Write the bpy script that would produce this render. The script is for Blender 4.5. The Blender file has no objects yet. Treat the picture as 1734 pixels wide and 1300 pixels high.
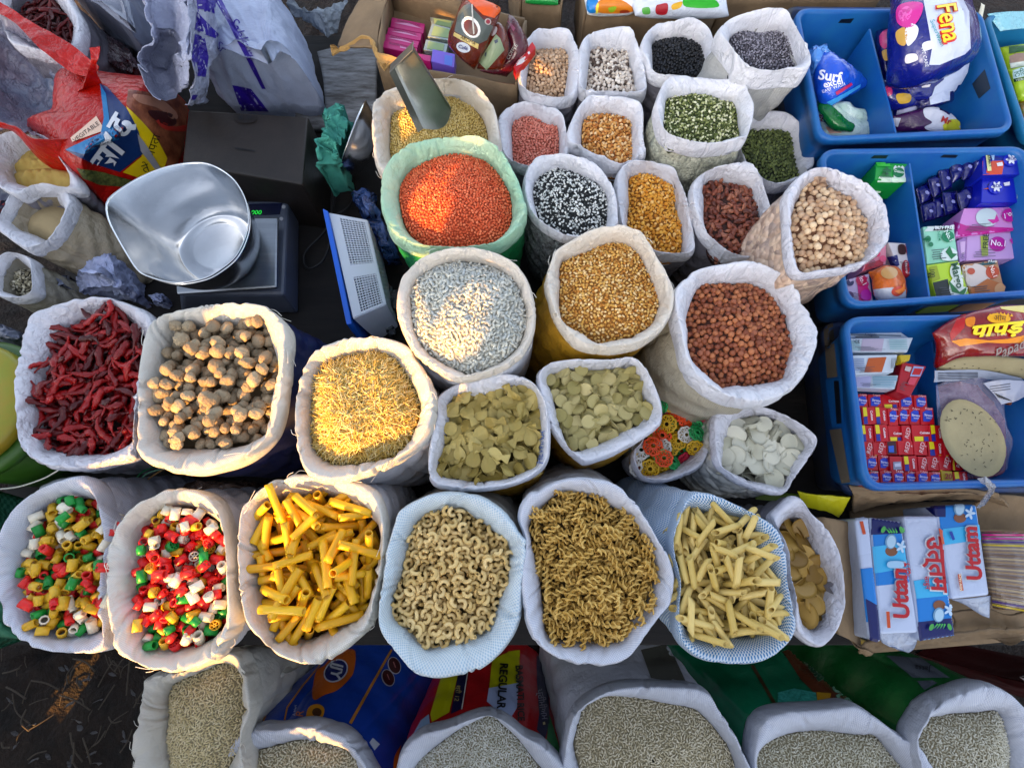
import bpy, bmesh, math, random
import numpy as np
from mathutils import Vector, Matrix, Euler
from mathutils.bvhtree import BVHTree
from math import sin, cos, pi, radians, atan2, sqrt
random.seed(7); RS = np.random.RandomState(11)
SC = bpy.context.scene; COL = SC.collection
# ---------------------------------------------------------------- camera, world, sun, exposure
F = 900.0; TH = radians(16.7); CZ = 1.0; NAD = (867, 650 + 900 * math.tan(TH))
cam = bpy.data.cameras.new('camera'); cam.lens = 36 * F / 1734; cam.sensor_width = 36; cam.clip_start = .02; cam.clip_end = 200
camo = bpy.data.objects.new('camera', cam); COL.objects.link(camo); camo.location = (0, 0, CZ); camo.rotation_euler = (TH, 0, 0); SC.camera = camo
SUN_EL = radians(21); HD = np.array([.45, .893])          # HD: the way the sunlight travels over the ground
w = bpy.data.worlds.new('World'); SC.world = w; w.use_nodes = True
_n = w.node_tree.nodes; _sk = _n.new('ShaderNodeTexSky'); _sk.sky_type = 'NISHITA'; _sk.sun_disc = False
_sk.sun_elevation = SUN_EL; _sk.sun_rotation = atan2(-HD[0], -HD[1]); _sk.dust_density = 3.0; _sk.ozone_density = .6; _sk.air_density = .8
_n['Background'].inputs[1].default_value = .15; _hs = _n.new('ShaderNodeHueSaturation'); _hs.inputs['Saturation'].default_value = .58
w.node_tree.links.new(_sk.outputs[0], _hs.inputs['Color']); w.node_tree.links.new(_hs.outputs[0], _n['Background'].inputs[0])
sl = bpy.data.lights.new('sun', 'SUN'); sl.energy = 4.4; sl.angle = radians(.5); sl.color = (1, .47, .1)
so = bpy.data.objects.new('sun', sl); COL.objects.link(so)
so.rotation_euler = Vector((HD[0], HD[1], -math.tan(SUN_EL))).to_track_quat('-Z', 'Y').to_euler()
SC.view_settings.view_transform = 'Standard'; SC.view_settings.look = 'None'; SC.view_settings.exposure = 1.95; SC.view_settings.gamma = 1
SC.cycles.max_bounces = 6; SC.cycles.transparent_max_bounces = 12; SC.cycles.caustics_reflective = False; SC.cycles.caustics_refractive = False
# ---------------------------------------------------------------- pixel of the photograph (1734 x 1300) -> point at height z
_c, _s = cos(TH), sin(TH)
def P(px, py, z=0.0):
    u = (px - 867) / F; v = (650 - py) / F
    d = (u, v * _c + _s, v * _s - _c); t = (z - CZ) / d[2]
    return np.array([d[0] * t, d[1] * t, z])
def ray(px, py):
    u = (px - 867) / F; v = (650 - py) / F
    return Vector((u, v * _c + _s, v * _s - _c)).normalized()
VW = dict(A=(0, 0, 2.988), B=(480, 0, 2.988), C=(880, 0, 3.333), D=(1300, 0, 3.995), E=(1300, 300, 3.995), F=(1300, 520, 3.995), G=(1300, 800, 3.995),
          H=(0, 400, 2.988), I=(480, 240, 2.988), J=(880, 260, 2.988), K=(480, 560, 2.988), L=(880, 600, 2.988), M=(0, 780, 2.988), N=(400, 780, 2.988),
          O=(860, 780, 2.988), P=(0, 1050, 3.77), Q=(400, 1050, 3.77), R=(800, 1050, 3.77), S=(1250, 1050, 3.583), T=(160, 240, 4.3325),
          U=(620, 0, 5.777), V=(940, 0, 5.419), W=(1640, 0, 5.0), X=(1560, 500, 3.822), Y=(1530, 240, 7.22), Z=(0, 0, 1.0), a=(0, 0, 5.2), b=(0, 200, 3.61))
def px(s):
    """'K 10,20 30,40' -> photograph pixels; the letter names the enlargement the points were read from"""
    t = s.split(); ox, oy, k = VW[t[0]]
    return [(ox + float(a) / k, oy + float(b) / k) for a, b in (q.split(',') for q in t[1:])]
# ---------------------------------------------------------------- materials
MATS = {}
def hexc(h):
    h = h.lstrip('#'); c = [int(h[i:i+2], 16) / 255 for i in (0, 2, 4)]
    return tuple((v / 12.92 if v <= .04045 else ((v + .055) / 1.055) ** 2.4) for v in c) + (1,)
def C4(c): return hexc(c) if isinstance(c, str) else (tuple(c) + (1,))[:4]
def mat(name, col, rough=.5, metal=0, bump=0, bscale=60, bdist=.002, var=0, vscale=8, col2=None, trans=0, alpha=1, coat=0, spec=.5, stretch=None, uv=False, emit=0, detail=4, musgrave=False):
    if name in MATS: return MATS[name]
    m = bpy.data.materials.new(name); m.use_nodes = True; nt = m.node_tree; N = nt.nodes; L = nt.links; b = N['Principled BSDF']
    b.inputs['Base Color'].default_value = C4(col); b.inputs['Roughness'].default_value = rough; b.inputs['Metallic'].default_value = metal
    b.inputs['Specular IOR Level'].default_value = spec; b.inputs['Coat Weight'].default_value = coat; b.inputs['Coat Roughness'].default_value = .12
    tc = N.new('ShaderNodeTexCoord'); src = tc.outputs['UV' if uv else 'Object']
    if stretch:
        mp = N.new('ShaderNodeMapping'); mp.inputs['Scale'].default_value = stretch; L.new(src, mp.inputs[0]); src = mp.outputs[0]
    if var or col2 is not None:
        nz = N.new('ShaderNodeTexNoise'); nz.inputs['Scale'].default_value = vscale; nz.inputs['Detail'].default_value = 5; nz.inputs['Roughness'].default_value = .65; L.new(src, nz.inputs['Vector'])
        cr = N.new('ShaderNodeValToRGB'); cr.color_ramp.elements[0].position = .35; cr.color_ramp.elements[1].position = .68
        c = C4(col); c2 = C4(col2) if col2 is not None else tuple(min(1, v * (1 - var)) for v in c[:3]) + (1,)
        cr.color_ramp.elements[0].color = c2; cr.color_ramp.elements[1].color = c
        L.new(nz.outputs[0], cr.inputs[0]); L.new(cr.outputs[0], b.inputs['Base Color'])
    if bump:
        nb = N.new('ShaderNodeTexNoise'); nb.inputs['Scale'].default_value = bscale; nb.inputs['Detail'].default_value = detail; nb.inputs['Roughness'].default_value = .6; L.new(src, nb.inputs['Vector'])
        h = nb.outputs[0]
        if musgrave:      # sharp folds: |noise - .5|
            s1 = N.new('ShaderNodeMath'); s1.operation = 'SUBTRACT'; s1.inputs[1].default_value = .5; L.new(h, s1.inputs[0])
            s2 = N.new('ShaderNodeMath'); s2.operation = 'ABSOLUTE'; L.new(s1.outputs[0], s2.inputs[0])
            s3 = N.new('ShaderNodeMath'); s3.operation = 'POWER'; s3.inputs[1].default_value = .6; L.new(s2.outputs[0], s3.inputs[0])
            # crumpled facets: cells in a bent space
            mv = N.new('ShaderNodeMix'); mv.data_type = 'RGBA'; mv.blend_type = 'ADD'; mv.inputs[0].default_value = .035; L.new(src, mv.inputs[6]); L.new(nb.outputs[1], mv.inputs[7])
            vo = N.new('ShaderNodeTexVoronoi'); vo.inputs['Scale'].default_value = bscale * .9; L.new(mv.outputs[2], vo.inputs['Vector'])
            s4 = N.new('ShaderNodeMath'); s4.operation = 'MULTIPLY_ADD'; s4.inputs[1].default_value = .75 if bdist <= .006 else .3; L.new(vo.outputs['Distance'], s4.inputs[0]); L.new(s3.outputs[0], s4.inputs[2]); h = s4.outputs[0]
        bp = N.new('ShaderNodeBump'); bp.inputs['Strength'].default_value = bump; bp.inputs['Distance'].default_value = bdist
        L.new(h, bp.inputs['Height']); L.new(bp.outputs[0], b.inputs['Normal'])
    out = N['Material Output']; sh = b.outputs[0]
    if trans:
        tr = N.new('ShaderNodeBsdfTranslucent'); tr.inputs[0].default_value = C4(col); mx = N.new('ShaderNodeMixShader'); mx.inputs[0].default_value = trans
        L.new(sh, mx.inputs[1]); L.new(tr.outputs[0], mx.inputs[2]); sh = mx.outputs[0]
    if alpha < 1:
        tp = N.new('ShaderNodeBsdfTransparent'); mx = N.new('ShaderNodeMixShader'); mx.inputs[0].default_value = alpha
        L.new(tp.outputs[0], mx.inputs[1]); L.new(sh, mx.inputs[2]); sh = mx.outputs[0]
    if sh is not b.outputs[0]: L.new(sh, out.inputs[0])
    if emit:
        b.inputs['Emission Color'].default_value = C4(col); b.inputs['Emission Strength'].default_value = emit
    MATS[name] = m; return m
def grain_mat(name, cols, rough=.5, bump=0, bscale=300, spec=.4, sss=0):
    """one colour per grain: Random Per Island picks from cols"""
    if name in MATS: return MATS[name]
    m = bpy.data.materials.new(name); m.use_nodes = True; nt = m.node_tree; N = nt.nodes; L = nt.links; b = N['Principled BSDF']
    b.inputs['Roughness'].default_value = rough; b.inputs['Specular IOR Level'].default_value = spec
    g = N.new('ShaderNodeNewGeometry'); cr = N.new('ShaderNodeValToRGB'); e = cr.color_ramp.elements
    n = len(cols); cr.color_ramp.interpolation = 'CONSTANT' if n > 3 else 'LINEAR'
    for i, c in enumerate(cols):
        p = i / n if n > 3 else i / max(1, n - 1)
        if i < 2: e[i].position = p; e[i].color = C4(c)
        else: q = e.new(p); q.color = C4(c)
    if n == 1: e[1].color = C4(cols[0])
    L.new(g.outputs['Random Per Island'], cr.inputs[0]); L.new(cr.outputs[0], b.inputs['Base Color'])
    if bump:
        tc = N.new('ShaderNodeTexCoord'); nb = N.new('ShaderNodeTexNoise'); nb.inputs['Scale'].default_value = bscale; L.new(tc.outputs['Object'], nb.inputs['Vector'])
        bp = N.new('ShaderNodeBump'); bp.inputs['Strength'].default_value = bump; bp.inputs['Distance'].default_value = .001; L.new(nb.outputs[0], bp.inputs['Height']); L.new(bp.outputs[0], b.inputs['Normal'])
    MATS[name] = m; return m
def obj_rand_mat(name, c1, c2, rough=.5, bump=0, bscale=200, spec=.4, coat=0, sc=0):
    """colour differs a little from object to object (Object Info > Random)"""
    if name in MATS: return MATS[name]
    m = bpy.data.materials.new(name); m.use_nodes = True; nt = m.node_tree; N = nt.nodes; L = nt.links; b = N['Principled BSDF']
    b.inputs['Roughness'].default_value = rough; b.inputs['Specular IOR Level'].default_value = spec; b.inputs['Coat Weight'].default_value = coat
    oi = N.new('ShaderNodeObjectInfo'); cr = N.new('ShaderNodeValToRGB'); cr.color_ramp.elements[0].color = C4(c1); cr.color_ramp.elements[1].color = C4(c2)
    L.new(oi.outputs['Random'], cr.inputs[0]); L.new(cr.outputs[0], b.inputs['Base Color'])
    if sc:
        b.inputs['Subsurface Weight'].default_value = sc; b.inputs['Subsurface Radius'].default_value = (.006, .004, .002); b.inputs['Subsurface Scale'].default_value = 1
    if bump:
        tc = N.new('ShaderNodeTexCoord'); nb = N.new('ShaderNodeTexNoise'); nb.inputs['Scale'].default_value = bscale; nb.inputs['Detail'].default_value = 3; L.new(tc.outputs['Object'], nb.inputs['Vector'])
        bp = N.new('ShaderNodeBump'); bp.inputs['Strength'].default_value = bump; bp.inputs['Distance'].default_value = .0025; L.new(nb.outputs[0], bp.inputs['Height']); L.new(bp.outputs[0], b.inputs['Normal'])
    MATS[name] = m; return m
def weave_mat(name, c1, c2, scale=330, rough=.45, trans=.12, mode='weave', thr=.5, wr=.5):
    """woven plastic sacking from UV in metres: tapes over and under, with creases"""
    if name in MATS: return MATS[name]
    m = bpy.data.materials.new(name); m.use_nodes = True; nt = m.node_tree; N = nt.nodes; L = nt.links; b = N['Principled BSDF']
    b.inputs['Roughness'].default_value = rough
    tc = N.new('ShaderNodeTexCoord'); mp = N.new('ShaderNodeMapping'); mp.inputs['Scale'].default_value = (scale, scale, 1); L.new(tc.outputs['UV'], mp.inputs[0])
    def fn(op, a, bb=None):
        q = N.new('ShaderNodeMath'); q.operation = op
        for i, v in enumerate((a, bb)):
            if v is None: continue
            if isinstance(v, (int, float)): q.inputs[i].default_value = v
            else: L.new(v, q.inputs[i])
        return q.outputs[0]
    sp = N.new('ShaderNodeSeparateXYZ'); L.new(mp.outputs[0], sp.inputs[0])
    sx = fn('SINE', fn('MULTIPLY', sp.outputs[0], 2 * pi)); sy = fn('SINE', fn('MULTIPLY', sp.outputs[1], 2 * pi))
    h = fn('MULTIPLY', sx, sy); k = fn('ADD', fn('MULTIPLY', h, .5), .5)
    cr = N.new('ShaderNodeValToRGB'); cr.color_ramp.elements[0].color = C4(c1); cr.color_ramp.elements[1].color = C4(c2)
    cr.color_ramp.elements[0].position = thr - .12; cr.color_ramp.elements[1].position = thr + .12
    L.new(k, cr.inputs[0])
    nz = N.new('ShaderNodeTexNoise'); nz.inputs['Scale'].default_value = 9; nz.inputs['Detail'].default_value = 4; L.new(tc.outputs['Object'], nz.inputs['Vector'])
    mc = N.new('ShaderNodeMix'); mc.data_type = 'RGBA'; mc.blend_type = 'MULTIPLY'; mc.inputs[0].default_value = .35
    L.new(cr.outputs[0], mc.inputs[6]); L.new(nz.outputs[0], mc.inputs[7]); L.new(mc.outputs[2], b.inputs['Base Color'])
    nb = N.new('ShaderNodeTexNoise'); nb.inputs['Scale'].default_value = 42; nb.inputs['Detail'].default_value = 3; L.new(tc.outputs['Object'], nb.inputs['Vector'])
    a = fn('POWER', fn('ABSOLUTE', fn('SUBTRACT', nb.outputs[0], .5)), .6)
    vo = N.new('ShaderNodeTexVoronoi'); vo.inputs['Scale'].default_value = 34; mv = N.new('ShaderNodeMix'); mv.data_type = 'RGBA'; mv.blend_type = 'ADD'; mv.inputs[0].default_value = .04; L.new(tc.outputs['Object'], mv.inputs[6]); L.new(nb.outputs[1], mv.inputs[7]); L.new(mv.outputs[2], vo.inputs['Vector'])
    hh = fn('ADD', fn('ADD', fn('MULTIPLY', a, 2.6 * wr), fn('MULTIPLY', vo.outputs['Distance'], 2.2 * wr)), fn('MULTIPLY', h, .12))
    bp = N.new('ShaderNodeBump'); bp.inputs['Strength'].default_value = .6; bp.inputs['Distance'].default_value = .0022; L.new(hh, bp.inputs['Height']); L.new(bp.outputs[0], b.inputs['Normal'])
    tr = N.new('ShaderNodeBsdfTranslucent'); L.new(mc.outputs[2], tr.inputs[0]); mx = N.new('ShaderNodeMixShader'); mx.inputs[0].default_value = trans
    L.new(b.outputs[0], mx.inputs[1]); L.new(tr.outputs[0], mx.inputs[2]); L.new(mx.outputs[0], N['Material Output'].inputs[0])
    MATS[name] = m; return m
def clear_mat(name, cols, scale=110, coat=.8, milk=.25):
    """clear bag pressed against its grains: cells of grain colour under a glossy film"""
    if name in MATS: return MATS[name]
    m = bpy.data.materials.new(name); m.use_nodes = True; nt = m.node_tree; N = nt.nodes; L = nt.links; b = N['Principled BSDF']
    b.inputs['Roughness'].default_value = .35; b.inputs['Coat Weight'].default_value = coat; b.inputs['Coat Roughness'].default_value = .1
    tc = N.new('ShaderNodeTexCoord'); v = N.new('ShaderNodeTexVoronoi'); v.inputs['Scale'].default_value = scale; L.new(tc.outputs['Object'], v.inputs['Vector'])
    wn = N.new('ShaderNodeTexWhiteNoise'); L.new(v.outputs['Color'], wn.inputs['Vector'])
    cr = N.new('ShaderNodeValToRGB'); e = cr.color_ramp.elements; e[0].color = C4(cols[0]); e[1].color = C4(cols[-1])
    for i, c in enumerate(cols[1:-1]): q = e.new((i + 1) / (len(cols) - 1)); q.color = C4(c)
    L.new(wn.outputs['Value'], cr.inputs[0])
    mx = N.new('ShaderNodeMix'); mx.data_type = 'RGBA'; mx.inputs[7].default_value = (.6, .6, .62, 1); mx.inputs[0].default_value = milk
    L.new(cr.outputs[0], mx.inputs[6]); L.new(mx.outputs[2], b.inputs['Base Color'])
    bp = N.new('ShaderNodeBump'); bp.invert = True; bp.inputs['Strength'].default_value = .7; bp.inputs['Distance'].default_value = .6 / scale; L.new(v.outputs['Distance'], bp.inputs['Height'])
    nb = N.new('ShaderNodeTexNoise'); nb.inputs['Scale'].default_value = 30; L.new(tc.outputs['Object'], nb.inputs['Vector'])
    b2 = N.new('ShaderNodeBump'); b2.inputs['Strength'].default_value = .6; b2.inputs['Distance'].default_value = .006; L.new(nb.outputs[0], b2.inputs['Height'])
    L.new(bp.outputs[0], b.inputs['Normal']); L.new(b2.outputs[0], b.inputs['Coat Normal'])
    MATS[name] = m; return m
# ---------------------------------------------------------------- objects
def setp(o, label=None, cat=None, group=None, kind=None):
    if label: o['label'] = label
    if cat: o['category'] = cat
    if group: o['group'] = group
    if kind: o['kind'] = kind
    return o
def link(name, me, parent=None, **k):
    o = bpy.data.objects.new(name, me); COL.objects.link(o)
    if parent is not None: o.parent = parent
    return setp(o, **k)
def org(parent):
    v = np.zeros(3)
    while parent is not None: v = v + np.array(parent.location); parent = parent.parent
    return v
def mesh(name, V, Fc, ms, parent=None, uv=None, smooth=True, mi=None, **k):
    """V (n,3) in world space, Fc list or (m,3|4) array; ms one material or a list"""
    V = np.asarray(V, float) - org(parent); me = bpy.data.meshes.new(name)
    if isinstance(Fc, np.ndarray):
        n, q = Fc.shape; me.vertices.add(len(V)); me.vertices.foreach_set('co', V.astype(np.float32).ravel())
        me.loops.add(n * q); me.loops.foreach_set('vertex_index', Fc.astype(np.int32).ravel())
        me.polygons.add(n); me.polygons.foreach_set('loop_start', np.arange(0, n * q, q, dtype=np.int32))
        me.update(calc_edges=True)
    else: me.from_pydata([tuple(v) for v in V], [], [tuple(int(i) for i in f) for f in Fc])
    for m in (ms if isinstance(ms, (list, tuple)) else [ms]): me.materials.append(m)
    if mi is not None: me.polygons.foreach_set('material_index', np.asarray(mi, np.int32))
    if uv is not None:
        l = me.uv_layers.new(name='UVMap'); vi = np.empty(len(me.loops), np.int32); me.loops.foreach_get('vertex_index', vi)
        l.data.foreach_set('uv', np.asarray(uv, np.float32)[vi].ravel())
    me.polygons.foreach_set('use_smooth', [smooth] * len(me.polygons)); me.validate()
    return link(name, me, parent, **k)
def empty(name, loc, **k):
    o = bpy.data.objects.new(name, None); o.empty_display_size = .05; COL.objects.link(o); o.location = tuple(loc); return setp(o, **k)
def gridF(nr, nc, wrap=False):
    r, c = np.meshgrid(np.arange(nr - 1), np.arange(nc if wrap else nc - 1), indexing='ij'); r = r.ravel(); c = c.ravel(); d = (c + 1) % nc
    return np.stack([r * nc + c, r * nc + d, (r + 1) * nc + d, (r + 1) * nc + c], 1)
def smooth_closed(pts, n=10):
    p = np.array(pts, float); m = len(p); out = []
    for i in range(m):
        a, b, c, d = p[i - 1], p[i], p[(i + 1) % m], p[(i + 2) % m]
        for t in np.arange(n) / n:
            out.append(.5 * (2 * b + (c - a) * t + (2 * a - 5 * b + 4 * c - d) * t * t + (3 * b - a - 3 * c + d) * t ** 3))
    return np.array(out)
def polar(pts, c, N):
    """closed outline -> N radii by angle round c"""
    s = smooth_closed(pts); v = s - c; a = np.arctan2(v[:, 1], v[:, 0]); r = np.hypot(v[:, 0], v[:, 1]); o = np.argsort(a); a = a[o]; r = r[o]
    ph = np.linspace(-pi, pi, N, endpoint=False); rr = np.interp(ph, np.r_[a - 2 * pi, a, a + 2 * pi], np.r_[r, r, r])
    k = np.array([1, 2, 1.]) / 4; rr = np.convolve(np.r_[rr[-1], rr, rr[0]], k, 'valid')
    return ph, rr
def sstep(x, a=0, b=1):
    t = np.clip((x - a) / (b - a), 0, 1); return t * t * (3 - 2 * t)
def pnoise(n, k, rs):
    """smooth periodic noise, about k waves round a ring of n"""
    ph = np.linspace(0, 2 * pi, n, endpoint=False); v = np.zeros(n)
    for i in range(1, k + 1): v += np.sin(i * ph + rs.rand() * 6.28) * rs.randn() / i ** .5
    return v / (np.abs(v).max() + 1e-9)
def jit(n, rs, amp): return rs.uniform(-amp, amp, n)
# ---------------------------------------------------------------- open sacks with a rolled cuff
SACKS = {}
def sack(key, label, outer, inner, zr, dz, bodym, cuffm, drop=.035, shift=(0, 0), base=.9, zb=0.003, wr=1.0, seed=0, bulge=.05, name='grain_sack', wav=.006, N=300, cuff_label=None, body_label=None):
    rs = np.random.RandomState(seed + 100); O = px(outer); I = px(inner)
    ip = smooth_closed(I, 4); c = ip.mean(0); ph, rO = polar(O, c, N); _, rI = polar(I, c, N); rO = np.maximum(rO, rI + 9)
    d = np.stack([np.cos(ph), np.sin(ph)], 1); po = c + d * rO[:, None]; pi_ = c + d * rI[:, None]
    tn = np.array(NAD) - po; dist = np.hypot(tn[:, 0], tn[:, 1]); near = np.clip((tn * d).sum(1) / (dist + 1e-6), -1, 1) * np.minimum(1, dist / 90)
    near = sstep(near, -.15, .75); zc = zr - dz
    zo = zr - .012 - (drop - .012) * near; zi = zc + (dz - .006) * near
    C = np.array([P(a[0], a[1], z)[:2] for a, z in zip(po, zo)]); E = np.array([P(a[0], a[1], z)[:2] for a, z in zip(pi_, zi)])
    cen = E.mean(0); rad = np.hypot(*(C - cen).T).mean(); zrw = zr + wav * pnoise(N, 4, rs)
    # wall profile: (position between content edge and outer edge, height relative), then a dense spline
    prof = np.array([(-.02, -1.35), (0, -1.0), (.09, -.72), (.26, -.42), (.46, -.2), (.66, -.07), (.84, 0), (.96, -.02), (1.01, -.14), (1.03, -.4), (1.03, -.75), (1.01, -1.0), (.965, -1.02), (.93, -.85)])
    nin = 5; K = 34; ts = np.linspace(0, len(prof) - 1, K); ss = np.interp(ts, range(len(prof)), prof[:, 0]); hs = np.interp(ts, range(len(prof)), prof[:, 1])
    hs[1:-1] = (hs[:-2] + 4 * hs[1:-1] + hs[2:]) / 6
    inside = ts < 6
    width = np.hypot(*(C - E).T); V = np.zeros((K, N, 3)); rd = (C - E) / (width[:, None] + 1e-6)
    w2 = np.maximum(width, .012)
    for k in range(K):
        q = E + (C - E) * ss[k] if ss[k] <= 1 else C + rd * (ss[k] - 1) * .09
        V[k, :, :2] = q; V[k, :, 2] = zrw + hs[k] * (dz if inside[k] else drop)
    # creases that run across the cuff, some slanting
    prm = np.linspace(0, 2 * pi, N, endpoint=False); per = 2 * pi * rad; nc = int(per / .009)
    wt = np.sin(np.clip(ts / (K and len(prof) - 1), 0, 1) * pi) ** .5
    disp = np.zeros((K, N))
    for j in range(nc):
        a0 = rs.rand() * 2 * pi; sl_ = rs.randn() * .05; wd = (.0018 + .005 * rs.rand() ** 2) / rad; am = (.0006 + .0034 * rs.rand() ** 2.5) * wr
        lo = rs.uniform(0, .7); ln = rs.uniform(.2, .7)
        for k in range(K):
            t = k / (K - 1); f = math.exp(-((t - lo) / ln) ** 2 * 3)
            if f < .05: continue
            dd = np.abs((prm - a0 - sl_ * (t - .5) * 6 + pi) % (2 * pi) - pi); disp[k] -= am * f * np.exp(-dd / wd) - am * f * .35 * np.exp(-((dd - wd * 2.2) / wd) ** 2)
    for j in range(5):
        disp += .0006 * wr * np.outer(np.cos(ts * rs.uniform(.3, 1.2) + rs.rand() * 6), pnoise(N, rs.randint(6, 22), rs))
    disp *= min(1, rad / .1) ** 1.3
    dk = np.gradient(V, axis=0); dn = np.roll(V, -1, 1) - np.roll(V, 1, 1); nr = np.cross(dk, dn); ln_ = np.linalg.norm(nr, axis=2, keepdims=True); nr /= ln_ + 1e-9
    if nr[K // 2 - 3, :, 2].mean() < 0: nr = -nr
    V += nr * (disp * np.minimum(1, wt + .05)[:, None])[:, :, None]
    cl = np.r_[0, np.cumsum(np.hypot(*(np.roll(C, -1, 0) - C).T))][:N]; vl = np.r_[0, np.cumsum(np.linalg.norm(np.diff(V[:, 0], axis=0), axis=1))]
    UV = np.stack([np.broadcast_to(cl, (K, N)), np.broadcast_to(vl[:, None], (K, N))], 2).reshape(-1, 2)
    cb = np.array([cen[0] * 1 + shift[0], cen[1] + shift[1]])
    root = empty(name, (cb[0], cb[1], zb), label=label, cat='sack')
    cf = mesh('cuff', V.reshape(-1, 3), gridF(K, N, True), cuffm, root, uv=UV); 
    if cuff_label: cf['label'] = cuff_label
    if cuffm in (cloth, filmw):           # frayed threads of the cut hem
        for j in range(10):
            a = rs.randint(N); k = rs.randint(14, 26); p = V[k, a]; q = V[k, (a + rs.randint(3, 9)) % N]; up = nr[k, a]; e = p + (q - p) * 1.1 + up * rs.uniform(.002, .007)
            wire('loose_thread', [p + up * .0006, p * .6 + q * .4 + up * rs.uniform(.002, .006), e], .00035, MATS['thread'], root, seg=4, n=4)
    # body: from under the cuff down to the floor
    KB = 26; VB = np.zeros((KB, N, 3)); Cc = C.mean(0); circ = np.stack([np.cos(ph), -np.sin(ph)], 1); top = zr - drop + .008
    ang = np.arctan2(*(C - Cc).T[::-1]); rr = np.hypot(*(C - Cc).T); el = rr.mean() * .5 + rr * .5
    db = np.zeros((KB, N))
    for j in range(16):
        a0 = rs.rand() * 2 * pi; wd = rs.uniform(.05, .16); am = rs.uniform(.001, .005); sl_ = rs.randn() * .4
        for k in range(KB):
            dd = np.abs((prm - a0 - sl_ * k / KB + pi) % (2 * pi) - pi); db[k] -= am * np.exp(-dd / wd)
    for k in range(KB):
        t = k / (KB - 1); z = top + (zb - top) * t; m = sstep(t, 0, .5); r = (rr * (1 - m) + el * m) * (.985 - .03 * sstep(t, .05, .4) + bulge * sin(pi * min(1, t * 1.15)) - (1 - base) * t ** 2 - .25 * sstep(t, .9, 1) * .5)
        cc = Cc * (1 - t) + (cb + (Cc - cen)) * t; r = r + db[k] * wr + .002 * wr * np.sin(t * 34 + 5 * np.sin(prm * 2 + seed)) * sstep(t, 0, .2)
        VB[k, :, 0] = cc[0] + r * np.cos(ang); VB[k, :, 1] = cc[1] + r * np.sin(ang); VB[k, :, 2] = z
    vb = np.broadcast_to(np.linspace(0, top - zb, KB)[:, None], (KB, N)); UVB = np.stack([np.broadcast_to(cl, (KB, N)), vb], 2).reshape(-1, 2)
    bo = mesh('body', VB.reshape(-1, 3), gridF(KB, N, True), bodym, root, uv=UVB)
    if body_label: bo['label'] = body_label
    SACKS[key] = dict(root=root, E=E, cen=cen, zc=zc, C=C, body=bo, cuff=cf, rad=np.hypot(*(E - cen).T).mean())
    return SACKS[key]
# ---------------------------------------------------------------- grain shapes (unit: metres)
def ico(sub=1):
    bm = bmesh.new(); bmesh.ops.create_icosphere(bm, subdivisions=sub, radius=1); V = np.array([v.co[:] for v in bm.verts]); Fc = np.array([[v.index for v in f.verts] for f in bm.faces]); bm.free(); return V, Fc
ICO1, ICO2, ICO3 = ico(1), ico(2), ico(3)
def ell(a, b, c, sub=1, flat=0):
    V, Fc = (ICO1, ICO2, ICO3)[sub - 1]; V = V * (a, b, c)
    if flat: V = V.copy(); V[:, 2] = np.where(V[:, 2] < 0, V[:, 2] * flat, V[:, 2])
    return V, Fc
def chickpea(r, rs=RS):
    V, Fc = ICO2; V = V.copy(); V[:, 0] += .28 * np.exp(-((V[:, 0] - 1) ** 2 + V[:, 1] ** 2 + V[:, 2] ** 2) / .12); V *= 1 - .12 * np.exp(-(V[:, 1:2] / .18) ** 2) * (V[:, 0:1] > -.3); V *= r * (1 + .05 * np.sin(V[:, :1] * 5) * np.cos(V[:, 1:2] * 6)); return V, Fc
def bean(a, b):
    V, Fc = ICO2; V = V * (a, b, b * .8); V[:, 1] += -.35 * b * np.cos(V[:, 0] / a * 1.6); return V, Fc
def ricegr(L_, r):
    V, Fc = ICO1; V = V.copy(); V = V * (L_ / 2, r, r * .85); return V, Fc
def seed_flat(L_, w_):
    V, Fc = ICO1; V = V * (L_ / 2, w_ / 2, w_ * .16); V[:, 1] *= 1 - .35 * V[:, 0] / (L_ / 2); return V, Fc
def tube(path, r, seg=10, hollow=0, rib=0, ends=None, tw=0, flare=0):
    """sweep of a circle along a path; hollow: inner radius factor; returns V,F"""
    p = np.array(path, float); n = len(p); T = np.gradient(p, axis=0); T /= np.linalg.norm(T, axis=1, keepdims=True); up = np.array([0, 0, 1.]) if abs(T[0, 2]) < .9 else np.array([1., 0, 0])
    V = []; layers = [1.0] + ([hollow] if hollow else [])
    r = np.broadcast_to(r, (n,))
    for li, lf in enumerate(layers):
        for i in range(n):
            a = np.cross(T[i], up); a /= np.linalg.norm(a); b = np.cross(a, T[i])
            for s_ in range(seg):
                th = 2 * pi * s_ / seg + tw * i; q = r[i] * lf * (1 + (rib * (s_ % 2) if li == 0 else 0)); o = p[i] + a * cos(th) * q + b * sin(th) * q
                if ends and (i == 0 or i == n - 1): o = o + T[i] * sin(th) * r[i] * ends
                V.append(o)
    F_ = [list(f) for f in gridF(n, seg, True)]
    if hollow:
        o = n * seg; F_ += [[f[3] + o, f[2] + o, f[1] + o, f[0] + o] for f in gridF(n, seg, True)]
        for s_ in range(seg):
            t = (s_ + 1) % seg; F_ += [[s_, s_ + o, t + o, t], [(n - 1) * seg + t, (n - 1) * seg + t + o, (n - 1) * seg + s_ + o, (n - 1) * seg + s_]]
    else: F_ += [list(range(seg))[::-1], list(range((n - 1) * seg, n * seg))]
    return np.array(V), F_
def macaroni(R_=.0078, r=.0032, span=3.3):
    a = np.linspace(-span / 2, span / 2, 10); path = np.stack([R_ * np.sin(a), R_ * np.cos(a) - R_ * .6, 0 * a], 1); return tube(path, r, 10, hollow=.62)
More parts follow.
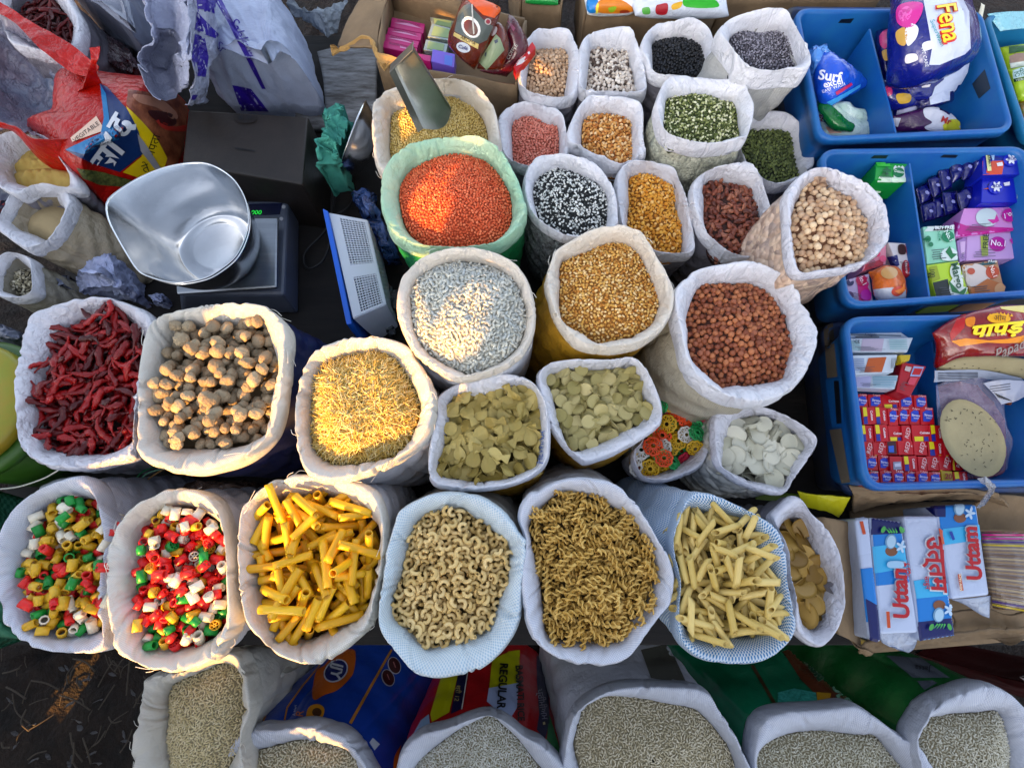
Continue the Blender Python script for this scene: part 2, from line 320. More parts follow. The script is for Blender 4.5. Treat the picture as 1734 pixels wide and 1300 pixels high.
def penne(L_=.047, r=.0052): return tube([(x, 0, 0) for x in np.linspace(-L_ / 2, L_ / 2, 6)], r, 20, hollow=.78, rib=.05, ends=.95)
def rigatoni(L_=.06, r=.0062):
    x = np.linspace(-L_ / 2, L_ / 2, 7); return tube(np.stack([x, .03 * x * x / L_ * 2, 0 * x], 1), r, 22, hollow=.8, rib=.03)
def shorttube(L_=.016, r=.0066): return tube([(x, 0, 0) for x in np.linspace(-L_ / 2, L_ / 2, 3)], r, 18, hollow=.74, rib=.1)
def fusilli(L_=.032, r=.0058, turns=2.1):
    V = []; n = 22; nb = 2
    for b_ in range(nb):
        for i in range(n):
            t = i / (n - 1); th = 2 * pi * (turns * t + b_ / nb); x = (t - .5) * L_
            for q in (0.12, .6, 1.0):
                V.append((x, r * q * cos(th), r * q * sin(th)))
    F_ = []
    for b_ in range(nb):
        for i in range(n - 1):
            for q in range(2):
                a = b_ * n * 3 + i * 3 + q; F_.append([a, a + 1, a + 4, a + 3])
    V = np.array(V); V2 = V + np.array([.0016, 0, 0]); m = len(V); F2 = [[f[3] + m, f[2] + m, f[1] + m, f[0] + m] for f in F_]
    E_ = []
    for b_ in range(nb):
        for i in range(n - 1):
            a = b_ * n * 3 + i * 3 + 2; E_.append([a, a + m, a + 3 + m, a + 3])
    return np.vstack([V, V2]), F_ + F2 + E_
def ringpiece(R_, r, n=22, seg=6, z=0, cx=0, cy=0):
    V = []; 
    for i in range(n):
        a = 2 * pi * i / n
        for s_ in range(seg):
            b = 2 * pi * s_ / seg; V.append((cx + (R_ + r * cos(b)) * cos(a), cy + (R_ + r * cos(b)) * sin(a), z + r * 1.5 * sin(b)))
    F_ = []
    for i in range(n):
        for s_ in range(seg):
            j = (i + 1) % n; t = (s_ + 1) % seg; F_.append([i * seg + s_, j * seg + s_, j * seg + t, i * seg + t])
    return np.array(V), F_
def join(parts):
    V = []; F_ = []; o = 0
    for v, f in parts: V.append(np.asarray(v, float)); F_ += [[int(i) + o for i in q] for q in f]; o += len(v)
    return np.vstack(V), F_
def lattice_wheel(R_=.017):          # lacy flower-shaped cracker
    ps = [ringpiece(.0042, .0011, 14, 5)]
    for i in range(9): a = 2 * pi * i / 9; ps.append(ringpiece(.0052, .0011, 14, 5, 0, .0095 * cos(a), .0095 * sin(a)))
    ps.append(ringpiece(R_ * .86, .0013, 30, 5)); V, F_ = join(ps); V[:, 2] += .0022 * np.cos(np.hypot(V[:, 0], V[:, 1]) / R_ * 3); return V, F_
def wheel_pasta(L_=.009, R_=.0075):
    def wall(r0, r1, n=20):
        V = []; F_ = []
        for i in range(n):
            a = 2 * pi * i / n
            for r_, x in ((r0, -L_ / 2), (r1, -L_ / 2), (r1, L_ / 2), (r0, L_ / 2)): V.append((x, r_ * cos(a), r_ * sin(a)))
        for i in range(n):
            j = (i + 1) % n
            for s_ in range(4): t = (s_ + 1) % 4; F_.append([i * 4 + s_, j * 4 + s_, j * 4 + t, i * 4 + t])
        return np.array(V), F_
    ps = [wall(R_ * .84, R_), wall(R_ * .18, R_ * .34, 10)]
    for i in range(6):
        a = pi / 3 * i; u = np.array([0, cos(a), sin(a)]); v = np.array([0, -sin(a), cos(a)]); b = []
        for x in (-L_ / 2, L_ / 2):
            for q, s_ in ((.3, -1), (.88, -1), (.88, 1), (.3, 1)): b.append(np.array([x * .95, 0, 0]) + u * R_ * q + v * s_ * R_ * .07)
        ps.append((np.array(b), [[0, 1, 2, 3], [7, 6, 5, 4], [0, 4, 5, 1], [1, 5, 6, 2], [2, 6, 7, 3], [3, 7, 4, 0]]))
    return join(ps)
def disc(R_=.014, th=.0011, warp=.0015, seed=0, shape='round'):
    rs = np.random.RandomState(seed); nr, n = 5, 26; V = []; a = np.linspace(0, 2 * pi, n, endpoint=False)
    for side in (1, -1):
        for k in range(nr):
            q = k / (nr - 1) * (1 - (.02 if 1 else 0)) + .001; 
            if shape == 'round': rr = R_ * (1 + .04 * np.sin(2 * a + seed))
            x = rr * q * np.cos(a); y = rr * q * np.sin(a)
            if shape == 'spoon':
                x = np.where(1, x, x); 
            z = warp * np.sin(x / R_ * 2.2 + seed) + warp * .6 * np.cos(y / R_ * 2.5 + seed * 2)
            V.append(np.stack([x, y, z + side * th / 2 * (1 if k < nr - 1 else .5)], 1))
    V = np.vstack(V); F_ = [list(f) for f in gridF(nr, n, True)] + [[f[3] + nr * n, f[2] + nr * n, f[1] + nr * n, f[0] + nr * n] for f in gridF(nr, n, True)]
    for i in range(n): j = (i + 1) % n; o = (nr - 1) * n; F_.append([o + i, o + i + nr * n, o + j + nr * n, o + j])
    return V, F_
def flatshape(outline, th=.0012, warp=.0015, seed=0):
    p = smooth_closed(outline, 5); n = len(p); V = []
    for side in (1, -1):
        for q in (.02, .5, .85, 1.0):
            xy = p * q if False else np.column_stack([p[:, 0] * (q if q < .9 else 1) + (1 - q) * 0, p[:, 1] * q]); 
            xy = p * q; z = warp * np.sin(xy[:, 0] * 180 + seed) + warp * .7 * np.cos(xy[:, 1] * 260 + seed); V.append(np.column_stack([xy, z + side * th / 2 * (1 if q < 1 else .5)]))
    V = np.vstack(V); F_ = [list(f) for f in gridF(4, n, True)] + [[f[3] + 4 * n, f[2] + 4 * n, f[1] + 4 * n, f[0] + 4 * n] for f in gridF(4, n, True)]
    for i in range(n): j = (i + 1) % n; F_.append([3 * n + i, 7 * n + i, 7 * n + j, 3 * n + j])
    return V, F_
SPOON = [(-.015, 0), (-.012, .008), (-.004, .0105), (.004, .007), (.009, .0035), (.015, .0055), (.019, .0075), (.0195, 0), (.019, -.0075), (.015, -.0055), (.009, -.0035), (.004, -.007), (-.004, -.0105), (-.012, -.008)]
def chilli(L_=.05, r=.0062, seed=0):
    rs = np.random.RandomState(seed); n = 16; t = np.linspace(0, 1, n); x = (t - .5) * L_; b = rs.uniform(.001, .006); path = np.stack([x, b * np.sin(t * pi), .004 * np.sin(t * 5 + seed)], 1)
    rr = r * np.sin(np.clip(t * 1.1 + .12, 0, 1) * pi * .93) ** .6 * (1 - .55 * t) + .0004; V, F_ = tube(path, rr, 9)
    k = np.repeat(np.arange(n), 9); V = V.copy(); c = path[k]; d = V - c; V = c + d * (1 + .28 * np.sin(k * 1.3 + np.tile(np.arange(9), n) * 2.1 + seed))[:, None] * np.array([1, 1, .62]); return V, F_
def nut(r=.0135, seed=0):
    rs = np.random.RandomState(seed); V, Fc = ICO3; V = V.copy(); q = np.zeros(len(V))
    for i in range(5): d = rs.randn(3); d /= np.linalg.norm(d); q -= .15 * np.exp(-(np.abs(V @ d - rs.uniform(-.4, .4) + .12 * np.sin(V[:, 0] * 5 + i)) / .06))
    for i in range(8): d = rs.randn(3); q += .03 * np.sin(V @ d * 4 + rs.rand() * 6)
    return V * (1 + q)[:, None] * r * np.array([1.08, .95, .86]), Fc
# ---------------------------------------------------------------- heaps of grain
def rotm(yaw, pitch, roll):
    cy, sy, cp, sp, cr, sr = np.cos(yaw), np.sin(yaw), np.cos(pitch), np.sin(pitch), np.cos(roll), np.sin(roll); n = len(yaw); R_ = np.empty((n, 3, 3))
    R_[:, 0, 0] = cy * cp; R_[:, 0, 1] = cy * sp * sr - sy * cr; R_[:, 0, 2] = cy * sp * cr + sy * sr
    R_[:, 1, 0] = sy * cp; R_[:, 1, 1] = sy * sp * sr + cy * cr; R_[:, 1, 2] = sy * sp * cr - cy * sr
    R_[:, 2, 0] = -sp; R_[:, 2, 1] = cp * sr; R_[:, 2, 2] = cp * cr; return R_
class Surf:
    def __init__(s, S, dome, seed, tilt=(0, 0)):
        s.E, s.c, s.zc, s.dome = S['E'], S['cen'], S['zc'], dome; v = s.E - s.c; a = np.arctan2(v[:, 1], v[:, 0]); o = np.argsort(a); s.a = np.r_[a[o] - 2 * pi, a[o], a[o] + 2 * pi]; r = np.hypot(v[:, 0], v[:, 1])[o]; s.r = np.r_[r, r, r]
        s.k = np.random.RandomState(seed).uniform(-1, 1, (4, 3)); s.tilt = tilt; s.R = S['rad']
    def rho(s, x, y):
        dx = x - s.c[0]; dy = y - s.c[1]; return np.hypot(dx, dy) / np.interp(np.arctan2(dy, dx), s.a, s.r)
    def z(s, x, y):
        q = np.clip(s.rho(x, y), 0, 1.2); h = s.zc + s.dome * (1 - q ** 2)
        for k in s.k: h = h + .0022 * np.sin((x * k[0] + y * k[1]) * 70 + k[2] * 9)
        return h + (x - s.c[0]) * s.tilt[0] + (y - s.c[1]) * s.tilt[1]
    def dart(s, d, tries, rs, rmax=1.0, cap=6000):
        rm = s.r.max() * rmax; g = {}; out = []; T = rs.uniform(-rm, rm, (tries, 2)) + s.c; q = s.rho(T[:, 0], T[:, 1]); T = T[q < rmax]; d2 = d * d
        for x, y in T:
            i, j = int(x // d), int(y // d); ok = True
            for a in (i - 1, i, i + 1):
                for b in (j - 1, j, j + 1):
                    for u, v in g.get((a, b), ()):
                        if (u - x) ** 2 + (v - y) ** 2 < d2: ok = False; break
                    if not ok: break
                if not ok: break
            if ok:
                g.setdefault((i, j), []).append((x, y)); out.append((x, y))
                if len(out) >= cap: break
        return np.array(out)
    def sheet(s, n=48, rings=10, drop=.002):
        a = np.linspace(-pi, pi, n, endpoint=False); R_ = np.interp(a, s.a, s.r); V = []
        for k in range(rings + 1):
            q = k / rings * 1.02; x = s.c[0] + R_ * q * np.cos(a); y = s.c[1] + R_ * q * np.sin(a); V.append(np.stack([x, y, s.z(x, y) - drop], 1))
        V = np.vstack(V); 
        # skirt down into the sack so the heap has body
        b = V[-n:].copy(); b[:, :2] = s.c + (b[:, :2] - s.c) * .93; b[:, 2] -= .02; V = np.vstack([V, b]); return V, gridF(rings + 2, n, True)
def heap(key, name, label, protos, size, gmat, under, dome=.012, d=None, layers=2, seed=1, tilt=.5, cat='grain', pitch=.35, rmax=.985, scl=.12, cap=6000, tiltxy=(0, 0), roll=None):
    """a heap of small grain in sack `key`: one stuff mesh, every grain real"""
    S = SACKS[key]; rs = np.random.RandomState(seed); sf = Surf(S, dome, seed, tiltxy); S['surf'] = sf; d = d or size
    pr = [(np.asarray(v), np.array([[f[0], f[i], f[i + 1]] for f in fc for i in range(1, len(f) - 1)])) for v, fc in protos]
    Vs = []; Fs = []; off = 0
    for ly in range(layers):
        pts = sf.dart(d, int(14 * pi * sf.R ** 2 / d ** 2), rs, rmax, cap); n = len(pts)
        if n == 0: continue
        z = sf.z(pts[:, 0], pts[:, 1]) - ly * size * .42 + rs.uniform(-.22, .22, n) * size
        R_ = rotm(rs.rand(n) * 2 * pi, rs.randn(n) * pitch, rs.randn(n) * (pitch if roll is None else roll)); sc = 1 + rs.uniform(-scl, scl, n); which = rs.randint(0, len(pr), n)
        for k, (pv, pf) in enumerate(pr):
            m = which == k; nn = m.sum()
            if not nn: continue
            W = np.einsum('nij,vj->nvi', R_[m], pv) * sc[m][:, None, None] + np.column_stack([pts[m], z[m]])[:, None, :]
            Vs.append(W.reshape(-1, 3)); Fs.append((pf[None] + (np.arange(nn) * len(pv))[:, None, None]).reshape(-1, 3) + off); off += nn * len(pv)
    bv, bf = sf.sheet(); bt = np.vstack([bf[:, [0, 1, 2]], bf[:, [0, 2, 3]]]) + off; Vs.append(bv); mi = [0] * sum(len(f) for f in Fs) + [1] * len(bt); Fs.append(bt)
    print('heap', key, sum(len(f) for f in Fs))
    loc = empty_loc = None
    V = np.vstack(Vs); me = mesh(name, V, np.vstack(Fs), [gmat, under], None, mi=mi, label=label, cat=cat, kind='stuff'); recentre(me, (sf.c[0], sf.c[1], S['zc'])); return me
def recentre(o, loc):
    me = o.data; n = len(me.vertices); a = np.empty(n * 3, np.float32); me.vertices.foreach_get('co', a); a = a.reshape(-1, 3) - np.array(loc, np.float32); me.vertices.foreach_set('co', a.ravel()); o.location = tuple(loc); me.update()
PM = {}
def proto_mesh(name, VF, m, smooth=True):
    V, Fc = VF; me = bpy.data.meshes.new(name); me.from_pydata([tuple(v) for v in V], [], [tuple(int(i) for i in f) for f in Fc]); me.materials.append(m); me.polygons.foreach_set('use_smooth', [smooth] * len(me.polygons)); me.update()
    if smooth == 'auto': pass
    return me
def pile(key, kinds, n, dome=.015, seed=1, rmax=.86, under=None, uname=None, ulabel=None, depth=.02, sink=.15, tries=10, tiltamt=.5, align=.6, cell=.0025, cap=300, scl=.08, cat='food piece', stand=0):
    """drop countable pieces one after another on a height field. kinds: list of (weight, name, mesh list, label, group)"""
    S = SACKS[key]; rs = np.random.RandomState(seed); sf = Surf(S, dome, seed); S['surf'] = sf
    m = sf.r.max() * 1.05; x0 = sf.c - m; g = int(2 * m / cell) + 2; gx, gy = np.meshgrid(x0[0] + np.arange(g) * cell, x0[1] + np.arange(g) * cell, indexing='ij')
    T = sf.z(gx, gy); H = T - depth; inside = sf.rho(gx, gy) < rmax; H[sf.rho(gx, gy) > 1.06] += .03; cand = np.argwhere(inside)
    if under is not None:
        bv, bf = sf.sheet(drop=depth + .001); u = mesh(uname or 'heap_bed', bv, bf, under, None, label=ulabel, cat=cat, kind='stuff'); recentre(u, (sf.c[0], sf.c[1], S['zc']))
    wts = np.array([k[0] for k in kinds], float); wts /= wts.sum(); samp = {}
    placed = []; miss = 0
    for it in range(n):
        kd = kinds[rs.choice(len(kinds), p=wts)]; me = kd[2][rs.randint(len(kd[2]))]
        if me.name not in samp:
            a = np.empty(len(me.vertices) * 3, np.float32); me.vertices.foreach_get('co', a); a = a.reshape(-1, 3); c = np.array([p.center[:] for p in me.polygons]); samp[me.name] = np.vstack([a, c])
        q = samp[me.name]; ci = cand[rs.randint(len(cand), size=tries)]; gap = T[ci[:, 0], ci[:, 1]] - H[ci[:, 0], ci[:, 1]]; b = ci[np.argmax(gap)]
        if gap.max() < .002: miss += 1
        if miss > 110: break
        if gap.max() < .002: continue
        x, y = gx[b[0], b[1]], gy[b[0], b[1]]
        best = None
        k = 4; i0, i1, j0, j1 = max(0, b[0] - k), min(g - 1, b[0] + k), max(0, b[1] - k), min(g - 1, b[1] + k)
        sx = (H[i1, b[1]] - H[i0, b[1]]) / ((i1 - i0) * cell); sy = (H[b[0], j1] - H[b[0], j0]) / ((j1 - j0) * cell); nr = Vector((-sx * align, -sy * align, 1)).normalized(); al = Vector((0, 0, 1)).rotation_difference(nr)
        for t in range(3):
            R_ = (al.to_matrix() @ Euler((rs.randn() * tiltamt, rs.randn() * tiltamt * .5 + (stand if rs.rand() < .15 else 0), 0)).to_matrix() @ Matrix.Rotation(rs.rand() * 6.283, 3, 'Z')); Rn = np.array(R_)
            Rn = np.array(Matrix.Rotation(rs.rand() * 6.283, 3, 'Z') @ R_); s = 1 + rs.uniform(-scl, scl); W = q @ Rn.T * s
            ii = np.clip(((W[:, 0] + x - x0[0]) / cell).round().astype(int), 0, g - 1); jj = np.clip(((W[:, 1] + y - x0[1]) / cell).round().astype(int), 0, g - 1)
            zz = np.quantile(H[ii, jj] - W[:, 2], .93); sc = zz + W[:, 2].max() * .6
            if best is None or sc < best[0]: best = (sc, Rn, s, zz, W, ii, jj)
        sc, Rn, s, zz, W, ii, jj = best; zz -= sink * (W[:, 2].max() - W[:, 2].min()) * .3; np.maximum.at(H, (ii, jj), W[:, 2] + zz)
        placed.append((kd, me, x, y, zz, Rn, s))
    # the last dropped lie on top: those become things; the oldest past the cap go to one stuff mesh
    old = placed[:-cap] if len(placed) > cap else []; Vs = []; Fs = []; o = 0
    for kd, me, x, y, zz, Rn, s in placed[len(old):]:
        ob = bpy.data.objects.new(kd[1], me); COL.objects.link(ob); M4 = Matrix(Rn.tolist()).to_4x4(); M4 = M4 @ Matrix.Scale(s, 4); M4.translation = (x, y, zz); ob.matrix_world = M4; setp(ob, label=kd[3], cat=cat, group=kd[4])
    if old:
        bmat = []; mats = []
        for kd, me, x, y, zz, Rn, s in old:
            a = np.empty(len(me.vertices) * 3, np.float32); me.vertices.foreach_get('co', a); a = a.reshape(-1, 3) @ Rn.T * s + (x, y, zz); Vs.append(a); mm = me.materials[0]
            if mm not in mats: mats.append(mm)
            for p in me.polygons: Fs.append([v + o for v in p.vertices]); bmat.append(mats.index(mm))
            o += len(a)
        u = mesh(kinds[0][1] + '_layer', np.vstack(Vs), Fs, mats, None, mi=bmat, label=ulabel + ', the lower pieces' if ulabel else None, cat=cat, kind='stuff'); recentre(u, (sf.c[0], sf.c[1], S['zc']))
# ---------------------------------------------------------------- builders for the other goods
def W3(view, s, zs):
    """'x,y x,y ..' in an enlargement + heights -> world points"""
    q = px(view + ' ' + s); zs = zs if isinstance(zs, (list, tuple)) else [zs] * len(q); return np.array([P(a[0], a[1], z) for a, z in zip(q, zs)])
def hexa(name, top, bot, m, parent=None, bev=.0015, **k):
    """closed box from four top and four bottom corners"""
    bm = bmesh.new(); v = [bm.verts.new(tuple(p)) for p in list(top) + list(bot)]
    for f in ((0, 1, 2, 3), (7, 6, 5, 4), (0, 4, 5, 1), (1, 5, 6, 2), (2, 6, 7, 3), (3, 7, 4, 0)): bm.faces.new([v[i] for i in f])
    bmesh.ops.recalc_face_normals(bm, faces=bm.faces[:])
    if bev: bmesh.ops.bevel(bm, geom=bm.edges[:], offset=bev, segments=2, profile=.5, affect='EDGES')
    V = np.array([v.co[:] for v in bm.verts]); Fc = [[q.index for q in f.verts] for f in bm.faces]; bm.free(); return mesh(name, V, Fc, m, parent, smooth=False, **k)
def boxq(name, view, s, z, h, m, parent=None, bev=.0012, grow=0, **k):
    t = W3(view, s, z); b = t.copy(); c = t.mean(0); b[:, :2] = c[:2] + (b[:, :2] - c[:2]) * (1 + grow); b[:, 2] -= h; return hexa(name, t, b, m, parent, bev, **k)
def thingbox(name, view, s, z, h, m, label, cat, group=None, part='carton', bev=.0012):
    """a thing whose prints will be parts: Empty + one mesh part"""
    t = W3(view, s, z); c = t.mean(0); r = empty(name, (c[0], c[1], c[2] - h), label=label, cat=cat, group=group); o = boxq(part, view, s, z, h, m, r, bev); return r, o
def cr(p, t):
    n = len(p); i = np.clip(np.floor(t).astype(int), 0, n - 2); f = (t - i)[:, None, None]; g = lambda j: p[np.clip(j, 0, n - 1)]
    a, b, c, d = g(i - 1), g(i), g(i + 1), g(i + 2); return .5 * (2 * b + (c - a) * f + (2 * a - 5 * b + 4 * c - d) * f * f + (3 * b - a - 3 * c + d) * f ** 3)
def fnoise(x, y, z, rs, amp, fr, n=7, ridge=True):
    h = np.zeros_like(x)
    for j in range(n):
        d = rs.randn(3); d /= np.linalg.norm(d); f = fr * (1 + j * .55); s = np.sin((x * d[0] + y * d[1] + z * d[2] * .6) * f + 1.3 * np.sin((x * d[1] - y * d[0]) * f * .6 + j) + rs.rand() * 6)
        h += (-(np.abs(s) ** .7) if ridge else s) * amp / (1 + j * .5)
    return h
def patch(name, view, rows, m, parent=None, th=.0012, n=36, wr=0, fr=60, seed=0, smooth=True, pillow=0, **k):
    """sheet through a grid of control points; each row 'x,y,z x,y,z ..'. pillow>0 gives a padded closed packet"""
    ox, oy, s = VW[view]; g = np.array([[P(ox + a / s, oy + b / s, c) for a, b, c in (tuple(map(float, q.split(','))) for q in r.split())] for r in rows])
    nr, nc = g.shape[:2]; a = cr(g, np.linspace(0, nr - 1, n)); b = cr(a.transpose(1, 0, 2), np.linspace(0, nc - 1, n)).transpose(1, 0, 2)
    du = np.gradient(b, axis=0); dv = np.gradient(b, axis=1); nr_ = np.cross(du, dv); nr_ /= np.linalg.norm(nr_, axis=2, keepdims=True) + 1e-12
    if nr_[..., 2].mean() < 0: nr_ = -nr_
    rs = np.random.RandomState(seed); d = fnoise(b[..., 0], b[..., 1], b[..., 2], rs, wr, fr) if wr else np.zeros(b.shape[:2])
    u = np.linspace(-1, 1, n); pil = ((1 - np.abs(u[:, None]) ** 3) * (1 - np.abs(u[None]) ** 3)) ** .6 * pillow
    T = b + nr_ * (d + pil)[..., None]; B = b - nr_ * ((th - d)[..., None] if not pillow else (th + pil * .9)[..., None])
    V = np.vstack([T.reshape(-1, 3), B.reshape(-1, 3)]); f = gridF(n, n); N = n * n; Fc = [list(q) for q in f] + [list(q[::-1] + N) for q in f]
    e = list(range(n)) + [i * n + n - 1 for i in range(1, n)] + [(n - 1) * n + i for i in range(n - 2, -1, -1)] + [i * n for i in range(n - 2, 0, -1)]
    for i in range(len(e)): j = (i + 1) % len(e); Fc.append([e[j], e[i], e[i] + N, e[j] + N])
    uu = np.stack(np.meshgrid(np.linspace(0, 1, n) * np.linalg.norm(g[-1, 0] - g[0, 0]), np.linspace(0, 1, n) * np.linalg.norm(g[0, -1] - g[0, 0]), indexing='ij'), 2).reshape(-1, 2)
    return mesh(name, V, Fc, m, parent, uv=np.vstack([uu, uu]), smooth=smooth, **k)
def lump(name, view, outline, z0, z1, m, parent=None, wr=.004, fr=45, seed=0, flat=.5, top=(0, 0), N=140, K=34, skirt=None, uvs=False, **k):
    """filled bag: outline at height z0 rising to z1; goes down to `skirt` below"""
    o = px(view + ' ' + outline); ip = smooth_closed(o, 4); c = ip.mean(0); ph, r = polar(o, c, N); q = c + np.stack([np.cos(ph), np.sin(ph)], 1) * r[:, None]
    E = np.array([P(a[0], a[1], z0)[:2] for a in q]); cen = E.mean(0); tc = P(c[0] + top[0], c[1] + top[1], z1)[:2]; rows = []
    for i in range(K):
        t = i / (K - 1); rr = sin(t * pi / 2) ** (1 - flat * .4); h = z0 + (z1 - z0) * (1 - rr ** (2 + 3 * flat)) ** (.5 + .2 * flat) if rr < 1 else z0
        c_ = tc + (cen - tc) * rr; rows.append(np.column_stack([c_ + (E - cen) * max(rr, .004), np.full(N, h)]))
    sk = z0 - .1 if skirt is None else skirt; c0 = cen
    for t in (.3, .65, 1): rows.append(np.column_stack([c0 + (E - c0) * (1 - .1 * t), np.full(N, z0 + (sk - z0) * t)]))
    V = np.array(rows); dk_ = np.gradient(V, axis=0); dn = np.roll(V, -1, 1) - np.roll(V, 1, 1); nr_ = np.cross(dk_, dn); nr_ /= np.linalg.norm(nr_, axis=2, keepdims=True) + 1e-9
    if nr_[5:K // 2, :, 2].mean() < 0: nr_ = -nr_
    V = V + nr_ * fnoise(V[..., 0], V[..., 1], V[..., 2], np.random.RandomState(seed), wr, fr)[..., None]
    ang = np.arange(N) / N * 2 * pi * np.hypot(*(E - cen).T).mean(); uv = np.stack(np.broadcast_arrays(ang[None, :], np.linspace(0, .3, len(rows))[:, None]), 2).reshape(-1, 2)
    return mesh(name, V.reshape(-1, 3), gridF(len(rows), N, True), m, parent, uv=uv, **k)
def wire(name, pts, r, m, parent=None, seg=6, n=8, closed=False, **k):
    p = np.array(pts, float)
    if len(p) > 2:
        t = np.linspace(0, len(p) - 1, n * len(p)); p = cr(p[:, None, :], t)[:, 0]
    V, Fc = tube(p, r, seg); return mesh(name, V, Fc, m, parent, **k)
# ---- prints laid on real surfaces: each outline point is dropped on the surface it is printed on
def bvh_of(targets):
    V = []; Fc = []; o = 0
    for t in targets:
        M = Matrix.Translation(Vector(org(t))); me = t.data; V += [M @ v.co for v in me.vertices]; Fc += [[i + o for i in p.vertices] for p in me.polygons]; o += len(me.vertices)
    return BVHTree.FromPolygons(V, Fc)
_BV = {}
def bv(targets):
    key = tuple(t.name for t in targets)
    if key not in _BV: _BV[key] = bvh_of(targets)
    return _BV[key]
CAMV = Vector((0, 0, CZ))
def lay(name, verts, faces, targets, m, lift=.0007, parent=None, **k):
    T = bv(targets); out = []; ok = []
    for x, y in verts:
        d = ray(x, y); h, nn, idx, ds = T.ray_cast(CAMV, d)
        if h is None: out.append((0, 0, 0)); ok.append(False); continue
        if nn.dot(d) > 0: nn = -nn
        out.append(tuple(h + nn * lift)); ok.append(True)
    F_ = []
    for f in faces:
        if all(ok[i] for i in f):
            z = [out[i] for i in f]
            if max((Vector(z[0]) - Vector(q)).length for q in z) < .25: F_.append(f)
    if not F_: print('LOST', name); return None
    used = sorted({i for f in F_ for i in f}); mp = {a: b for b, a in enumerate(used)}
    pa = parent if parent is not None else (targets[0].parent or targets[0]); nm = {'lettering': 'print', 'small_print': 'print', 'digits': 'digits'}.get(name, name); key = (pa.name, nm, len(PRINTS) if nm in ('hand_slot', 'dust', 'rivet', 'screw') else 0); L_ = PRINTS.setdefault(key, ([], [], [], [])); o = len(L_[0])
    L_[0].extend(out[i] for i in used); L_[1].extend([mp[i] + o for i in f] for f in F_)
    if m not in L_[2]: L_[2].append(m)
    L_[3].extend([L_[2].index(m)] * len(F_))
PRINTS = {}
def flush_prints():
    for (pa, nm, _k), (V, Fc, ms, mi) in PRINTS.items(): mesh(nm, V, Fc, ms, bpy.data.objects[pa], smooth=False, mi=mi)
    PRINTS.clear()
def dec(view, s, targets, m, lift=.0007, name='print', mx=9, curve=False, parent=None, **k):
    o = px(view + ' ' + s); o = [tuple(p) for p in smooth_closed(o, 5)] if curve else o
    bm = bmesh.new(); bm.faces.new([bm.verts.new((a, b, 0)) for a, b in o]); bm.normal_update(); bmesh.ops.triangulate(bm, faces=bm.faces[:])
    for it in range(5):
        e = [e for e in bm.edges if e.calc_length() > mx]
        if not e: break
        bmesh.ops.subdivide_edges(bm, edges=e, cuts=1); bmesh.ops.triangulate(bm, faces=bm.faces[:])
    bm.verts.index_update(); V = [(v.co.x, v.co.y) for v in bm.verts]; Fc = [[v.index for v in f.verts] for f in bm.faces]; bm.free()
    return lay(name, V, Fc, targets, m, lift, parent, **k)
def oval(cx, cy, rx, ry, ang=0, n=16):
    a = radians(ang); return ' '.join(f'{cx + rx * cos(t) * cos(a) - ry * sin(t) * sin(a):.1f},{cy + rx * cos(t) * sin(a) + ry * sin(t) * cos(a):.1f}' for t in np.linspace(0, 2 * pi, n, endpoint=False))
TXT = {}
def txt(view, s, x, y, size, ang, targets, m, lift=.0011, sx=1, bold=0, shear=0, name='lettering', mx=0, parent=None, **k):
    """writing: cap height `size` in the enlargement's pixels, reading direction ang degrees clockwise from the photo's +x"""
    key = (s, bold, shear)
    if key not in TXT:
        c = bpy.data.curves.new('t', 'FONT'); c.body = s; c.align_x = 'CENTER'; c.align_y = 'CENTER'; c.offset = bold; c.shear = shear; c.resolution_u = 3; o = bpy.data.objects.new('t', c); COL.objects.link(o)
        dg = bpy.context.evaluated_depsgraph_get(); me = o.evaluated_get(dg).to_mesh(); TXT[key] = ([(v.co.x, v.co.y) for v in me.vertices], [list(p.vertices) for p in me.polygons]); o.evaluated_get(dg).to_mesh_clear(); bpy.data.objects.remove(o); bpy.data.curves.remove(c)
    V, Fc = TXT[key]
    if not V: print('NOTEXT', s); return
    ox, oy, kk = VW[view]; a = radians(ang); q = size / .7 / kk; cx, cy = ox + x / kk, oy + y / kk
    Vp = [(cx + (u * sx * cos(a) + v * sin(a)) * q, cy + (u * sx * sin(a) - v * cos(a)) * q) for u, v in V]
    if mx:
        bm = bmesh.new(); vs = [bm.verts.new((p[0], p[1], 0)) for p in Vp]
        for f in Fc:
            try: bm.faces.new([vs[i] for i in f])
            except ValueError: pass
        bmesh.ops.triangulate(bm, faces=bm.faces[:])
        for it in range(3):
            e = [e for e in bm.edges if e.calc_length() > mx]
            if not e: break
            bmesh.ops.subdivide_edges(bm, edges=e, cuts=1); bmesh.ops.triangulate(bm, faces=bm.faces[:])
        bm.verts.index_update(); Vp = [(v.co.x, v.co.y) for v in bm.verts]; Fc = [[v.index for v in f.verts] for f in bm.faces]; bm.free()
    return lay(name, Vp, Fc, targets, m, lift, parent, **k)
INK = {}
def ink(c, rough=.4):
    if c not in INK: INK[c] = mat('ink_' + c.lstrip('#'), c, rough)
    return INK[c]
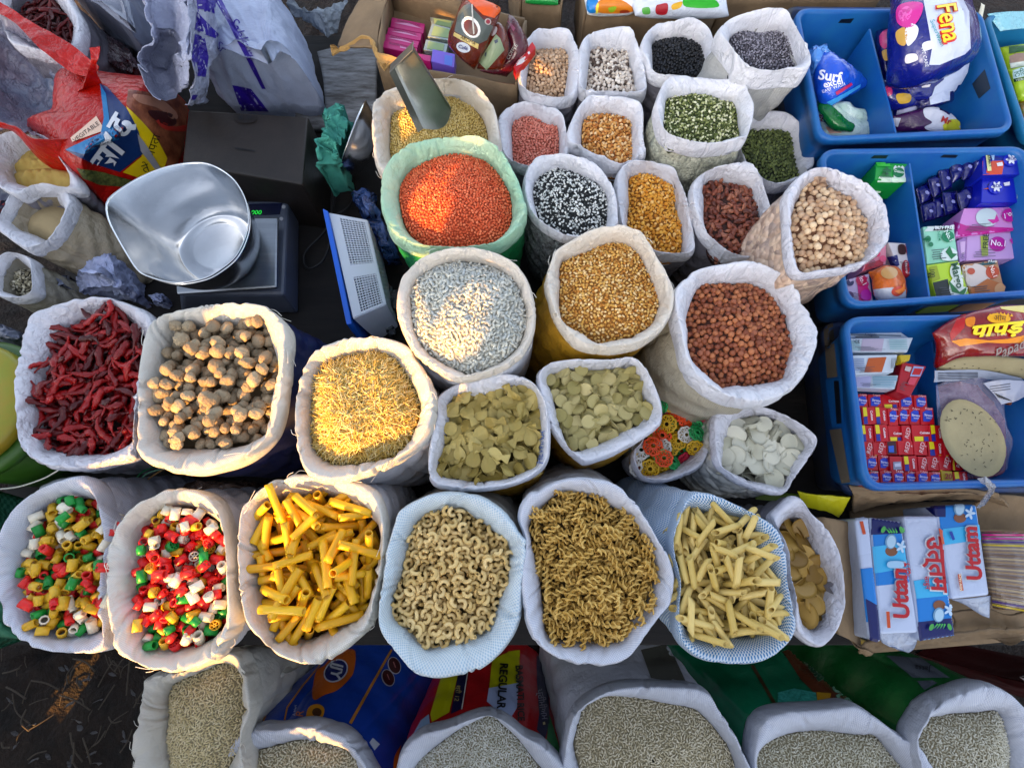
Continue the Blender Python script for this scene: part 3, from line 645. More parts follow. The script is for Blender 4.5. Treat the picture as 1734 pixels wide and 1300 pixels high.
def open_crate(view, rim, zr, h, m, label, group, lip=.009, taper=.93, divider=None, dz=.008, name='crate', handles=(), fill=.012):
    R4 = W3(view, rim, zr); c = R4.mean(0); r = empty(name, (c[0], c[1], zr - h), label=label, cat='crate', group=group)
    def loop(scale_in, z, nn=9, rad=.03):
        """rounded rectangle through the four corners moved in by scale_in metres"""
        pts = []
        for i in range(4):
            p = R4[i][:2]; a = R4[i - 1][:2] - p; b = R4[(i + 1) % 4][:2] - p; a /= np.linalg.norm(a); b /= np.linalg.norm(b); sn = abs(a[0] * b[1] - a[1] * b[0]); p = p + (a + b) * scale_in / sn
            rr = max(.004, rad - scale_in * .5)
            for t in np.linspace(0, 1, nn): pts.append((p + a * rr) * (1 - t) ** 2 + 2 * p * t * (1 - t) + (p + b * rr) * t ** 2)
        return np.column_stack([np.array(pts), np.full(len(pts), z)])
    tp = h * .12
    L_ = [(lip + tp + .1, zr - h + .006), (lip + tp + .006, zr - h + .006), (lip + tp, zr - h + .012), (lip + tp * .5, zr - h * .5), (lip + .0005, zr - .006), (lip - .001, zr - .001), (lip * .5, zr), (.001, zr - .001), (0, zr - .005), (0, zr - .016), (.003, zr - .017), (lip * .6, zr - .015), (lip * .7 + tp * .3, zr - h * .4), (lip * .7 + tp * .9, zr - h + .004), (lip + tp, zr - h), (lip + tp + .1, zr - h)]
    rows = [loop(a, z) for a, z in L_]; n = len(rows[0]); ce = rows[0].mean(0); V = np.vstack([np.tile(ce, (n, 1)) + (rows[0] - ce) * .01] + rows + [np.tile(rows[-1].mean(0), (n, 1)) + (rows[-1] - rows[-1].mean(0)) * .01])
    b = mesh('tub', V, gridF(len(rows) + 2, n, True), m, r)
    for p in b.data.polygons: p.use_smooth = True
    if divider:
        (x0, y0), (x1, y1) = px(view + ' ' + divider); a = P(x0, y0, zr - dz); d = P(x1, y1, zr - dz); u = d - a; nn = np.array([-u[1], u[0], 0]); nn /= np.linalg.norm(nn); nn *= .0016
        hexa('divider', [a - nn, a + nn, d + nn, d - nn], [q - np.array([0, 0, h - dz - .008]) for q in (a - nn, a + nn, d + nn, d - nn)], m, r, .0006)
    return r, b
def carton(view, rim, zr, h, m, label, cat='cardboard box', th=.005, name='cardboard_box', floor=None):
    R4 = W3(view, rim, zr); c = R4.mean(0); r = empty(name, (c[0], c[1], zr - h), label=label, cat=cat); dn = np.array([0, 0, h])
    for i in range(4):
        a, b = R4[i], R4[(i + 1) % 4]; u = (b - a) / np.linalg.norm(b - a); nn = np.array([-u[1], u[0], 0]); nn = nn if nn[:2] @ (c - a)[:2] > 0 else -nn
        a2 = a + u * (th + .0004); b2 = b - u * .0004
        if i % 2: a2, b2 = a + u * .0004, b - u * (th + .0004)
        # a slightly bowed, dented wall
        n = 14; top = []; rs = np.random.RandomState(int(abs(a[0]) * 1000) % 999); V = []
        for k in range(2):
            for j in range(n):
                t = j / (n - 1); q = a2 * (1 - t) + b2 * t
                for w_ in range(6):
                    s_ = w_ / 5; off = .004 * sin(t * pi) * sin(s_ * 3 + i) * (1 - s_) + .0012 * sin(t * 19 + i * 3); V.append(q - dn * s_ + nn * (off + k * th) - np.array([0, 0, .003 * abs(sin(t * 5 + i * 2)) * (s_ == 0)]))
        g = gridF(n, 6); F_ = [list(f) for f in g] + [list(f[::-1] + n * 6) for f in g]; o = n * 6
        for j in range(n - 1): F_ += [[j * 6, (j + 1) * 6, (j + 1) * 6 + o, j * 6 + o], [j * 6 + 5 + o, (j + 1) * 6 + 5 + o, (j + 1) * 6 + 5, j * 6 + 5]]
        for s_ in range(5): F_ += [[s_, s_ + o, s_ + 1 + o, s_ + 1], [(n - 1) * 6 + s_ + 1, (n - 1) * 6 + s_ + 1 + o, (n - 1) * 6 + s_ + o, (n - 1) * 6 + s_]]
        mesh('side', V, F_, m, r)
    R5 = R4 + (c - R4) * .03; hexa('bottom', R5 - dn * (1 if floor is None else floor) + np.array([0, 0, .004]), R5 - dn + np.array([0, 0, .0005]), m, r, .0005)
    return r
# ---------------------------------------------------------------- cloth and film of the sacks
mat('thread', '#e8e4da', .6)
film = mat('film_white', '#e6e7ee', .34, bump=.8, bscale=38, bdist=.006, trans=.16, musgrave=True, var=.12, vscale=14)
filmw = mat('film_warm', '#e9e0d2', .42, bump=.8, bscale=38, bdist=.006, trans=.16, musgrave=True, var=.12, vscale=14)
filmv = mat('film_lilac', '#e3e3ec', .26, bump=.9, bscale=30, bdist=.008, trans=.2, musgrave=True, var=.1, vscale=14, coat=.3)
cloth = weave_mat('weave_cream', '#d9d5ca', '#efece2', 420, wr=.8)
weavew = weave_mat('weave_white', '#d4d8e2', '#f0f1f5', 300, wr=.6)
weavel = weave_mat('weave_lilac', '#cbd1e2', '#e8ebf4', 300, wr=.6)
weaveb = weave_mat('weave_blue_pale', '#b4d0e2', '#e4eef3', 230, wr=.5, thr=.42)
weaveb2 = weave_mat('weave_blue_dots', '#2f86c4', '#e8f1f8', 235, wr=.3, thr=.45)
greenlin = mat('film_green_lining', '#a8dcc0', .4, bump=.8, bscale=34, bdist=.006, trans=.3, musgrave=True, col2='#cfe6c4', vscale=10)
greenb = weave_mat('weave_green', '#0f6a3c', '#1f9a5a', 300, wr=1)
yellowb = weave_mat('weave_yellow', '#a07410', '#d8a32a', 420, wr=1)
navyb = mat('print_navy', '#141b4a', .4, bump=.5, bscale=20, bdist=.006, var=.5)
greyb = weave_mat('weave_grey', '#8f8b82', '#b9b5ab', 330, wr=1)
darkb = mat('film_grey', '#84828c', .35, bump=.6, bscale=30, bdist=.005, musgrave=True, var=.4)
S_ = sack
S_('masoor', 'tall green sack with pale green cuff full of orange lentils', 'I 500,300 520,170 600,70 730,8 900,-4 1000,10 1100,80 1180,200 1225,340 1210,440 1170,512 1090,570 960,592 830,592 700,582 600,520 530,430',
   'I 590,240 640,140 750,90 880,72 1000,90 1060,130 1110,200 1145,270 1155,380 1110,450 1040,500 930,520 820,540 700,500 630,450 595,350', .27, .03, greenb, greenlin, drop=.04, seed=1, wr=1.1)
S_('seeds', 'grey-white sack with thin cuff full of white melon seeds', 'I 600,720 640,670 710,610 830,570 960,565 1080,590 1170,640 1230,720 1262,830 1262,950 1230,1040 1180,1110 1080,1170 930,1215 850,1205 760,1150 680,1080 620,980 585,860',
   'I 645,780 680,700 760,640 860,605 980,610 1080,640 1160,700 1205,790 1228,880 1215,960 1180,1030 1100,1100 1010,1145 930,1165 850,1130 760,1085 690,1010 655,900', .29, .018, weavew, filmw, drop=.022, seed=2, wr=.8)
S_('chana_dal', 'yellow woven sack with white cuff full of pale yellow split peas', 'J 165,540 190,500 290,440 400,400 510,388 600,410 650,470 700,560 745,650 770,740 750,830 700,900 600,980 480,1010 380,1010 270,980 180,870 150,760 135,650',
   'J 215,560 330,500 420,460 520,455 600,510 640,590 680,680 700,760 670,860 600,900 480,915 390,935 330,890 240,860 205,770 205,660', .28, .03, yellowb, filmw, drop=.035, shift=(-.055, -.01), base=1.0, seed=3)
S_('brown_chana', 'large cream woven sack with wide white cuff full of brown chickpeas', 'J 775,720 820,660 880,610 1000,580 1150,572 1270,610 1370,680 1420,760 1470,850 1497,920 1460,1060 1400,1160 1300,1240 1150,1280 1020,1275 900,1210 820,1110 780,960 760,850',
   'J 860,770 910,680 1040,660 1180,660 1290,730 1340,830 1355,930 1370,970 1340,1080 1320,1140 1200,1160 1100,1150 1030,1165 960,1100 890,1010 870,900 850,850', .28, .035, weave_mat('weave_sack_cream', '#a89f88', '#d4ccb6', 330, wr=1), film, drop=.04, shift=(-.06, .0), seed=4, wr=1.2)
S_('white_chana', 'clear plastic sack with lilac rim full of white chickpeas beside the middle blue crate', 'E 90,240 110,130 190,30 280,-15 400,-10 560,40 680,120 760,220 790,330 800,430 740,520 640,590 500,650 330,680 170,690 110,600 90,440',
   'E 180,240 220,110 300,40 380,60 480,130 570,170 620,240 660,300 670,420 630,540 600,580 460,590 330,600 230,630 215,500 180,350', .315, .03, clear_mat('clear_chickpea', ['#8d6a50', '#c49b78', '#dcb893'], 95, milk=.25), filmv, drop=.022, shift=(-.065, -.02), base=.72, seed=5, wr=1.2)
S_('rajma', 'white plastic sack full of reddish brown beans', 'J 860,280 880,150 940,100 1050,78 1150,78 1200,130 1240,230 1260,330 1275,520 1240,560 1150,570 1050,560 980,510 910,440 865,350',
   'J 930,200 940,150 1010,130 1090,150 1170,180 1190,240 1210,320 1225,500 1180,525 1070,520 1010,490 970,420 945,320', .22, .03, darkb, film, seed=6, drop=.03)
S_('yellow_peas', 'narrow white plastic sack full of deep yellow split peas', 'J 490,130 540,70 610,55 700,60 775,80 800,150 830,250 860,370 875,470 850,530 760,545 680,530 600,490 540,440 495,400 485,250',
   'J 550,140 590,115 650,110 720,150 770,180 790,260 810,370 830,490 760,505 680,500 620,450 560,400 552,280', .20, .035, darkb, film, seed=7, drop=.03)
S_('urad_split', 'white plastic sack full of split black and white lentils', 'J 22,160 60,60 130,30 250,35 360,60 420,110 470,200 490,330 480,390 400,440 240,463 150,430 80,370 40,280',
   'J 70,170 100,110 180,75 260,85 340,120 400,160 440,230 440,380 400,400 290,400 180,395 110,340 80,260', .235, .022, clear_mat('clear_urad', ['#1b1d20', '#9aa3a6', '#3a3d40'], 260, milk=.12), film, seed=8, drop=.026)
S_('pink_masoor', 'small white plastic sack full of pink lentils', 'B 1090,620 1130,560 1210,525 1300,550 1400,590 1430,680 1435,800 1400,870 1330,900 1250,900 1180,880 1120,830 1095,720',
   'B 1160,640 1200,595 1260,595 1330,640 1385,660 1392,800 1360,830 1300,845 1240,845 1180,830 1160,760', .18, .035, darkb, film, seed=9, drop=.03)
S_('split_maize', 'white plastic sack full of orange split corn', 'C 265,770 310,650 370,570 430,558 530,570 640,590 685,640 690,780 697,900 640,930 560,990 470,960 380,900 280,850',
   'C 360,690 410,650 490,650 570,670 625,700 630,800 632,910 580,945 480,930 370,880 355,790', .20, .035, darkb, film, seed=10, drop=.03)
S_('green_split', 'big clear-bodied white sack full of split green lentils', 'C 760,620 790,530 840,470 1000,455 1130,465 1245,485 1280,580 1302,640 1290,740 1240,800 1140,860 960,885 830,850 770,790 758,700',
   'C 820,640 830,560 900,548 1050,545 1140,555 1215,570 1235,680 1240,785 1120,790 1000,790 860,795 830,740', .25, .025, clear_mat('clear_mung', ['#5d6238', '#9ea07a', '#c8c8a8'], 260, milk=.3), film, seed=11, drop=.035, bulge=.12)
S_('green_whole', 'white plastic sack full of whole dark green mung beans', 'C 1240,720 1300,650 1400,640 1500,645 1570,700 1640,780 1650,880 1640,960 1560,1000 1520,1060 1430,1100 1340,1080 1250,1000 1210,900 1215,800',
   'C 1290,740 1400,730 1500,760 1540,830 1560,920 1575,1010 1500,1020 1380,1025 1310,1000 1260,940 1255,820', .18, .03, darkb, film, seed=12, drop=.03)
S_('soy', 'white plastic sack full of round beige soybeans, leftmost of the back row', 'C 20,300 90,200 180,180 275,178 310,250 333,320 330,450 310,570 250,610 160,625 60,600 5,540 0,420',
   'C 60,350 90,280 150,265 230,270 262,300 270,380 260,460 240,540 190,555 110,560 50,540 40,450', .19, .035, darkb, film, seed=13, drop=.03)
S_('cowpea', 'white plastic sack full of white black-eyed beans in the back row', 'C 340,290 390,225 500,190 615,185 650,260 690,360 712,480 690,560 600,590 480,580 390,575 330,550 325,430',
   'C 395,330 410,290 500,285 600,290 620,370 650,470 675,510 600,515 500,520 390,535 385,430', .19, .035, darkb, film, seed=14, drop=.03)
S_('black_urad', 'white plastic sack full of shiny black lentils', 'C 680,280 710,200 770,150 870,148 970,142 1050,190 1080,260 1100,360 1120,450 1060,490 1000,505 850,510 770,500 720,460 695,380',
   'C 750,290 760,240 850,232 950,232 1010,260 1035,330 1060,440 950,440 860,436 790,430 765,350', .20, .035, darkb, film, seed=15, drop=.03)
S_('grey_seed', 'tall white sack full of fine grey seed beside the rear blue crate', 'C 1100,230 1140,160 1200,120 1330,95 1480,78 1530,140 1580,250 1622,370 1600,430 1520,470 1400,500 1250,490 1180,440 1110,340',
   'C 1190,220 1230,190 1330,170 1440,165 1500,210 1530,270 1560,390 1400,395 1240,380 1215,330', .285, .035, weave_mat('weave_offwhite', '#a5a5a2', '#cfcfcc', 330, wr=.8), film, seed=16, drop=.04, shift=(-.045, 0), base=.8)
S_('millet', 'white sack full of yellow millet with a steel scoop standing in it', 'B 455,600 480,520 540,480 660,440 800,430 900,440 980,470 1040,530 1080,620 1095,760 1080,880 950,950 700,960 540,930 470,820',
   'B 545,600 570,565 700,520 850,490 920,520 980,560 1020,620 1035,720 1000,820 850,860 650,870 550,815 540,700', .21, .04, weavew, filmw, seed=17, drop=.04)
S_('chilli', 'white sack with clear film rim full of dried red chillies, left of the wrinkled nuts', 'H 130,640 180,430 280,370 420,330 540,318 660,350 760,400 800,480 770,640 745,800 740,1000 730,1120 600,1160 440,1180 280,1165 160,1080 130,900 115,750',
   'H 270,620 330,500 440,420 530,395 620,400 700,480 735,580 730,700 715,860 690,930 640,1020 560,1085 420,1100 290,1085 250,1030 220,960 230,820', .24, .034, darkb, filmv, seed=19, drop=.03, wr=1.2)
S_('nuts', 'cream cloth sack with thick cuff full of wrinkled beige nuts', 'H 740,520 790,430 880,390 1050,365 1220,352 1350,370 1430,430 1480,510 1490,700 1470,880 1430,1010 1350,1100 1240,1160 1050,1195 900,1190 780,1150 715,1090 712,900 715,720',
   'H 875,500 960,470 1080,455 1250,450 1340,455 1370,540 1385,680 1350,800 1340,920 1320,990 1200,1040 1050,1070 870,1065 840,980 825,860 840,650 860,560', .28, .036, navyb, cloth, seed=20, drop=.035, shift=(.055, .02), base=1.05, wr=1.3)
S_('vermicelli', 'cream cloth sack full of thin yellow vermicelli', 'K 100,230 165,120 270,70 420,45 570,60 650,110 710,210 760,300 775,400 760,500 700,590 600,660 460,730 300,760 180,750 110,680 75,560 70,400',
   'K 170,260 220,170 340,125 470,120 560,150 620,220 670,300 685,380 660,460 610,560 540,620 420,660 290,680 190,640 150,560 145,400', .28, .03, weavew, cloth, seed=21, drop=.035, wr=1.3, shift=(.03, 0))
S_('spoons', 'white sack with lettering on its cuff full of spoon-shaped crackers', 'K 780,350 850,290 960,250 1130,232 1240,260 1300,320 1335,420 1340,560 1330,660 1260,740 1140,790 960,812 840,795 760,770 738,690 750,560 780,440',
   'K 850,380 900,345 1020,335 1140,310 1230,300 1280,360 1290,480 1285,660 1200,710 1080,740 940,750 820,740 785,690 810,590 840,470', .25, .035, yellowb, film, seed=22, drop=.03, shift=(.02, 0))
S_('rounds', 'white sack full of small round pale green crackers, right of the spoon-shaped ones', 'L 95,110 160,60 300,40 450,35 560,20 620,60 665,130 700,230 712,310 690,370 600,430 480,500 340,555 290,540 210,460 150,370 110,240',
   'L 140,120 250,90 400,85 540,75 590,110 620,200 640,290 620,330 520,390 400,440 270,480 240,420 200,310 160,200', .24, .035, yellowb, film, seed=23, drop=.03)
S_('wheels', 'small clear plastic bag full of lacy coloured flower crackers', 'L 600,450 620,330 660,220 700,165 760,175 860,240 955,262 975,350 950,480 900,570 800,620 700,645 610,630 560,560 560,500',
   'L 640,430 660,330 700,220 770,220 850,250 910,300 922,380 890,480 830,545 700,600 615,595 600,500', .16, .03, filmv, filmv, seed=24, drop=.025)
S_('white_discs', 'clear plastic bag full of thin white disc crackers', 'L 985,300 1110,270 1200,275 1300,300 1390,350 1480,435 1440,540 1370,640 1310,705 1200,690 1090,650 1030,610 975,560 965,430',
   'L 1110,330 1230,320 1350,370 1430,460 1380,520 1340,600 1310,670 1200,640 1120,600 1035,565 1060,480 1080,400', .20, .028, clear_mat('clear_discs', ['#9c9a8c', '#c9c7ba', '#dedcd0'], 60, milk=.3), filmv, seed=25, drop=.022, shift=(-.02, 0))
S_('colour_a', 'white woven sack at the cart corner full of ridged coloured pasta tubes', 'M 30,480 60,350 130,230 250,140 380,95 480,100 570,190 600,300 610,420 605,600 600,800 585,920 480,965 330,960 200,930 90,860 30,780 10,620',
   'M 200,330 250,240 340,195 450,190 520,220 560,330 575,500 580,700 570,830 470,860 360,880 260,840 200,760 150,660 150,500 180,400', .24, .036, weavel, weavel, seed=26, drop=.04, shift=(.02, .06), wr=1.1)
S_('colour_b', 'cream cloth sack full of coloured wheel-shaped and tube pasta', 'M 600,380 640,300 730,220 850,160 970,148 1080,180 1160,260 1200,360 1220,470 1240,640 1250,800 1190,900 1100,1000 960,1050 820,1060 680,1010 600,950 585,800 575,600 572,450',
   'M 720,400 740,340 810,270 880,240 960,235 1040,280 1100,350 1125,440 1130,600 1140,760 1120,850 1040,920 920,945 790,940 750,900 740,760 710,640 730,500', .27, .036, weavew, cloth, seed=27, drop=.04, shift=(.02, .05), wr=1.4)
S_('rigatoni', 'cream cloth sack full of long orange pasta tubes', 'N 40,260 90,190 170,120 290,80 430,75 560,100 680,140 740,200 775,300 780,420 760,560 730,700 700,800 600,910 500,980 400,1020 290,1000 200,950 130,880 70,790 45,650 30,450',
   'N 160,260 230,200 330,180 440,175 560,200 640,260 700,360 690,480 670,600 650,750 580,810 470,860 370,905 290,890 220,820 180,740 150,640 140,450', .27, .045, weavew, cloth, seed=28, drop=.04, shift=(.02, .06), wr=1.4)
S_('elbows', 'pale blue and white woven sack full of elbow macaroni', 'N 830,250 900,210 1000,170 1130,165 1250,190 1350,260 1430,370 1465,430 1450,600 1430,800 1370,920 1290,1010 1180,1060 1020,1080 920,1060 830,970 750,870 730,780 745,620 770,450 800,330',
   'N 930,300 1010,260 1130,240 1180,270 1270,330 1340,390 1380,440 1370,600 1330,700 1290,820 1220,880 1120,900 1000,940 940,920 870,850 800,790 800,690 850,550 880,420', .28, .035, greyb, weaveb, seed=29, drop=.045, shift=(.01, .08), wr=1)
S_('fusilli', 'white woven sack full of spiral pasta', 'O 60,290 90,200 180,140 290,100 400,92 520,120 620,200 690,300 750,400 810,500 835,600 815,720 740,820 660,930 575,1010 420,1025 290,1000 180,940 110,850 80,700 70,560 90,400',
   'O 110,330 170,240 250,170 350,165 460,200 560,250 640,320 700,420 745,550 730,640 700,740 620,810 570,890 480,910 370,915 210,890 180,760 160,600 130,450', .28, .03, weavew, weavel, seed=30, drop=.04, shift=(-.0, .085), wr=1)
S_('penne', 'blue and white checked woven sack full of penne', 'O 800,370 850,250 915,170 1010,170 1130,220 1260,290 1340,350 1390,470 1410,600 1430,750 1435,850 1380,940 1280,1000 1130,1020 1000,1000 920,960 850,880 820,760 830,600 800,470',
   'O 840,390 900,250 1000,260 1150,290 1200,320 1240,420 1290,520 1330,600 1330,700 1340,800 1300,850 1190,890 1000,890 910,860 870,700 870,560 840,450', .27, .03, weaveb2, weaveb2, seed=31, drop=.04, shift=(-.06, .08), wr=.9)
S_('bronze', 'clear plastic bag full of round bronze disc crackers against the cardboard box', 'O 1310,290 1360,240 1430,185 1470,200 1510,260 1580,330 1640,440 1665,600 1675,760 1620,890 1560,935 1490,900 1440,840 1430,700 1400,500 1340,350',
   'O 1390,350 1440,290 1490,340 1530,430 1560,520 1590,600 1570,720 1560,790 1510,840 1460,780 1440,660 1410,500', .21, .045, darkb, filmv, seed=32, drop=.025, shift=(-.02, .04))
# rice sacks stand on the ground in front of the cart
GZ = -.42
S_('rice_a', 'cream cloth rice sack with thick rolled cuff, leftmost on the ground', 'P 960,360 1130,330 1290,280 1400,230 1500,175 1590,190 1650,300 1690,500 1640,660 1600,900 1500,1150 1100,1200 900,1050 875,830 910,640 930,450',
   'P 1120,400 1260,340 1390,295 1500,380 1515,520 1525,680 1480,900 1350,1050 1100,1020 1085,900 1070,760 1085,600 1075,480', .03, .04, cloth, cloth, seed=33, drop=.05, zb=GZ, wr=1.6, name='rice_sack')
S_('rice_b', 'glossy blue printed rice sack with torn white lining folded over', 'Q -60,830 0,750 120,690 300,650 480,610 620,630 740,670 830,760 900,880 940,1000 900,1200 600,1350 200,1350 -80,1200 -140,1000',
   'Q -80,1000 0,900 120,830 380,790 560,810 690,840 760,950 800,1100 600,1250 200,1250 -20,1150', .0, .03, mat('print_blue', '#1244b0', .28, bump=.4, bscale=14, bdist=.01, coat=.4, var=.35, vscale=4), weavel, seed=34, drop=.05, zb=GZ, shift=(.07, .09), base=1.15, bulge=.16, name='rice_sack')
S_('rice_c', 'red and yellow printed rice sack with white lining folded over', 'R -468,900 -418,790 -308,700 -158,630 -8,570 112,550 230,600 330,680 430,750 500,830 580,930 620,1100 400,1300 0,1350 -350,1250 -470,1050',
   'R -370,942 -270,830 -130,740 60,640 120,620 200,700 320,800 400,900 470,1010 420,1180 100,1250 -300,1200 -390,1080', .0, .03, mat('print_red', '#b8121c', .35, bump=.4, bscale=14, bdist=.008, coat=.3, var=.3), weavel, seed=35, drop=.05, zb=GZ, shift=(.01, .07), base=1.12, bulge=.12, name='rice_sack', wr=.7)
S_('rice_d', 'big white woven rice sack in the middle of the ground row', 'R 570,900 590,700 620,570 700,480 850,400 1050,375 1250,390 1480,445 1560,560 1650,700 1720,850 1780,1000 1750,1200 1500,1350 900,1350 620,1200 570,1050',
   'R 690,942 655,800 700,640 720,580 850,505 1000,515 1200,535 1400,560 1480,620 1560,710 1640,830 1680,1000 1600,1200 1200,1280 800,1250 690,1100', .0, .03, weavel, weavel, seed=36, drop=.05, zb=GZ, shift=(-.03, .1), base=1.05, name='rice_sack', wr=.8)
S_('rice_e', 'green and brown printed rice sack with pale woven lining', 'S 40,650 80,560 180,510 400,490 620,480 800,570 950,680 1080,760 1150,860 1180,1000 1100,1200 600,1280 150,1200 40,1000 20,800',
   'S 150,800 300,740 500,705 700,695 820,695 900,790 980,890 1040,1000 1000,1120 600,1200 200,1150 150,950', .0, .035, mat('print_green', '#088058', .22, bump=.5, bscale=16, bdist=.008, coat=.6, col2='#06603f', vscale=5), weavel, seed=37, drop=.05, zb=GZ, shift=(-.08, .1), base=1.15, bulge=.14, name='rice_sack', wr=.8)
S_('rice_f', 'dark green rice sack with pale lining, rightmost on the ground', 'S 950,640 990,560 1050,470 1180,400 1340,368 1500,385 1620,430 1720,520 1800,600 1900,800 1850,1100 1500,1200 1150,1150 1040,950 960,760',
   'S 1110,790 1160,620 1260,610 1420,575 1560,550 1600,650 1620,760 1640,900 1700,1000 1500,1100 1200,1050 1130,900', .01, .035, mat('print_green_dark', '#0c6a2c', .3, bump=.5, bscale=16, bdist=.008, coat=.5, var=.4), weavel, seed=38, drop=.05, zb=GZ, shift=(-.12, .1), base=1.08, name='rice_sack', wr=.8)
# small sacks on the left
S_('flour', 'small clear plastic bag holding yellow gram flour lumps under the red bag', 'A -40,800 30,705 180,690 290,740 370,860 440,950 430,1000 280,990 120,1005 20,960 -20,900',
   'A 85,870 130,800 200,765 270,780 310,860 290,900 200,930 120,945 92,920', .17, .05, darkb, film, seed=39, drop=.03)
S_('semolina', 'small clear plastic sack of cream semolina beside the scale pan', 'A 5,1150 60,1050 120,990 250,980 350,985 410,1050 400,1120 370,1180 300,1250 200,1290 100,1240 20,1180',
   'A 135,1110 200,1045 300,1035 295,1090 250,1195 190,1190 135,1180', .16, .05, mat('bag_cream', '#a2957c', .35, bump=.6, bscale=30, bdist=.005, musgrave=True, var=.3), film, seed=40, drop=.03, shift=(.08, -.02), base=1.1)
S_('flat_seed', 'small frosted bag of flat pale seeds beside the chilli sack', 'H -10,260 0,170 60,100 150,110 210,170 235,260 220,320 120,345 40,320',
   'H 30,290 40,220 80,150 140,160 160,270 100,292', .15, .045, mat('bag_seed', '#8a8474', .35, bump=.6, bscale=60, bdist=.004, musgrave=True, var=.4), film, seed=41, drop=.028, shift=(.06, -.02), base=1.1)
S_('back_chilli', 'white lined sack of dark dried chillies behind the red bag', 'A 20,60 60,-60 200,-120 330,-40 400,60 460,180 430,310 340,330 200,300 60,220',
   'A 60,60 90,-20 200,-60 280,0 330,90 330,160 290,230 200,220 100,150', .20, .04, darkb, filmv, seed=42, drop=.03)
# ---------------------------------------------------------------- what the sacks hold
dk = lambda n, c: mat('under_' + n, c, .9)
G = lambda n, c, r=.5, **k: grain_mat('grain_' + n, c, r, **k)
H_ = heap
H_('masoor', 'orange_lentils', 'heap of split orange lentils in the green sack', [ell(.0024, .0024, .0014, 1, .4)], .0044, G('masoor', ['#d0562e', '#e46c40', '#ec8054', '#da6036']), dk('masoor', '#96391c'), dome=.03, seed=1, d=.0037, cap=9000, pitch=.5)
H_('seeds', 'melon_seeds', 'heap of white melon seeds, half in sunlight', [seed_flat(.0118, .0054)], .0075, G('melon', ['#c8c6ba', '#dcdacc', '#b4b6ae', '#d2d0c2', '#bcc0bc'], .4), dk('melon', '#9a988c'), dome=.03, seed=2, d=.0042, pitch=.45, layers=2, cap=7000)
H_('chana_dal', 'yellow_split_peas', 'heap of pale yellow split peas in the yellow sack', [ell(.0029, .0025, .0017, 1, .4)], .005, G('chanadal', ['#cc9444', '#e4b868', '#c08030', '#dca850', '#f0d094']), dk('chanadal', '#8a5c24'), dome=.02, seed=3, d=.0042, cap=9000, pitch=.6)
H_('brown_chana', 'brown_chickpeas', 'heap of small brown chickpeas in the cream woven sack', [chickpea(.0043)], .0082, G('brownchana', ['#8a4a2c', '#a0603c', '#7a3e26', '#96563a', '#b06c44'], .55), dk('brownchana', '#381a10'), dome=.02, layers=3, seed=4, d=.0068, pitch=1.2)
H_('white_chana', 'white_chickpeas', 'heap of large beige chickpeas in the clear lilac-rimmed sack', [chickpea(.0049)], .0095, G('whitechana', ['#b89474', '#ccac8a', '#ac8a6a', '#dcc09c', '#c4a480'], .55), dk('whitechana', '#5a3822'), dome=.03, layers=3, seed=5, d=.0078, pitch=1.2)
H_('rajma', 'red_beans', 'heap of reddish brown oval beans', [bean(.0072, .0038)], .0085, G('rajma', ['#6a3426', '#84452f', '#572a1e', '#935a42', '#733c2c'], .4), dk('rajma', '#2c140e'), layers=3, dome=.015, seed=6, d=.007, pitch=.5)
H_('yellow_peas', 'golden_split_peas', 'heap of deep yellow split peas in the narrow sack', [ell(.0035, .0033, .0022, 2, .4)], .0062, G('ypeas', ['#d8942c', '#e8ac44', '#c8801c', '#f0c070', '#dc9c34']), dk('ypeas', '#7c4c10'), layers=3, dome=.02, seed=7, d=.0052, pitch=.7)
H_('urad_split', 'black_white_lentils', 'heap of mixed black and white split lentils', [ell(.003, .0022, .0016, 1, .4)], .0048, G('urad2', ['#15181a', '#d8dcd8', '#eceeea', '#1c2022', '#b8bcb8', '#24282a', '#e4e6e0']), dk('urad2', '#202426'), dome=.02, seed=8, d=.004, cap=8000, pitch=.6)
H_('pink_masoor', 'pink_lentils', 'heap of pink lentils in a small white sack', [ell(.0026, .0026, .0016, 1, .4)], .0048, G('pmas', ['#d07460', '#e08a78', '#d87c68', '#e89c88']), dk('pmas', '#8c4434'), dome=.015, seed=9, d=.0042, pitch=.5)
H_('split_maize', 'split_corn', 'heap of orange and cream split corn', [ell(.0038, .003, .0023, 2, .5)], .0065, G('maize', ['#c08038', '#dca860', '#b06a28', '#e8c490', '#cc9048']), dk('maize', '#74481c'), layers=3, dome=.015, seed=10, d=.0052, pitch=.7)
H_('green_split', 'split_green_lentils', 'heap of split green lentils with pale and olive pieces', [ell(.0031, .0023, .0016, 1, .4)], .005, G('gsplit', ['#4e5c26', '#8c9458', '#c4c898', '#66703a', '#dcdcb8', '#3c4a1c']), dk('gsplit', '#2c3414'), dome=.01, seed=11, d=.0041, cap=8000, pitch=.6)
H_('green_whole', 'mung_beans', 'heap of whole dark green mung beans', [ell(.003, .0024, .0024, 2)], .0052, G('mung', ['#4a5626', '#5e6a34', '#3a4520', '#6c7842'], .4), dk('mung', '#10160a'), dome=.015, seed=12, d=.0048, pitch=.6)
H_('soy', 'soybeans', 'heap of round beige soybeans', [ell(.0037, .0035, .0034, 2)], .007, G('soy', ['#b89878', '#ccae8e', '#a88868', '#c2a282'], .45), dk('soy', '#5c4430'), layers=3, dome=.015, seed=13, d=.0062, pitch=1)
H_('cowpea', 'black_eyed_beans', 'heap of small white black-eyed beans', [ell(.0041, .0031, .0029, 2)], .0066, G('cowpea', ['#c8bcae', '#dcd2c6', '#e8e0d4', '#b4a698', '#5a4a40', '#d4c8ba'], .45), dk('cowpea', '#3a302a'), dome=.015, seed=14, d=.0056, pitch=.7)
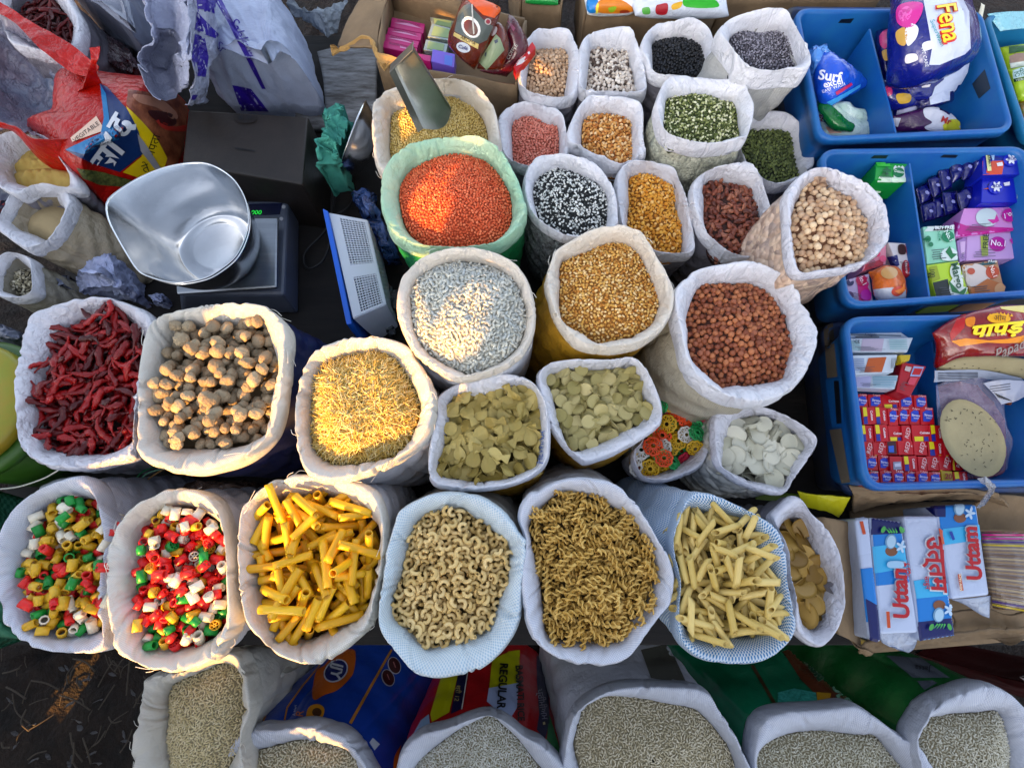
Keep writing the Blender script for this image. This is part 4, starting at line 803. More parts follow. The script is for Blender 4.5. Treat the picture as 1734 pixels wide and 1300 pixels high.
H_('black_urad', 'black_lentils', 'heap of shiny black lentils', [ell(.0034, .0026, .0026, 2)], .0055, G('burad', ['#0c0e12', '#16181e', '#1c2028', '#0a0b0e'], .25), dk('burad', '#040405'), dome=.012, seed=15, d=.005, pitch=.6)
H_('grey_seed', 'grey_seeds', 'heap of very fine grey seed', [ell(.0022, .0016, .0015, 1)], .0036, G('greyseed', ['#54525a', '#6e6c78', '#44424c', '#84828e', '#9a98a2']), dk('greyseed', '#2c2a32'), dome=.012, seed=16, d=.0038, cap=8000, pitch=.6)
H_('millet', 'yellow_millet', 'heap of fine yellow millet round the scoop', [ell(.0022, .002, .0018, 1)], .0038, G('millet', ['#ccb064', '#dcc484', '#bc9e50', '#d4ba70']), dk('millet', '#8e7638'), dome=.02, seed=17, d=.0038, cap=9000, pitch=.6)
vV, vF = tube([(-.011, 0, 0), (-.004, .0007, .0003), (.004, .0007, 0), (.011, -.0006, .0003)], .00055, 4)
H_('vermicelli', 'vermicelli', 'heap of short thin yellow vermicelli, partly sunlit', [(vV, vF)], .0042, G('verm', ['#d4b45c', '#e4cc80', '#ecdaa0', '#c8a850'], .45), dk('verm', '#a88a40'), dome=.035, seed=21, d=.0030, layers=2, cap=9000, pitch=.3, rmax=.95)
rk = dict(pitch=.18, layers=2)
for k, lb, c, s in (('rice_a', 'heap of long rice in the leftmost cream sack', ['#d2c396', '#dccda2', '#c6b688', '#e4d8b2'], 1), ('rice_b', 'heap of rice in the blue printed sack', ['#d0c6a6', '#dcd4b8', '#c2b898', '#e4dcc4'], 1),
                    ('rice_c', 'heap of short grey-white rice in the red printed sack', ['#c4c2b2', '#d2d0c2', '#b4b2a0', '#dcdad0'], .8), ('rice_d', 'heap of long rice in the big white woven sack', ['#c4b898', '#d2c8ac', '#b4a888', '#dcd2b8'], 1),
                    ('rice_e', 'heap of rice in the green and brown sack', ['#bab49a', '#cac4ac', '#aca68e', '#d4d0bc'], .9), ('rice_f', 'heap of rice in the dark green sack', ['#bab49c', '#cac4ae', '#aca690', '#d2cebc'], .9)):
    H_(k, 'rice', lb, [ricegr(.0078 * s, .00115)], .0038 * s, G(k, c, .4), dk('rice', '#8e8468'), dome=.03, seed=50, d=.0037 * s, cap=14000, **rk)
def lumps(key, name, label, m, dome, amp, fr, seed):
    S = SACKS[key]; sf = Surf(S, dome, seed); n = 90; a = np.linspace(-pi, pi, n, endpoint=False); R_ = np.interp(a, sf.a, sf.r); V = []
    for k in range(41):
        q = k / 40 * 1.07; x = sf.c[0] + R_ * q * np.cos(a); y = sf.c[1] + R_ * q * np.sin(a); h = sf.z(x, y)
        for j in range(6): h = h + amp * np.abs(np.sin(x * fr * (1 + j * .35) + j * 2 + 2 * np.sin(y * fr * .7 + j)) * np.cos(y * fr * (1 + j * .3) + j)) / (1 + j * .6)
        V.append(np.stack([x, y, h], 1))
    b = V[-1].copy(); b[:, :2] = sf.c + (b[:, :2] - sf.c) * .9; b[:, 2] -= .02; V.append(b); o = mesh(name, np.vstack(V), gridF(42, n, True), m, None, label=label, cat='flour', kind='stuff'); recentre(o, (sf.c[0], sf.c[1], S['zc']))
lumps('flour', 'gram_flour', 'lumpy yellow gram flour in the clear bag', mat('flour_yellow', '#b89c50', .9, bump=.5, bscale=160, bdist=.002), .012, .006, 70, 1)
lumps('semolina', 'semolina', 'smooth mound of cream semolina', mat('flour_cream', '#a8946c', .9, bump=.8, bscale=700, bdist=.001), .016, .0005, 90, 2)
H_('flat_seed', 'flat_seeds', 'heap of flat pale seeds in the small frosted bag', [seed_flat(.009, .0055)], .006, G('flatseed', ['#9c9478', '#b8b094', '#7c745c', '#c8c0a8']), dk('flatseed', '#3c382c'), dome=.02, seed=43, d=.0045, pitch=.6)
# pieces one could count
def pm(name, gen, m, n=1): return [proto_mesh(name, gen(i) , m) for i in range(n)]
OR = obj_rand_mat
mm = OR('pasta_elbow', '#c8a866', '#e0c488', .4); g_ = 'elbow macaroni in the pale blue sack'
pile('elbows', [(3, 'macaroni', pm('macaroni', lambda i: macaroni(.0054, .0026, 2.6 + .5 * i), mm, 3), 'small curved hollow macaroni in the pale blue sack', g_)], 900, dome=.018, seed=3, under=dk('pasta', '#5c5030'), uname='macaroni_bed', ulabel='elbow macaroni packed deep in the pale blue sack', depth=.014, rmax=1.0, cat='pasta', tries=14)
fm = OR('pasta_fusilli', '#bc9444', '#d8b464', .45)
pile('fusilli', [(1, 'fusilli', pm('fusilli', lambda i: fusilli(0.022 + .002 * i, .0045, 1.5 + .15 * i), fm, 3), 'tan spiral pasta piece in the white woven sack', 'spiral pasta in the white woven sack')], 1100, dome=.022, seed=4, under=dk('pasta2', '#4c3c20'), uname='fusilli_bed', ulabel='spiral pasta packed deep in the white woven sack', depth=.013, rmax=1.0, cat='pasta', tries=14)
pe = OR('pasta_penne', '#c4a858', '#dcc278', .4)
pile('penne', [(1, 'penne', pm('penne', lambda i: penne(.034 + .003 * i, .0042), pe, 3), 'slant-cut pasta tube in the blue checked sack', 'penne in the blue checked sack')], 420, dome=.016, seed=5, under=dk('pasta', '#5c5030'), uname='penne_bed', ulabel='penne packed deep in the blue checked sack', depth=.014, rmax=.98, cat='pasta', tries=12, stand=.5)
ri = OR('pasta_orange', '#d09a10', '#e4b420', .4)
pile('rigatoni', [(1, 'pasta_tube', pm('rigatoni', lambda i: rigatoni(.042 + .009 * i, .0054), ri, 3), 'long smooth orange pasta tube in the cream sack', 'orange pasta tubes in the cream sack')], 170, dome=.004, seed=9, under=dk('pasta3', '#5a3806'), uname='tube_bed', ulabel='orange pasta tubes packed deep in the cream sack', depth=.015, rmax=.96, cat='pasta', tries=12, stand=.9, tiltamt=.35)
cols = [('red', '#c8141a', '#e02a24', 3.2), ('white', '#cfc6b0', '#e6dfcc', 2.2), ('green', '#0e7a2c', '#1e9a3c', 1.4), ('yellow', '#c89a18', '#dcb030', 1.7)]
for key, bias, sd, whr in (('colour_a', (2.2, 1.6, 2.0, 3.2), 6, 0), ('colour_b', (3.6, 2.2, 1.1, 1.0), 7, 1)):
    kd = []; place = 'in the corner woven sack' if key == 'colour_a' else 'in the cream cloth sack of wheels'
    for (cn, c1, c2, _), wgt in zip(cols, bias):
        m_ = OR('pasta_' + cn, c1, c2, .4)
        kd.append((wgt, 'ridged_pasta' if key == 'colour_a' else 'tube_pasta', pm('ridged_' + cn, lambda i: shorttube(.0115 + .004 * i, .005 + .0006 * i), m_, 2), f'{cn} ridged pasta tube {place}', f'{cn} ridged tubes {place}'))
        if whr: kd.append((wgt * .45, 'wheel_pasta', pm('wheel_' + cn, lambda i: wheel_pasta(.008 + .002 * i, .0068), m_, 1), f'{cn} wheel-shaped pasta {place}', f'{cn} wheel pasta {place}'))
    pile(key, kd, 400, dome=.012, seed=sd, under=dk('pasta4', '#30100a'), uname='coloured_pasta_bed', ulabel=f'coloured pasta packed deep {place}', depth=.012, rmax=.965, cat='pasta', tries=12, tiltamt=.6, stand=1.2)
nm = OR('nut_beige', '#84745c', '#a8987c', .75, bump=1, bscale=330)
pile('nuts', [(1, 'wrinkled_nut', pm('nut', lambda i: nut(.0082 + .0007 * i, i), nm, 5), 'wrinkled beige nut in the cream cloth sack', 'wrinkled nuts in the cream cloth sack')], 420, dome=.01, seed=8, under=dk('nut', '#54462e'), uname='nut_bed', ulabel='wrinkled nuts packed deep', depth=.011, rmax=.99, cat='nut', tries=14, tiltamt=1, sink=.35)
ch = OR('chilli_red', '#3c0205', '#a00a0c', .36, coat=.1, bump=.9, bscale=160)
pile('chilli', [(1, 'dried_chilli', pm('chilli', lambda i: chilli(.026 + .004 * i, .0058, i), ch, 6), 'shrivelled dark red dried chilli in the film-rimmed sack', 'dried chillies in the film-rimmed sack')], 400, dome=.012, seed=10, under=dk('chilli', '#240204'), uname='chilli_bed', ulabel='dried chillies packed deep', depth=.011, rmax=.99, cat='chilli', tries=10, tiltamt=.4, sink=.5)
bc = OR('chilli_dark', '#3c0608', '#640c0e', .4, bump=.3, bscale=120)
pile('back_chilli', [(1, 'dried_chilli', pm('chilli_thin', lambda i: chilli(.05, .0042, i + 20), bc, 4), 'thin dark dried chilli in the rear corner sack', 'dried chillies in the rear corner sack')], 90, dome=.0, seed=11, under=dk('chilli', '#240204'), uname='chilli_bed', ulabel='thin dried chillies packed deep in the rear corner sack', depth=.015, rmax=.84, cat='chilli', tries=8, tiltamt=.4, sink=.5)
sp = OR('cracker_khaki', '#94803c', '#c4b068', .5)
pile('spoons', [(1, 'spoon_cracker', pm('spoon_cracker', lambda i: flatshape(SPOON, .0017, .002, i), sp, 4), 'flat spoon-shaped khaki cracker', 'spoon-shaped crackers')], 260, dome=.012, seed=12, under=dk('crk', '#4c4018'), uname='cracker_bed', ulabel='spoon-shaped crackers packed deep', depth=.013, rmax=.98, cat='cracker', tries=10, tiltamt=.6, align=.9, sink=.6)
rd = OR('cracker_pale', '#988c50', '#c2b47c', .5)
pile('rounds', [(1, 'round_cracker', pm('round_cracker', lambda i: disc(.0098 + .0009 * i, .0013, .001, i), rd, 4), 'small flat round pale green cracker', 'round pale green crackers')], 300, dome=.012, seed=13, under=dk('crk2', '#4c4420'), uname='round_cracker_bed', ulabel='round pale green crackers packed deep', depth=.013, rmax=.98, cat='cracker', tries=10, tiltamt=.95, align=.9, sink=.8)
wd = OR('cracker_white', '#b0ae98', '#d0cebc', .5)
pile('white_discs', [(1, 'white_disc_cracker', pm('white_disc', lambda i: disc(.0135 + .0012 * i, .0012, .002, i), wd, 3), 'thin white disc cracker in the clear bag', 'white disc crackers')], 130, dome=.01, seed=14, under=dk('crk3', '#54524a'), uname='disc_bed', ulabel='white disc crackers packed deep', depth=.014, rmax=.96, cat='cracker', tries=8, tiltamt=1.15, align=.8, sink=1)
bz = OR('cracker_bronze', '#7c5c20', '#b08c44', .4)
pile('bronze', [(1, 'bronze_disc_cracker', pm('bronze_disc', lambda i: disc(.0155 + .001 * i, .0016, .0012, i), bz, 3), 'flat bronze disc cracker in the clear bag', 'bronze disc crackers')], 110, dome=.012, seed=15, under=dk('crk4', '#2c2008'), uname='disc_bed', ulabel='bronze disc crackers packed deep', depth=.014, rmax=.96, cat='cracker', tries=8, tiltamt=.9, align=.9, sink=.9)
kd = []
for cn, c1, c2, wgt in (('yellow', '#d0a414', '#e0b828', 3), ('orange', '#e0480c', '#ec5c18', 2.2), ('green', '#1c9a50', '#34b068', 2.4), ('white', '#d6d2c8', '#e4e0d6', 1), ('red', '#c0203c', '#d42c44', .8)):
    kd.append((wgt, 'lacy_cracker', [proto_mesh('lacy_' + cn, lattice_wheel(.0155), mat('lacy_' + cn, c1, .35))], f'{cn} lacy flower-shaped cracker in the clear bag', f'{cn} lacy crackers'))
pile('wheels', kd, 60, dome=.01, seed=16, under=dk('crk5', '#3c2410'), uname='lacy_cracker_bed', ulabel='lacy crackers packed deep', depth=.014, rmax=.96, cat='cracker', tries=8, tiltamt=.5, align=.8, sink=.5)
# ---------------------------------------------------------------- ground, cart platform, sun screen
woodm = mat('wood_dark', '#1c1611', .8, bump=.5, bscale=8, bdist=.003, col2='#0c0908', vscale=4, stretch=(1, 9, 1))
def box(name, lo, hi, m, parent=None, bev=.002, **k):
    bm = bmesh.new(); bmesh.ops.create_cube(bm, size=1); lo = np.array(lo); hi = np.array(hi)
    for v in bm.verts: v.co = Vector((lo + hi) / 2 + np.array(v.co) * (hi - lo))
    if bev: bmesh.ops.bevel(bm, geom=bm.edges[:], offset=bev, segments=2, profile=.5, affect='EDGES')
    V = np.array([v.co[:] for v in bm.verts]); Fc = [[v.index for v in f.verts] for f in bm.faces]; bm.free(); return mesh(name, V, Fc, m, parent, smooth=False, **k)
n = 200; _t = np.linspace(-1, 1, n); _q = 1.6 * _t + 40 * np.abs(_t) ** 9 * np.sign(_t); xs = _q; ys = _q + .5; gx, gy = np.meshgrid(xs, ys); gz = GZ + .012 * np.sin(gx * 9 + 2 * np.sin(gy * 7)) * np.cos(gy * 11) + .006 * np.random.RandomState(3).randn(n, n)
mesh('ground', np.stack([gx, gy, gz], 2).reshape(-1, 3), gridF(n, n), mat('soil', '#2a1d15', .95, bump=1, bscale=45, bdist=.02, col2='#120c09', vscale=14), None, kind='structure', label='dark bare soil under and round the cart')
ye = P(900, 1092, 0)[1]
t = empty('cart_platform', (0, .5, 0), label='dark wooden cart platform that carries the sacks and crates', cat='platform')
for lx in (-1.1, 1.2):
    for ly in (ye + .08, P(600, 60, 0)[1] - .08): box('leg', (lx - .03, ly - .03, GZ - .02), (lx + .03, ly + .03, -.052), woodm, t)
box('deck', (P(-60, 1090, 0)[0], ye, -.05), (1.35, P(600, 60, 0)[1], 0), woodm, t)
# added unseen screen towards the sun; holes cut so sun patches fall on SPOTS
def sun_screen():
    D = 1.25; te = math.tan(SUN_EL); h = HD / np.hypot(*HD); tv = np.array([h[1], -h[0]]); holes = []
    for x, y, z, ra, rz in SPOTS:
        p = P(x, y, z); holes.append((p[:2] @ tv, z + (h @ p[:2] + D) * te, ra, rz))
    ca = .014; A = np.arange(-1.9, 1.9, ca); Zs = np.arange(GZ + .01, 1.4, ca); na, nz = len(A), len(Zs); aa, zz = np.meshgrid(A, Zs)
    wob = .008 * np.sin(aa * 60 + 3 * np.sin(zz * 40)) ; keep = np.ones((nz, na), bool)
    for a0, z0, ra, rz in holes: keep &= ((aa - a0) / ra) ** 2 + ((zz - z0) / rz) ** 2 > 1 + wob * 12
    off = -D + .02 * np.sin(aa * 14) + .01 * np.sin(zz * 9); V = np.stack([tv[0] * aa + h[0] * off, tv[1] * aa + h[1] * off, zz], 2).reshape(-1, 3); Fc = gridF(nz, na)
    k = keep[:-1, :-1].ravel(); Fc = Fc[k]; V2 = V - np.array([h[0], h[1], 0]) * .004; Fall = np.vstack([Fc, Fc[:, ::-1] + len(V)])
    mesh('shade_screen', np.vstack([V, V2]), Fall, mat('screen_beige', '#b0a48e', .9), None, label='added unseen beige screen with holes that shape the sun patches', cat='shade screen')
SPOTS = [(x, y, z, a, b * math.tan(SUN_EL)) for x, y, z, a, b in ((325, 1000, .26, .095, .19), (160, 1095, .24, .05, .035), (560, 850, .27, .075, .06), (425, 960, .27, .022, .12), (470, 1085, .27, .05, .02), (375, 650, .28, .10, .19), (225, 730, .24, .02, .05),
         (195, 790, .24, .05, .015), (610, 690, .28, .09, .16), (765, 560, .29, .034, .085), (685, 400, .27, .04, .07), (752, 252, .27, .045, .025), (725, 335, .26, .010, .05), (662, 215, .2, .03, .06), (682, 92, .33, .014, .06), (655, 95, .19, .03, .025),
         (330, 1130, .03, .06, .06), (530, 1262, 0, .045, .03), (90, 1200, GZ, .03, .07))]
sun_screen()
# ---------------------------------------------------------------- left side and back
card = mat('cardboard', '#8a7355', .85, bump=.5, bscale=90, bdist=.002, col2='#6e5b44', vscale=9)
cardd = mat('cardboard_edge', '#b08a50', .85, bump=1, bscale=120, bdist=.003)
# black cash box
r, o = thingbox('cash_box', 'A', '950,555 1560,590 1530,935 920,830', .15, .15, mat('black_paint', '#241d18', .55, bump=.4, bscale=60, bdist=.002, var=.4, vscale=20), 'scuffed black cash box with a coin slot in its lid', 'cash box', bev=.004, part='case')
dec('A', '1190,748 1290,762 1290,770 1190,757', [o], ink('#050505'), name='coin_slot'); dec('A', oval(1243, 600, 60, 28, 3), [o], mat('latch_metal', '#332f2c', .4, metal=.6), name='latch', lift=.002)
for x in (1222, 1262): dec('A', oval(x, 600, 13, 13), [o], ink('#0c0a0a'), name='rivet', lift=.0028)
# weighing scale with display
steel = mat('steel', '#e2e5e8', .2, metal=1, bump=.3, bscale=8, bdist=.008, var=.2, vscale=7); stb = mat('steel_brushed', '#9aa0a6', .38, metal=1, bump=.2, bscale=300, bdist=.0005, stretch=(1, 12, 1), var=.2)
tp = W3('T', '560,440 1420,440 1390,1120 640,1125', .075); bt = W3('T', '540,400 1505,430 1500,1262 640,1252', .004); c = bt.mean(0)
r = empty('weighing_scale', (c[0], c[1], 0), label='electronic weighing scale with green digits under the steel pan', cat='scale')
sb = hexa('housing', tp, bt, mat('scale_plastic', '#5a6272', .35, bump=.3, bscale=40, bdist=.001, var=.35), r, .006)
tr = boxq('tray', 'T', '560,560 1345,548 1338,1068 600,1118', .1, .008, stb, r, .004)
dec('T', '1135,458 1380,452 1360,535 1130,545', [sb], ink('#0c1434', .2), name='display'); dg_ = mat('digit_green', '#20e040', .4, emit=.25)
txt('T', '000', 1188, 524, 30, 0, [sb], dg_, lift=.0018, sx=1.2, name='digits', shear=.2)
for (x, y) in ((1388, 480), (1372, 568)): dec('T', oval(x, y, 14, 14), [sb], ink('#a9abb0'), name='screw', lift=.001)
# steel measuring pan resting on the tray
rim = px('T 100,470 130,415 300,300 500,212 700,172 850,182 1000,270 1090,400 1125,540 1110,680 1040,830 930,930 800,1000 600,1030 420,990 330,940 250,820 170,680 120,580')
N_ = 120; cc = np.array(px('T 800,690')[0]); ph, rr = polar(rim, cc, N_); q = cc + np.stack([np.cos(ph), np.sin(ph)], 1) * rr[:, None]
RZ = .215; Er = np.array([P(a[0], a[1], RZ + .03 * max(0, (500 - a[0] * 1.0 + 60) / 300)) for a in q]); bc_ = P(*px('T 915,770')[0], .108); br = abs(P(*px('T 1190,770')[0], .108)[0] - bc_[0])
rows = []
for k in range(22):
    t = k / 21; f = t ** 1.7; z = Er[:, 2] * f + .110 * (1 - f); a = np.arctan2((Er - bc_)[:, 1], (Er - bc_)[:, 0]); cir = bc_[:2] + np.stack([np.cos(a), np.sin(a)], 1) * br * .94
    g = t ** .85; rows.append(np.column_stack([cir * (1 - g) + Er[:, :2] * g, z]))
rows = [np.column_stack([bc_[:2] + (rows[0][:, :2] - bc_[:2]) * s_, np.full(N_, z)]) for s_, z in ((.01, .1095), (.66, .1095), (.69, .111), (.74, .111), (.78, .1092), (.95, .1092))] + rows
inn = np.array(rows); d_ = inn[-1] + np.array([0, 0, .002]); 
lipr = [inn[-1] + (inn[-1] - bc_) / np.linalg.norm(inn[-1] - bc_, axis=1, keepdims=True) * a + np.array([0, 0, b]) for a, b in ((.001, .0012), (.003, .0015), (.0045, 0), (.004, -.003), (.002, -.004))]
out = [np.column_stack([x[:, :2] + (x[:, :2] - bc_[:2]) * .018, x[:, 2] - .0016]) for x in inn[::-1]]
V = np.vstack([inn.reshape(-1, 3)] + lipr + out); r = empty('scale_pan', (bc_[0], bc_[1], .108), label='wide-lipped steel weighing pan sitting on the scale', cat='pan')
mesh('bowl', V, gridF(len(V) // N_, N_, True), steel, r)
# steel bowl on its side with a green cloth
bwl = []; c0 = Vector(P(*px('B 335,715')[0], .10)); ax = Vector((-.86, .22, .46)).normalized(); tn = ax.orthogonal().normalized(); b2 = ax.cross(tn)
for k, (rr_, dd) in enumerate([(s_ * .082, -.05 * (1 - s_ ** 2.4)) for s_ in np.linspace(.02, 1, 14)] + [(.085, .001), (.086, -.002)] + [(s_ * .084, -.0025 - .05 * (1 - s_ ** 2.4)) for s_ in np.linspace(1, .02, 14)]):
    for j in range(48): t = j / 48 * 2 * pi; bwl.append(c0 + tn * cos(t) * rr_ + b2 * sin(t) * rr_ + ax * dd)
o = mesh('steel_bowl', [tuple(v) for v in bwl], gridF(30, 48, True), steel, None, label='steel bowl lying on its side beside the cash box', cat='bowl'); recentre(o, c0)
teal = mat('cloth_teal', '#2c7a6c', .85, bump=.6, bscale=240, bdist=.001, col2='#3f9484', vscale=30)
lump('cloth', 'B', '190,508 260,520 330,560 392,575 372,680 335,780 280,860 240,912 205,885 165,790 145,700 165,600 215,565', .15, .21, teal, None, wr=.014, fr=75, seed=4, flat=.3, skirt=.05, label='crumpled teal checked cloth stuffed in the steel bowl', cat='cloth')
# white slotted basket with a blue rim, lying on its side
r = empty('plastic_basket', tuple(P(*px('I 380,640')[0], 0)), label='white slotted plastic basket with blue rim lying on its side', cat='basket')
wp = mat('basket_white', '#c9d2e2', .35, trans=.12)
fr4 = W3('I', '232,365 422,400 516,822 352,892', [.155, .135, .13, .15]); lo4 = fr4.copy(); lo4[:, 2] = (.02, .03, .03, .02); lo4[0] += (.01, -.01, 0); lo4[3] += (.01, .01, 0)
def gridface(A, B, C_, D, nu, nv, hole):
    V = []; F_ = []
    for i in range(nu + 1):
        for j in range(nv + 1): u, v = i / nu, j / nv; V.append((A * (1 - u) + B * u) * (1 - v) + (D * (1 - u) + C_ * u) * v)
    for i in range(nu):
        for j in range(nv):
            if not hole(i, j): F_.append([i * (nv + 1) + j, (i + 1) * (nv + 1) + j, (i + 1) * (nv + 1) + j + 1, i * (nv + 1) + j + 1])
    return V, F_
hol = lambda i, j: (12 <= i < 46 and i % 4 != 0 and j % 3 != 0 and (2 < j < 62 or 76 < j < 117))
pf = [gridface(fr4[0], fr4[1], fr4[2], fr4[3], 50, 120, hol), gridface(fr4[1], lo4[1], lo4[2], fr4[2], 24, 60, lambda i, j: i % 4 == 1 and j % 3 and 3 < j < 57), gridface(fr4[0], lo4[0], lo4[1], fr4[1], 4, 4, lambda i, j: 0), gridface(fr4[3], fr4[2], lo4[2], lo4[3], 4, 4, lambda i, j: 0), gridface(lo4[0], lo4[3], lo4[2], lo4[1], 4, 4, lambda i, j: 0)]
V, Fc = join(pf); bo_ = mesh('basket_wall', V, Fc, wp, r, smooth=False); sd = bo_.modifiers.new('s', 'SOLIDIFY'); sd.thickness = .0018
rq = W3('I', '196,335 225,350 345,920 318,925', [.165, .165, .155, .155]); rl = rq.copy(); rl[:, 2] = .008; hexa('rim', rq, rl, mat('basket_blue', '#0f5ac8', .35), r, .002)
# crumpled plastic bags near the basket
pbl = mat('bag_blue', '#3c5c9c', .25, bump=1, bscale=30, bdist=.01, musgrave=True, coat=.3, var=.4)
lump('plastic_bag', 'I', '360,380 350,340 385,300 375,245 430,238 440,260 415,300 470,320 520,400 560,520 560,620 500,600 470,450 440,400', .05, .11, pbl, None, wr=.008, fr=90, seed=2, skirt=.003, label='knotted blue plastic bag behind the white basket', cat='plastic bag')
pgr = mat('bag_clear', '#5c6670', .18, bump=1, bscale=26, bdist=.012, musgrave=True, coat=.5, var=.6)
lump('plastic_bag', 'I', '310,900 400,870 520,840 520,700 560,690 600,760 600,900 600,1000 500,1010 380,990', .03, .075, pgr, None, wr=.01, fr=80, seed=5, skirt=.003, label='clear plastic bag of scraps under the white basket', cat='plastic bag')
wire('cable', [P(*q, z) for q, z in zip(px('I 330,40 270,200 250,330 210,450 110,560 120,640 200,600 240,480 230,400 330,330 360,250 345,120'), [.02] * 12)], .0028, mat('rubber_black', '#0b0b0c', .5), None, label='black power cable looped on the boards behind the basket', cat='cable')
# whitewashed plank and soil behind
wash = mat('wood_whitewashed', '#8c8f92', .85, bump=1, bscale=26, bdist=.004, col2='#4c4a48', vscale=26, stretch=(.6, 3, 1))
patch('plank', 'B', ['170,262,.02 470,180,.02', '200,400,.02 470,400,.02', '215,590,.02 470,600,.02'], wash, None, th=.018, n=14, wr=0, label='scratched whitewashed plank behind the steel bowl', cat='plank')
patch('plank', 'B', ['60,566,.024 470,566,.024', '60,640,.024 470,640,.024'], wash, None, th=.018, n=10, label='whitewashed plank edge behind the cash box', cat='plank')
rag = mat('film_rag', '#8f9aa6', .35, bump=1, bscale=30, bdist=.008, musgrave=True, trans=.2, var=.3)
patch('plastic_rag', 'A', ['1420,-60,.05 1560,20,.06 1760,-40,.05', '1450,60,.04 1600,50,.07 1740,40,.05', '1530,130,.03 1640,180,.04 1720,160,.03'], rag, None, wr=.006, fr=90, seed=3, label='grey scrap of plastic film on the soil behind the plank', cat='plastic film')
# white sack with purple print
ws = mat('sack_white_blue', '#a4b0cc', .45, bump=.6, bscale=26, bdist=.008, stretch=(1, 3, 1), trans=.05, var=.15)
pur = ink('#2a1488')
r = empty('filled_sack', tuple(P(*px('A 1330,280')[0], 0)), label='bulging white sack with purple stripe and lettering', cat='sack')
o = lump('body', 'A', '1000,-80 1200,-100 1380,-60 1480,60 1570,200 1640,400 1665,560 1500,560 1340,565 1180,560 1080,500 1010,300', .06, .24, ws, r, wr=.006, fr=38, seed=7, flat=.55, skirt=.003)
dec('A', '1075,-20 1110,-20 1180,110 1260,270 1345,450 1325,450 1235,275 1155,120', [o], pur, mx=6); dec('A', '1175,430 1270,450 1360,565 1220,560', [o], pur, mx=6)
txt('A', 'Sahkari', 1222, 190, 52, 62, [o], pur, name='lettering', mx=4, shear=.3); txt('A', 'Sr', 1120, 240, 40, 40, [o], pur, mx=4)
r = empty('empty_sack', tuple(P(*px('A 900,250')[0], 0)), label='crumpled upright white sack mouth with purple bands', cat='sack')
fw = mat('sack_fold_white', '#a8adc4', .42, bump=.9, bscale=40, bdist=.006, musgrave=True, trans=.12)
o1 = patch('fold', 'A', ['765,-60,.30 800,-60,.26 850,-60,.29 905,-60,.31', '790,60,.29 820,70,.25 870,80,.28 910,80,.31', '822,150,.28 840,160,.24 880,170,.27 912,180,.31', '828,225,.27 850,235,.20 880,240,.27 902,250,.31', '762,296,.25 812,300,.18 872,300,.25 905,300,.3', '752,312,.25 808,314,.18 872,315,.25 908,318,.29', '757,326,.25 810,330,.18 872,330,.24 910,335,.29', '800,440,.21 835,440,.17 880,440,.22 912,440,.25', '830,466,.2 850,470,.17 885,478,.2 915,488,.2'], fw, r, wr=.006, fr=70, seed=1)
o2 = patch('fold', 'A', ['905,-60,.31 960,-60,.27 990,-60,.30 1040,-40,.26', '915,100,.31 970,110,.25 1010,120,.26 1060,140,.22', '900,270,.30 960,270,.24 1030,260,.22 1075,260,.20', '925,330,.28 970,380,.22 1010,390,.2 1060,350,.2', '935,440,.24 980,440,.2 1010,440,.18 1045,430,.18', '920,488,.2 985,500,.17 1010,480,.15 1035,500,.14'], fw, r, wr=.006, fr=70, seed=2)
dec('A', '990,-30 1090,-30 1110,80 1060,60 1000,60', [o2], pur, mx=5); dec('A', '995,60 1110,180 1090,195 1020,170 985,150', [o2], pur, mx=5); dec('A', '985,170 1035,190 1055,290 1040,390 985,385 968,290', [o2], pur, mx=5); dec('A', '950,480 1000,480 985,505 960,505', [o2], pur, mx=5)
# grey sack and dark bag at the back left
lump('filled_sack', 'A', '330,-100 720,-100 790,80 830,190 800,320 745,330 640,240 480,150', .08, .2, mat('sack_grey', '#7a8092', .4, bump=.4, bscale=24, bdist=.006, trans=.04, var=.2), None, wr=.005, fr=30, seed=9, flat=.6, skirt=.003, label='smooth grey-white filled sack behind the dark chilli bag', cat='sack')
lump('plastic_bag', 'A', '455,150 560,170 700,270 790,360 815,440 760,470 640,455 520,400 470,300', .06, .13, mat('bag_dark_chilli', '#3c1c20', .2, bump=1, bscale=22, bdist=.012, musgrave=True, coat=.6, col2='#5c5058', vscale=16), None, wr=.006, fr=60, seed=10, skirt=.003, label='clear plastic bag of dark chillies behind the red bag', cat='plastic bag')
# white polythene bags below the pan
pw = mat('bag_white', '#b3bde0', .3, bump=1, bscale=24, bdist=.01, musgrave=True, trans=.12)
lump('plastic_bag', 'H', '385,190 440,120 540,65 640,55 680,120 720,220 745,340 640,352 520,320 420,345 400,260', .05, .12, pw, None, wr=.008, fr=60, seed=12, skirt=.003, label='flattened white polythene bag beside the scale', cat='plastic bag')
lump('plastic_bag', 'H', '735,300 790,275 860,290 850,340 810,365 765,350', .03, .055, pw, None, wr=.004, fr=90, seed=13, skirt=.003, label='small knotted white bag with pink thread at the scale corner', cat='plastic bag')
lump('plastic_bag', 'H', '300,200 330,190 390,185 400,260 410,345 340,350 310,290', .05, .09, mat('bag_frost', '#8890a8', .25, bump=1, bscale=24, bdist=.01, musgrave=True, coat=.4, var=.5), None, wr=.007, fr=80, seed=14, skirt=.003, label='small frosted plastic bag left of the white polythene', cat='plastic bag')
lump('plastic_bag', 'H', '-60,430 60,420 160,480 150,560 60,560 -60,540', .08, .12, mat('bag_frost', '#8890a8'), None, wr=.007, fr=60, seed=15, skirt=.003, label='grey plastic bag at the left edge above the tub', cat='plastic bag')
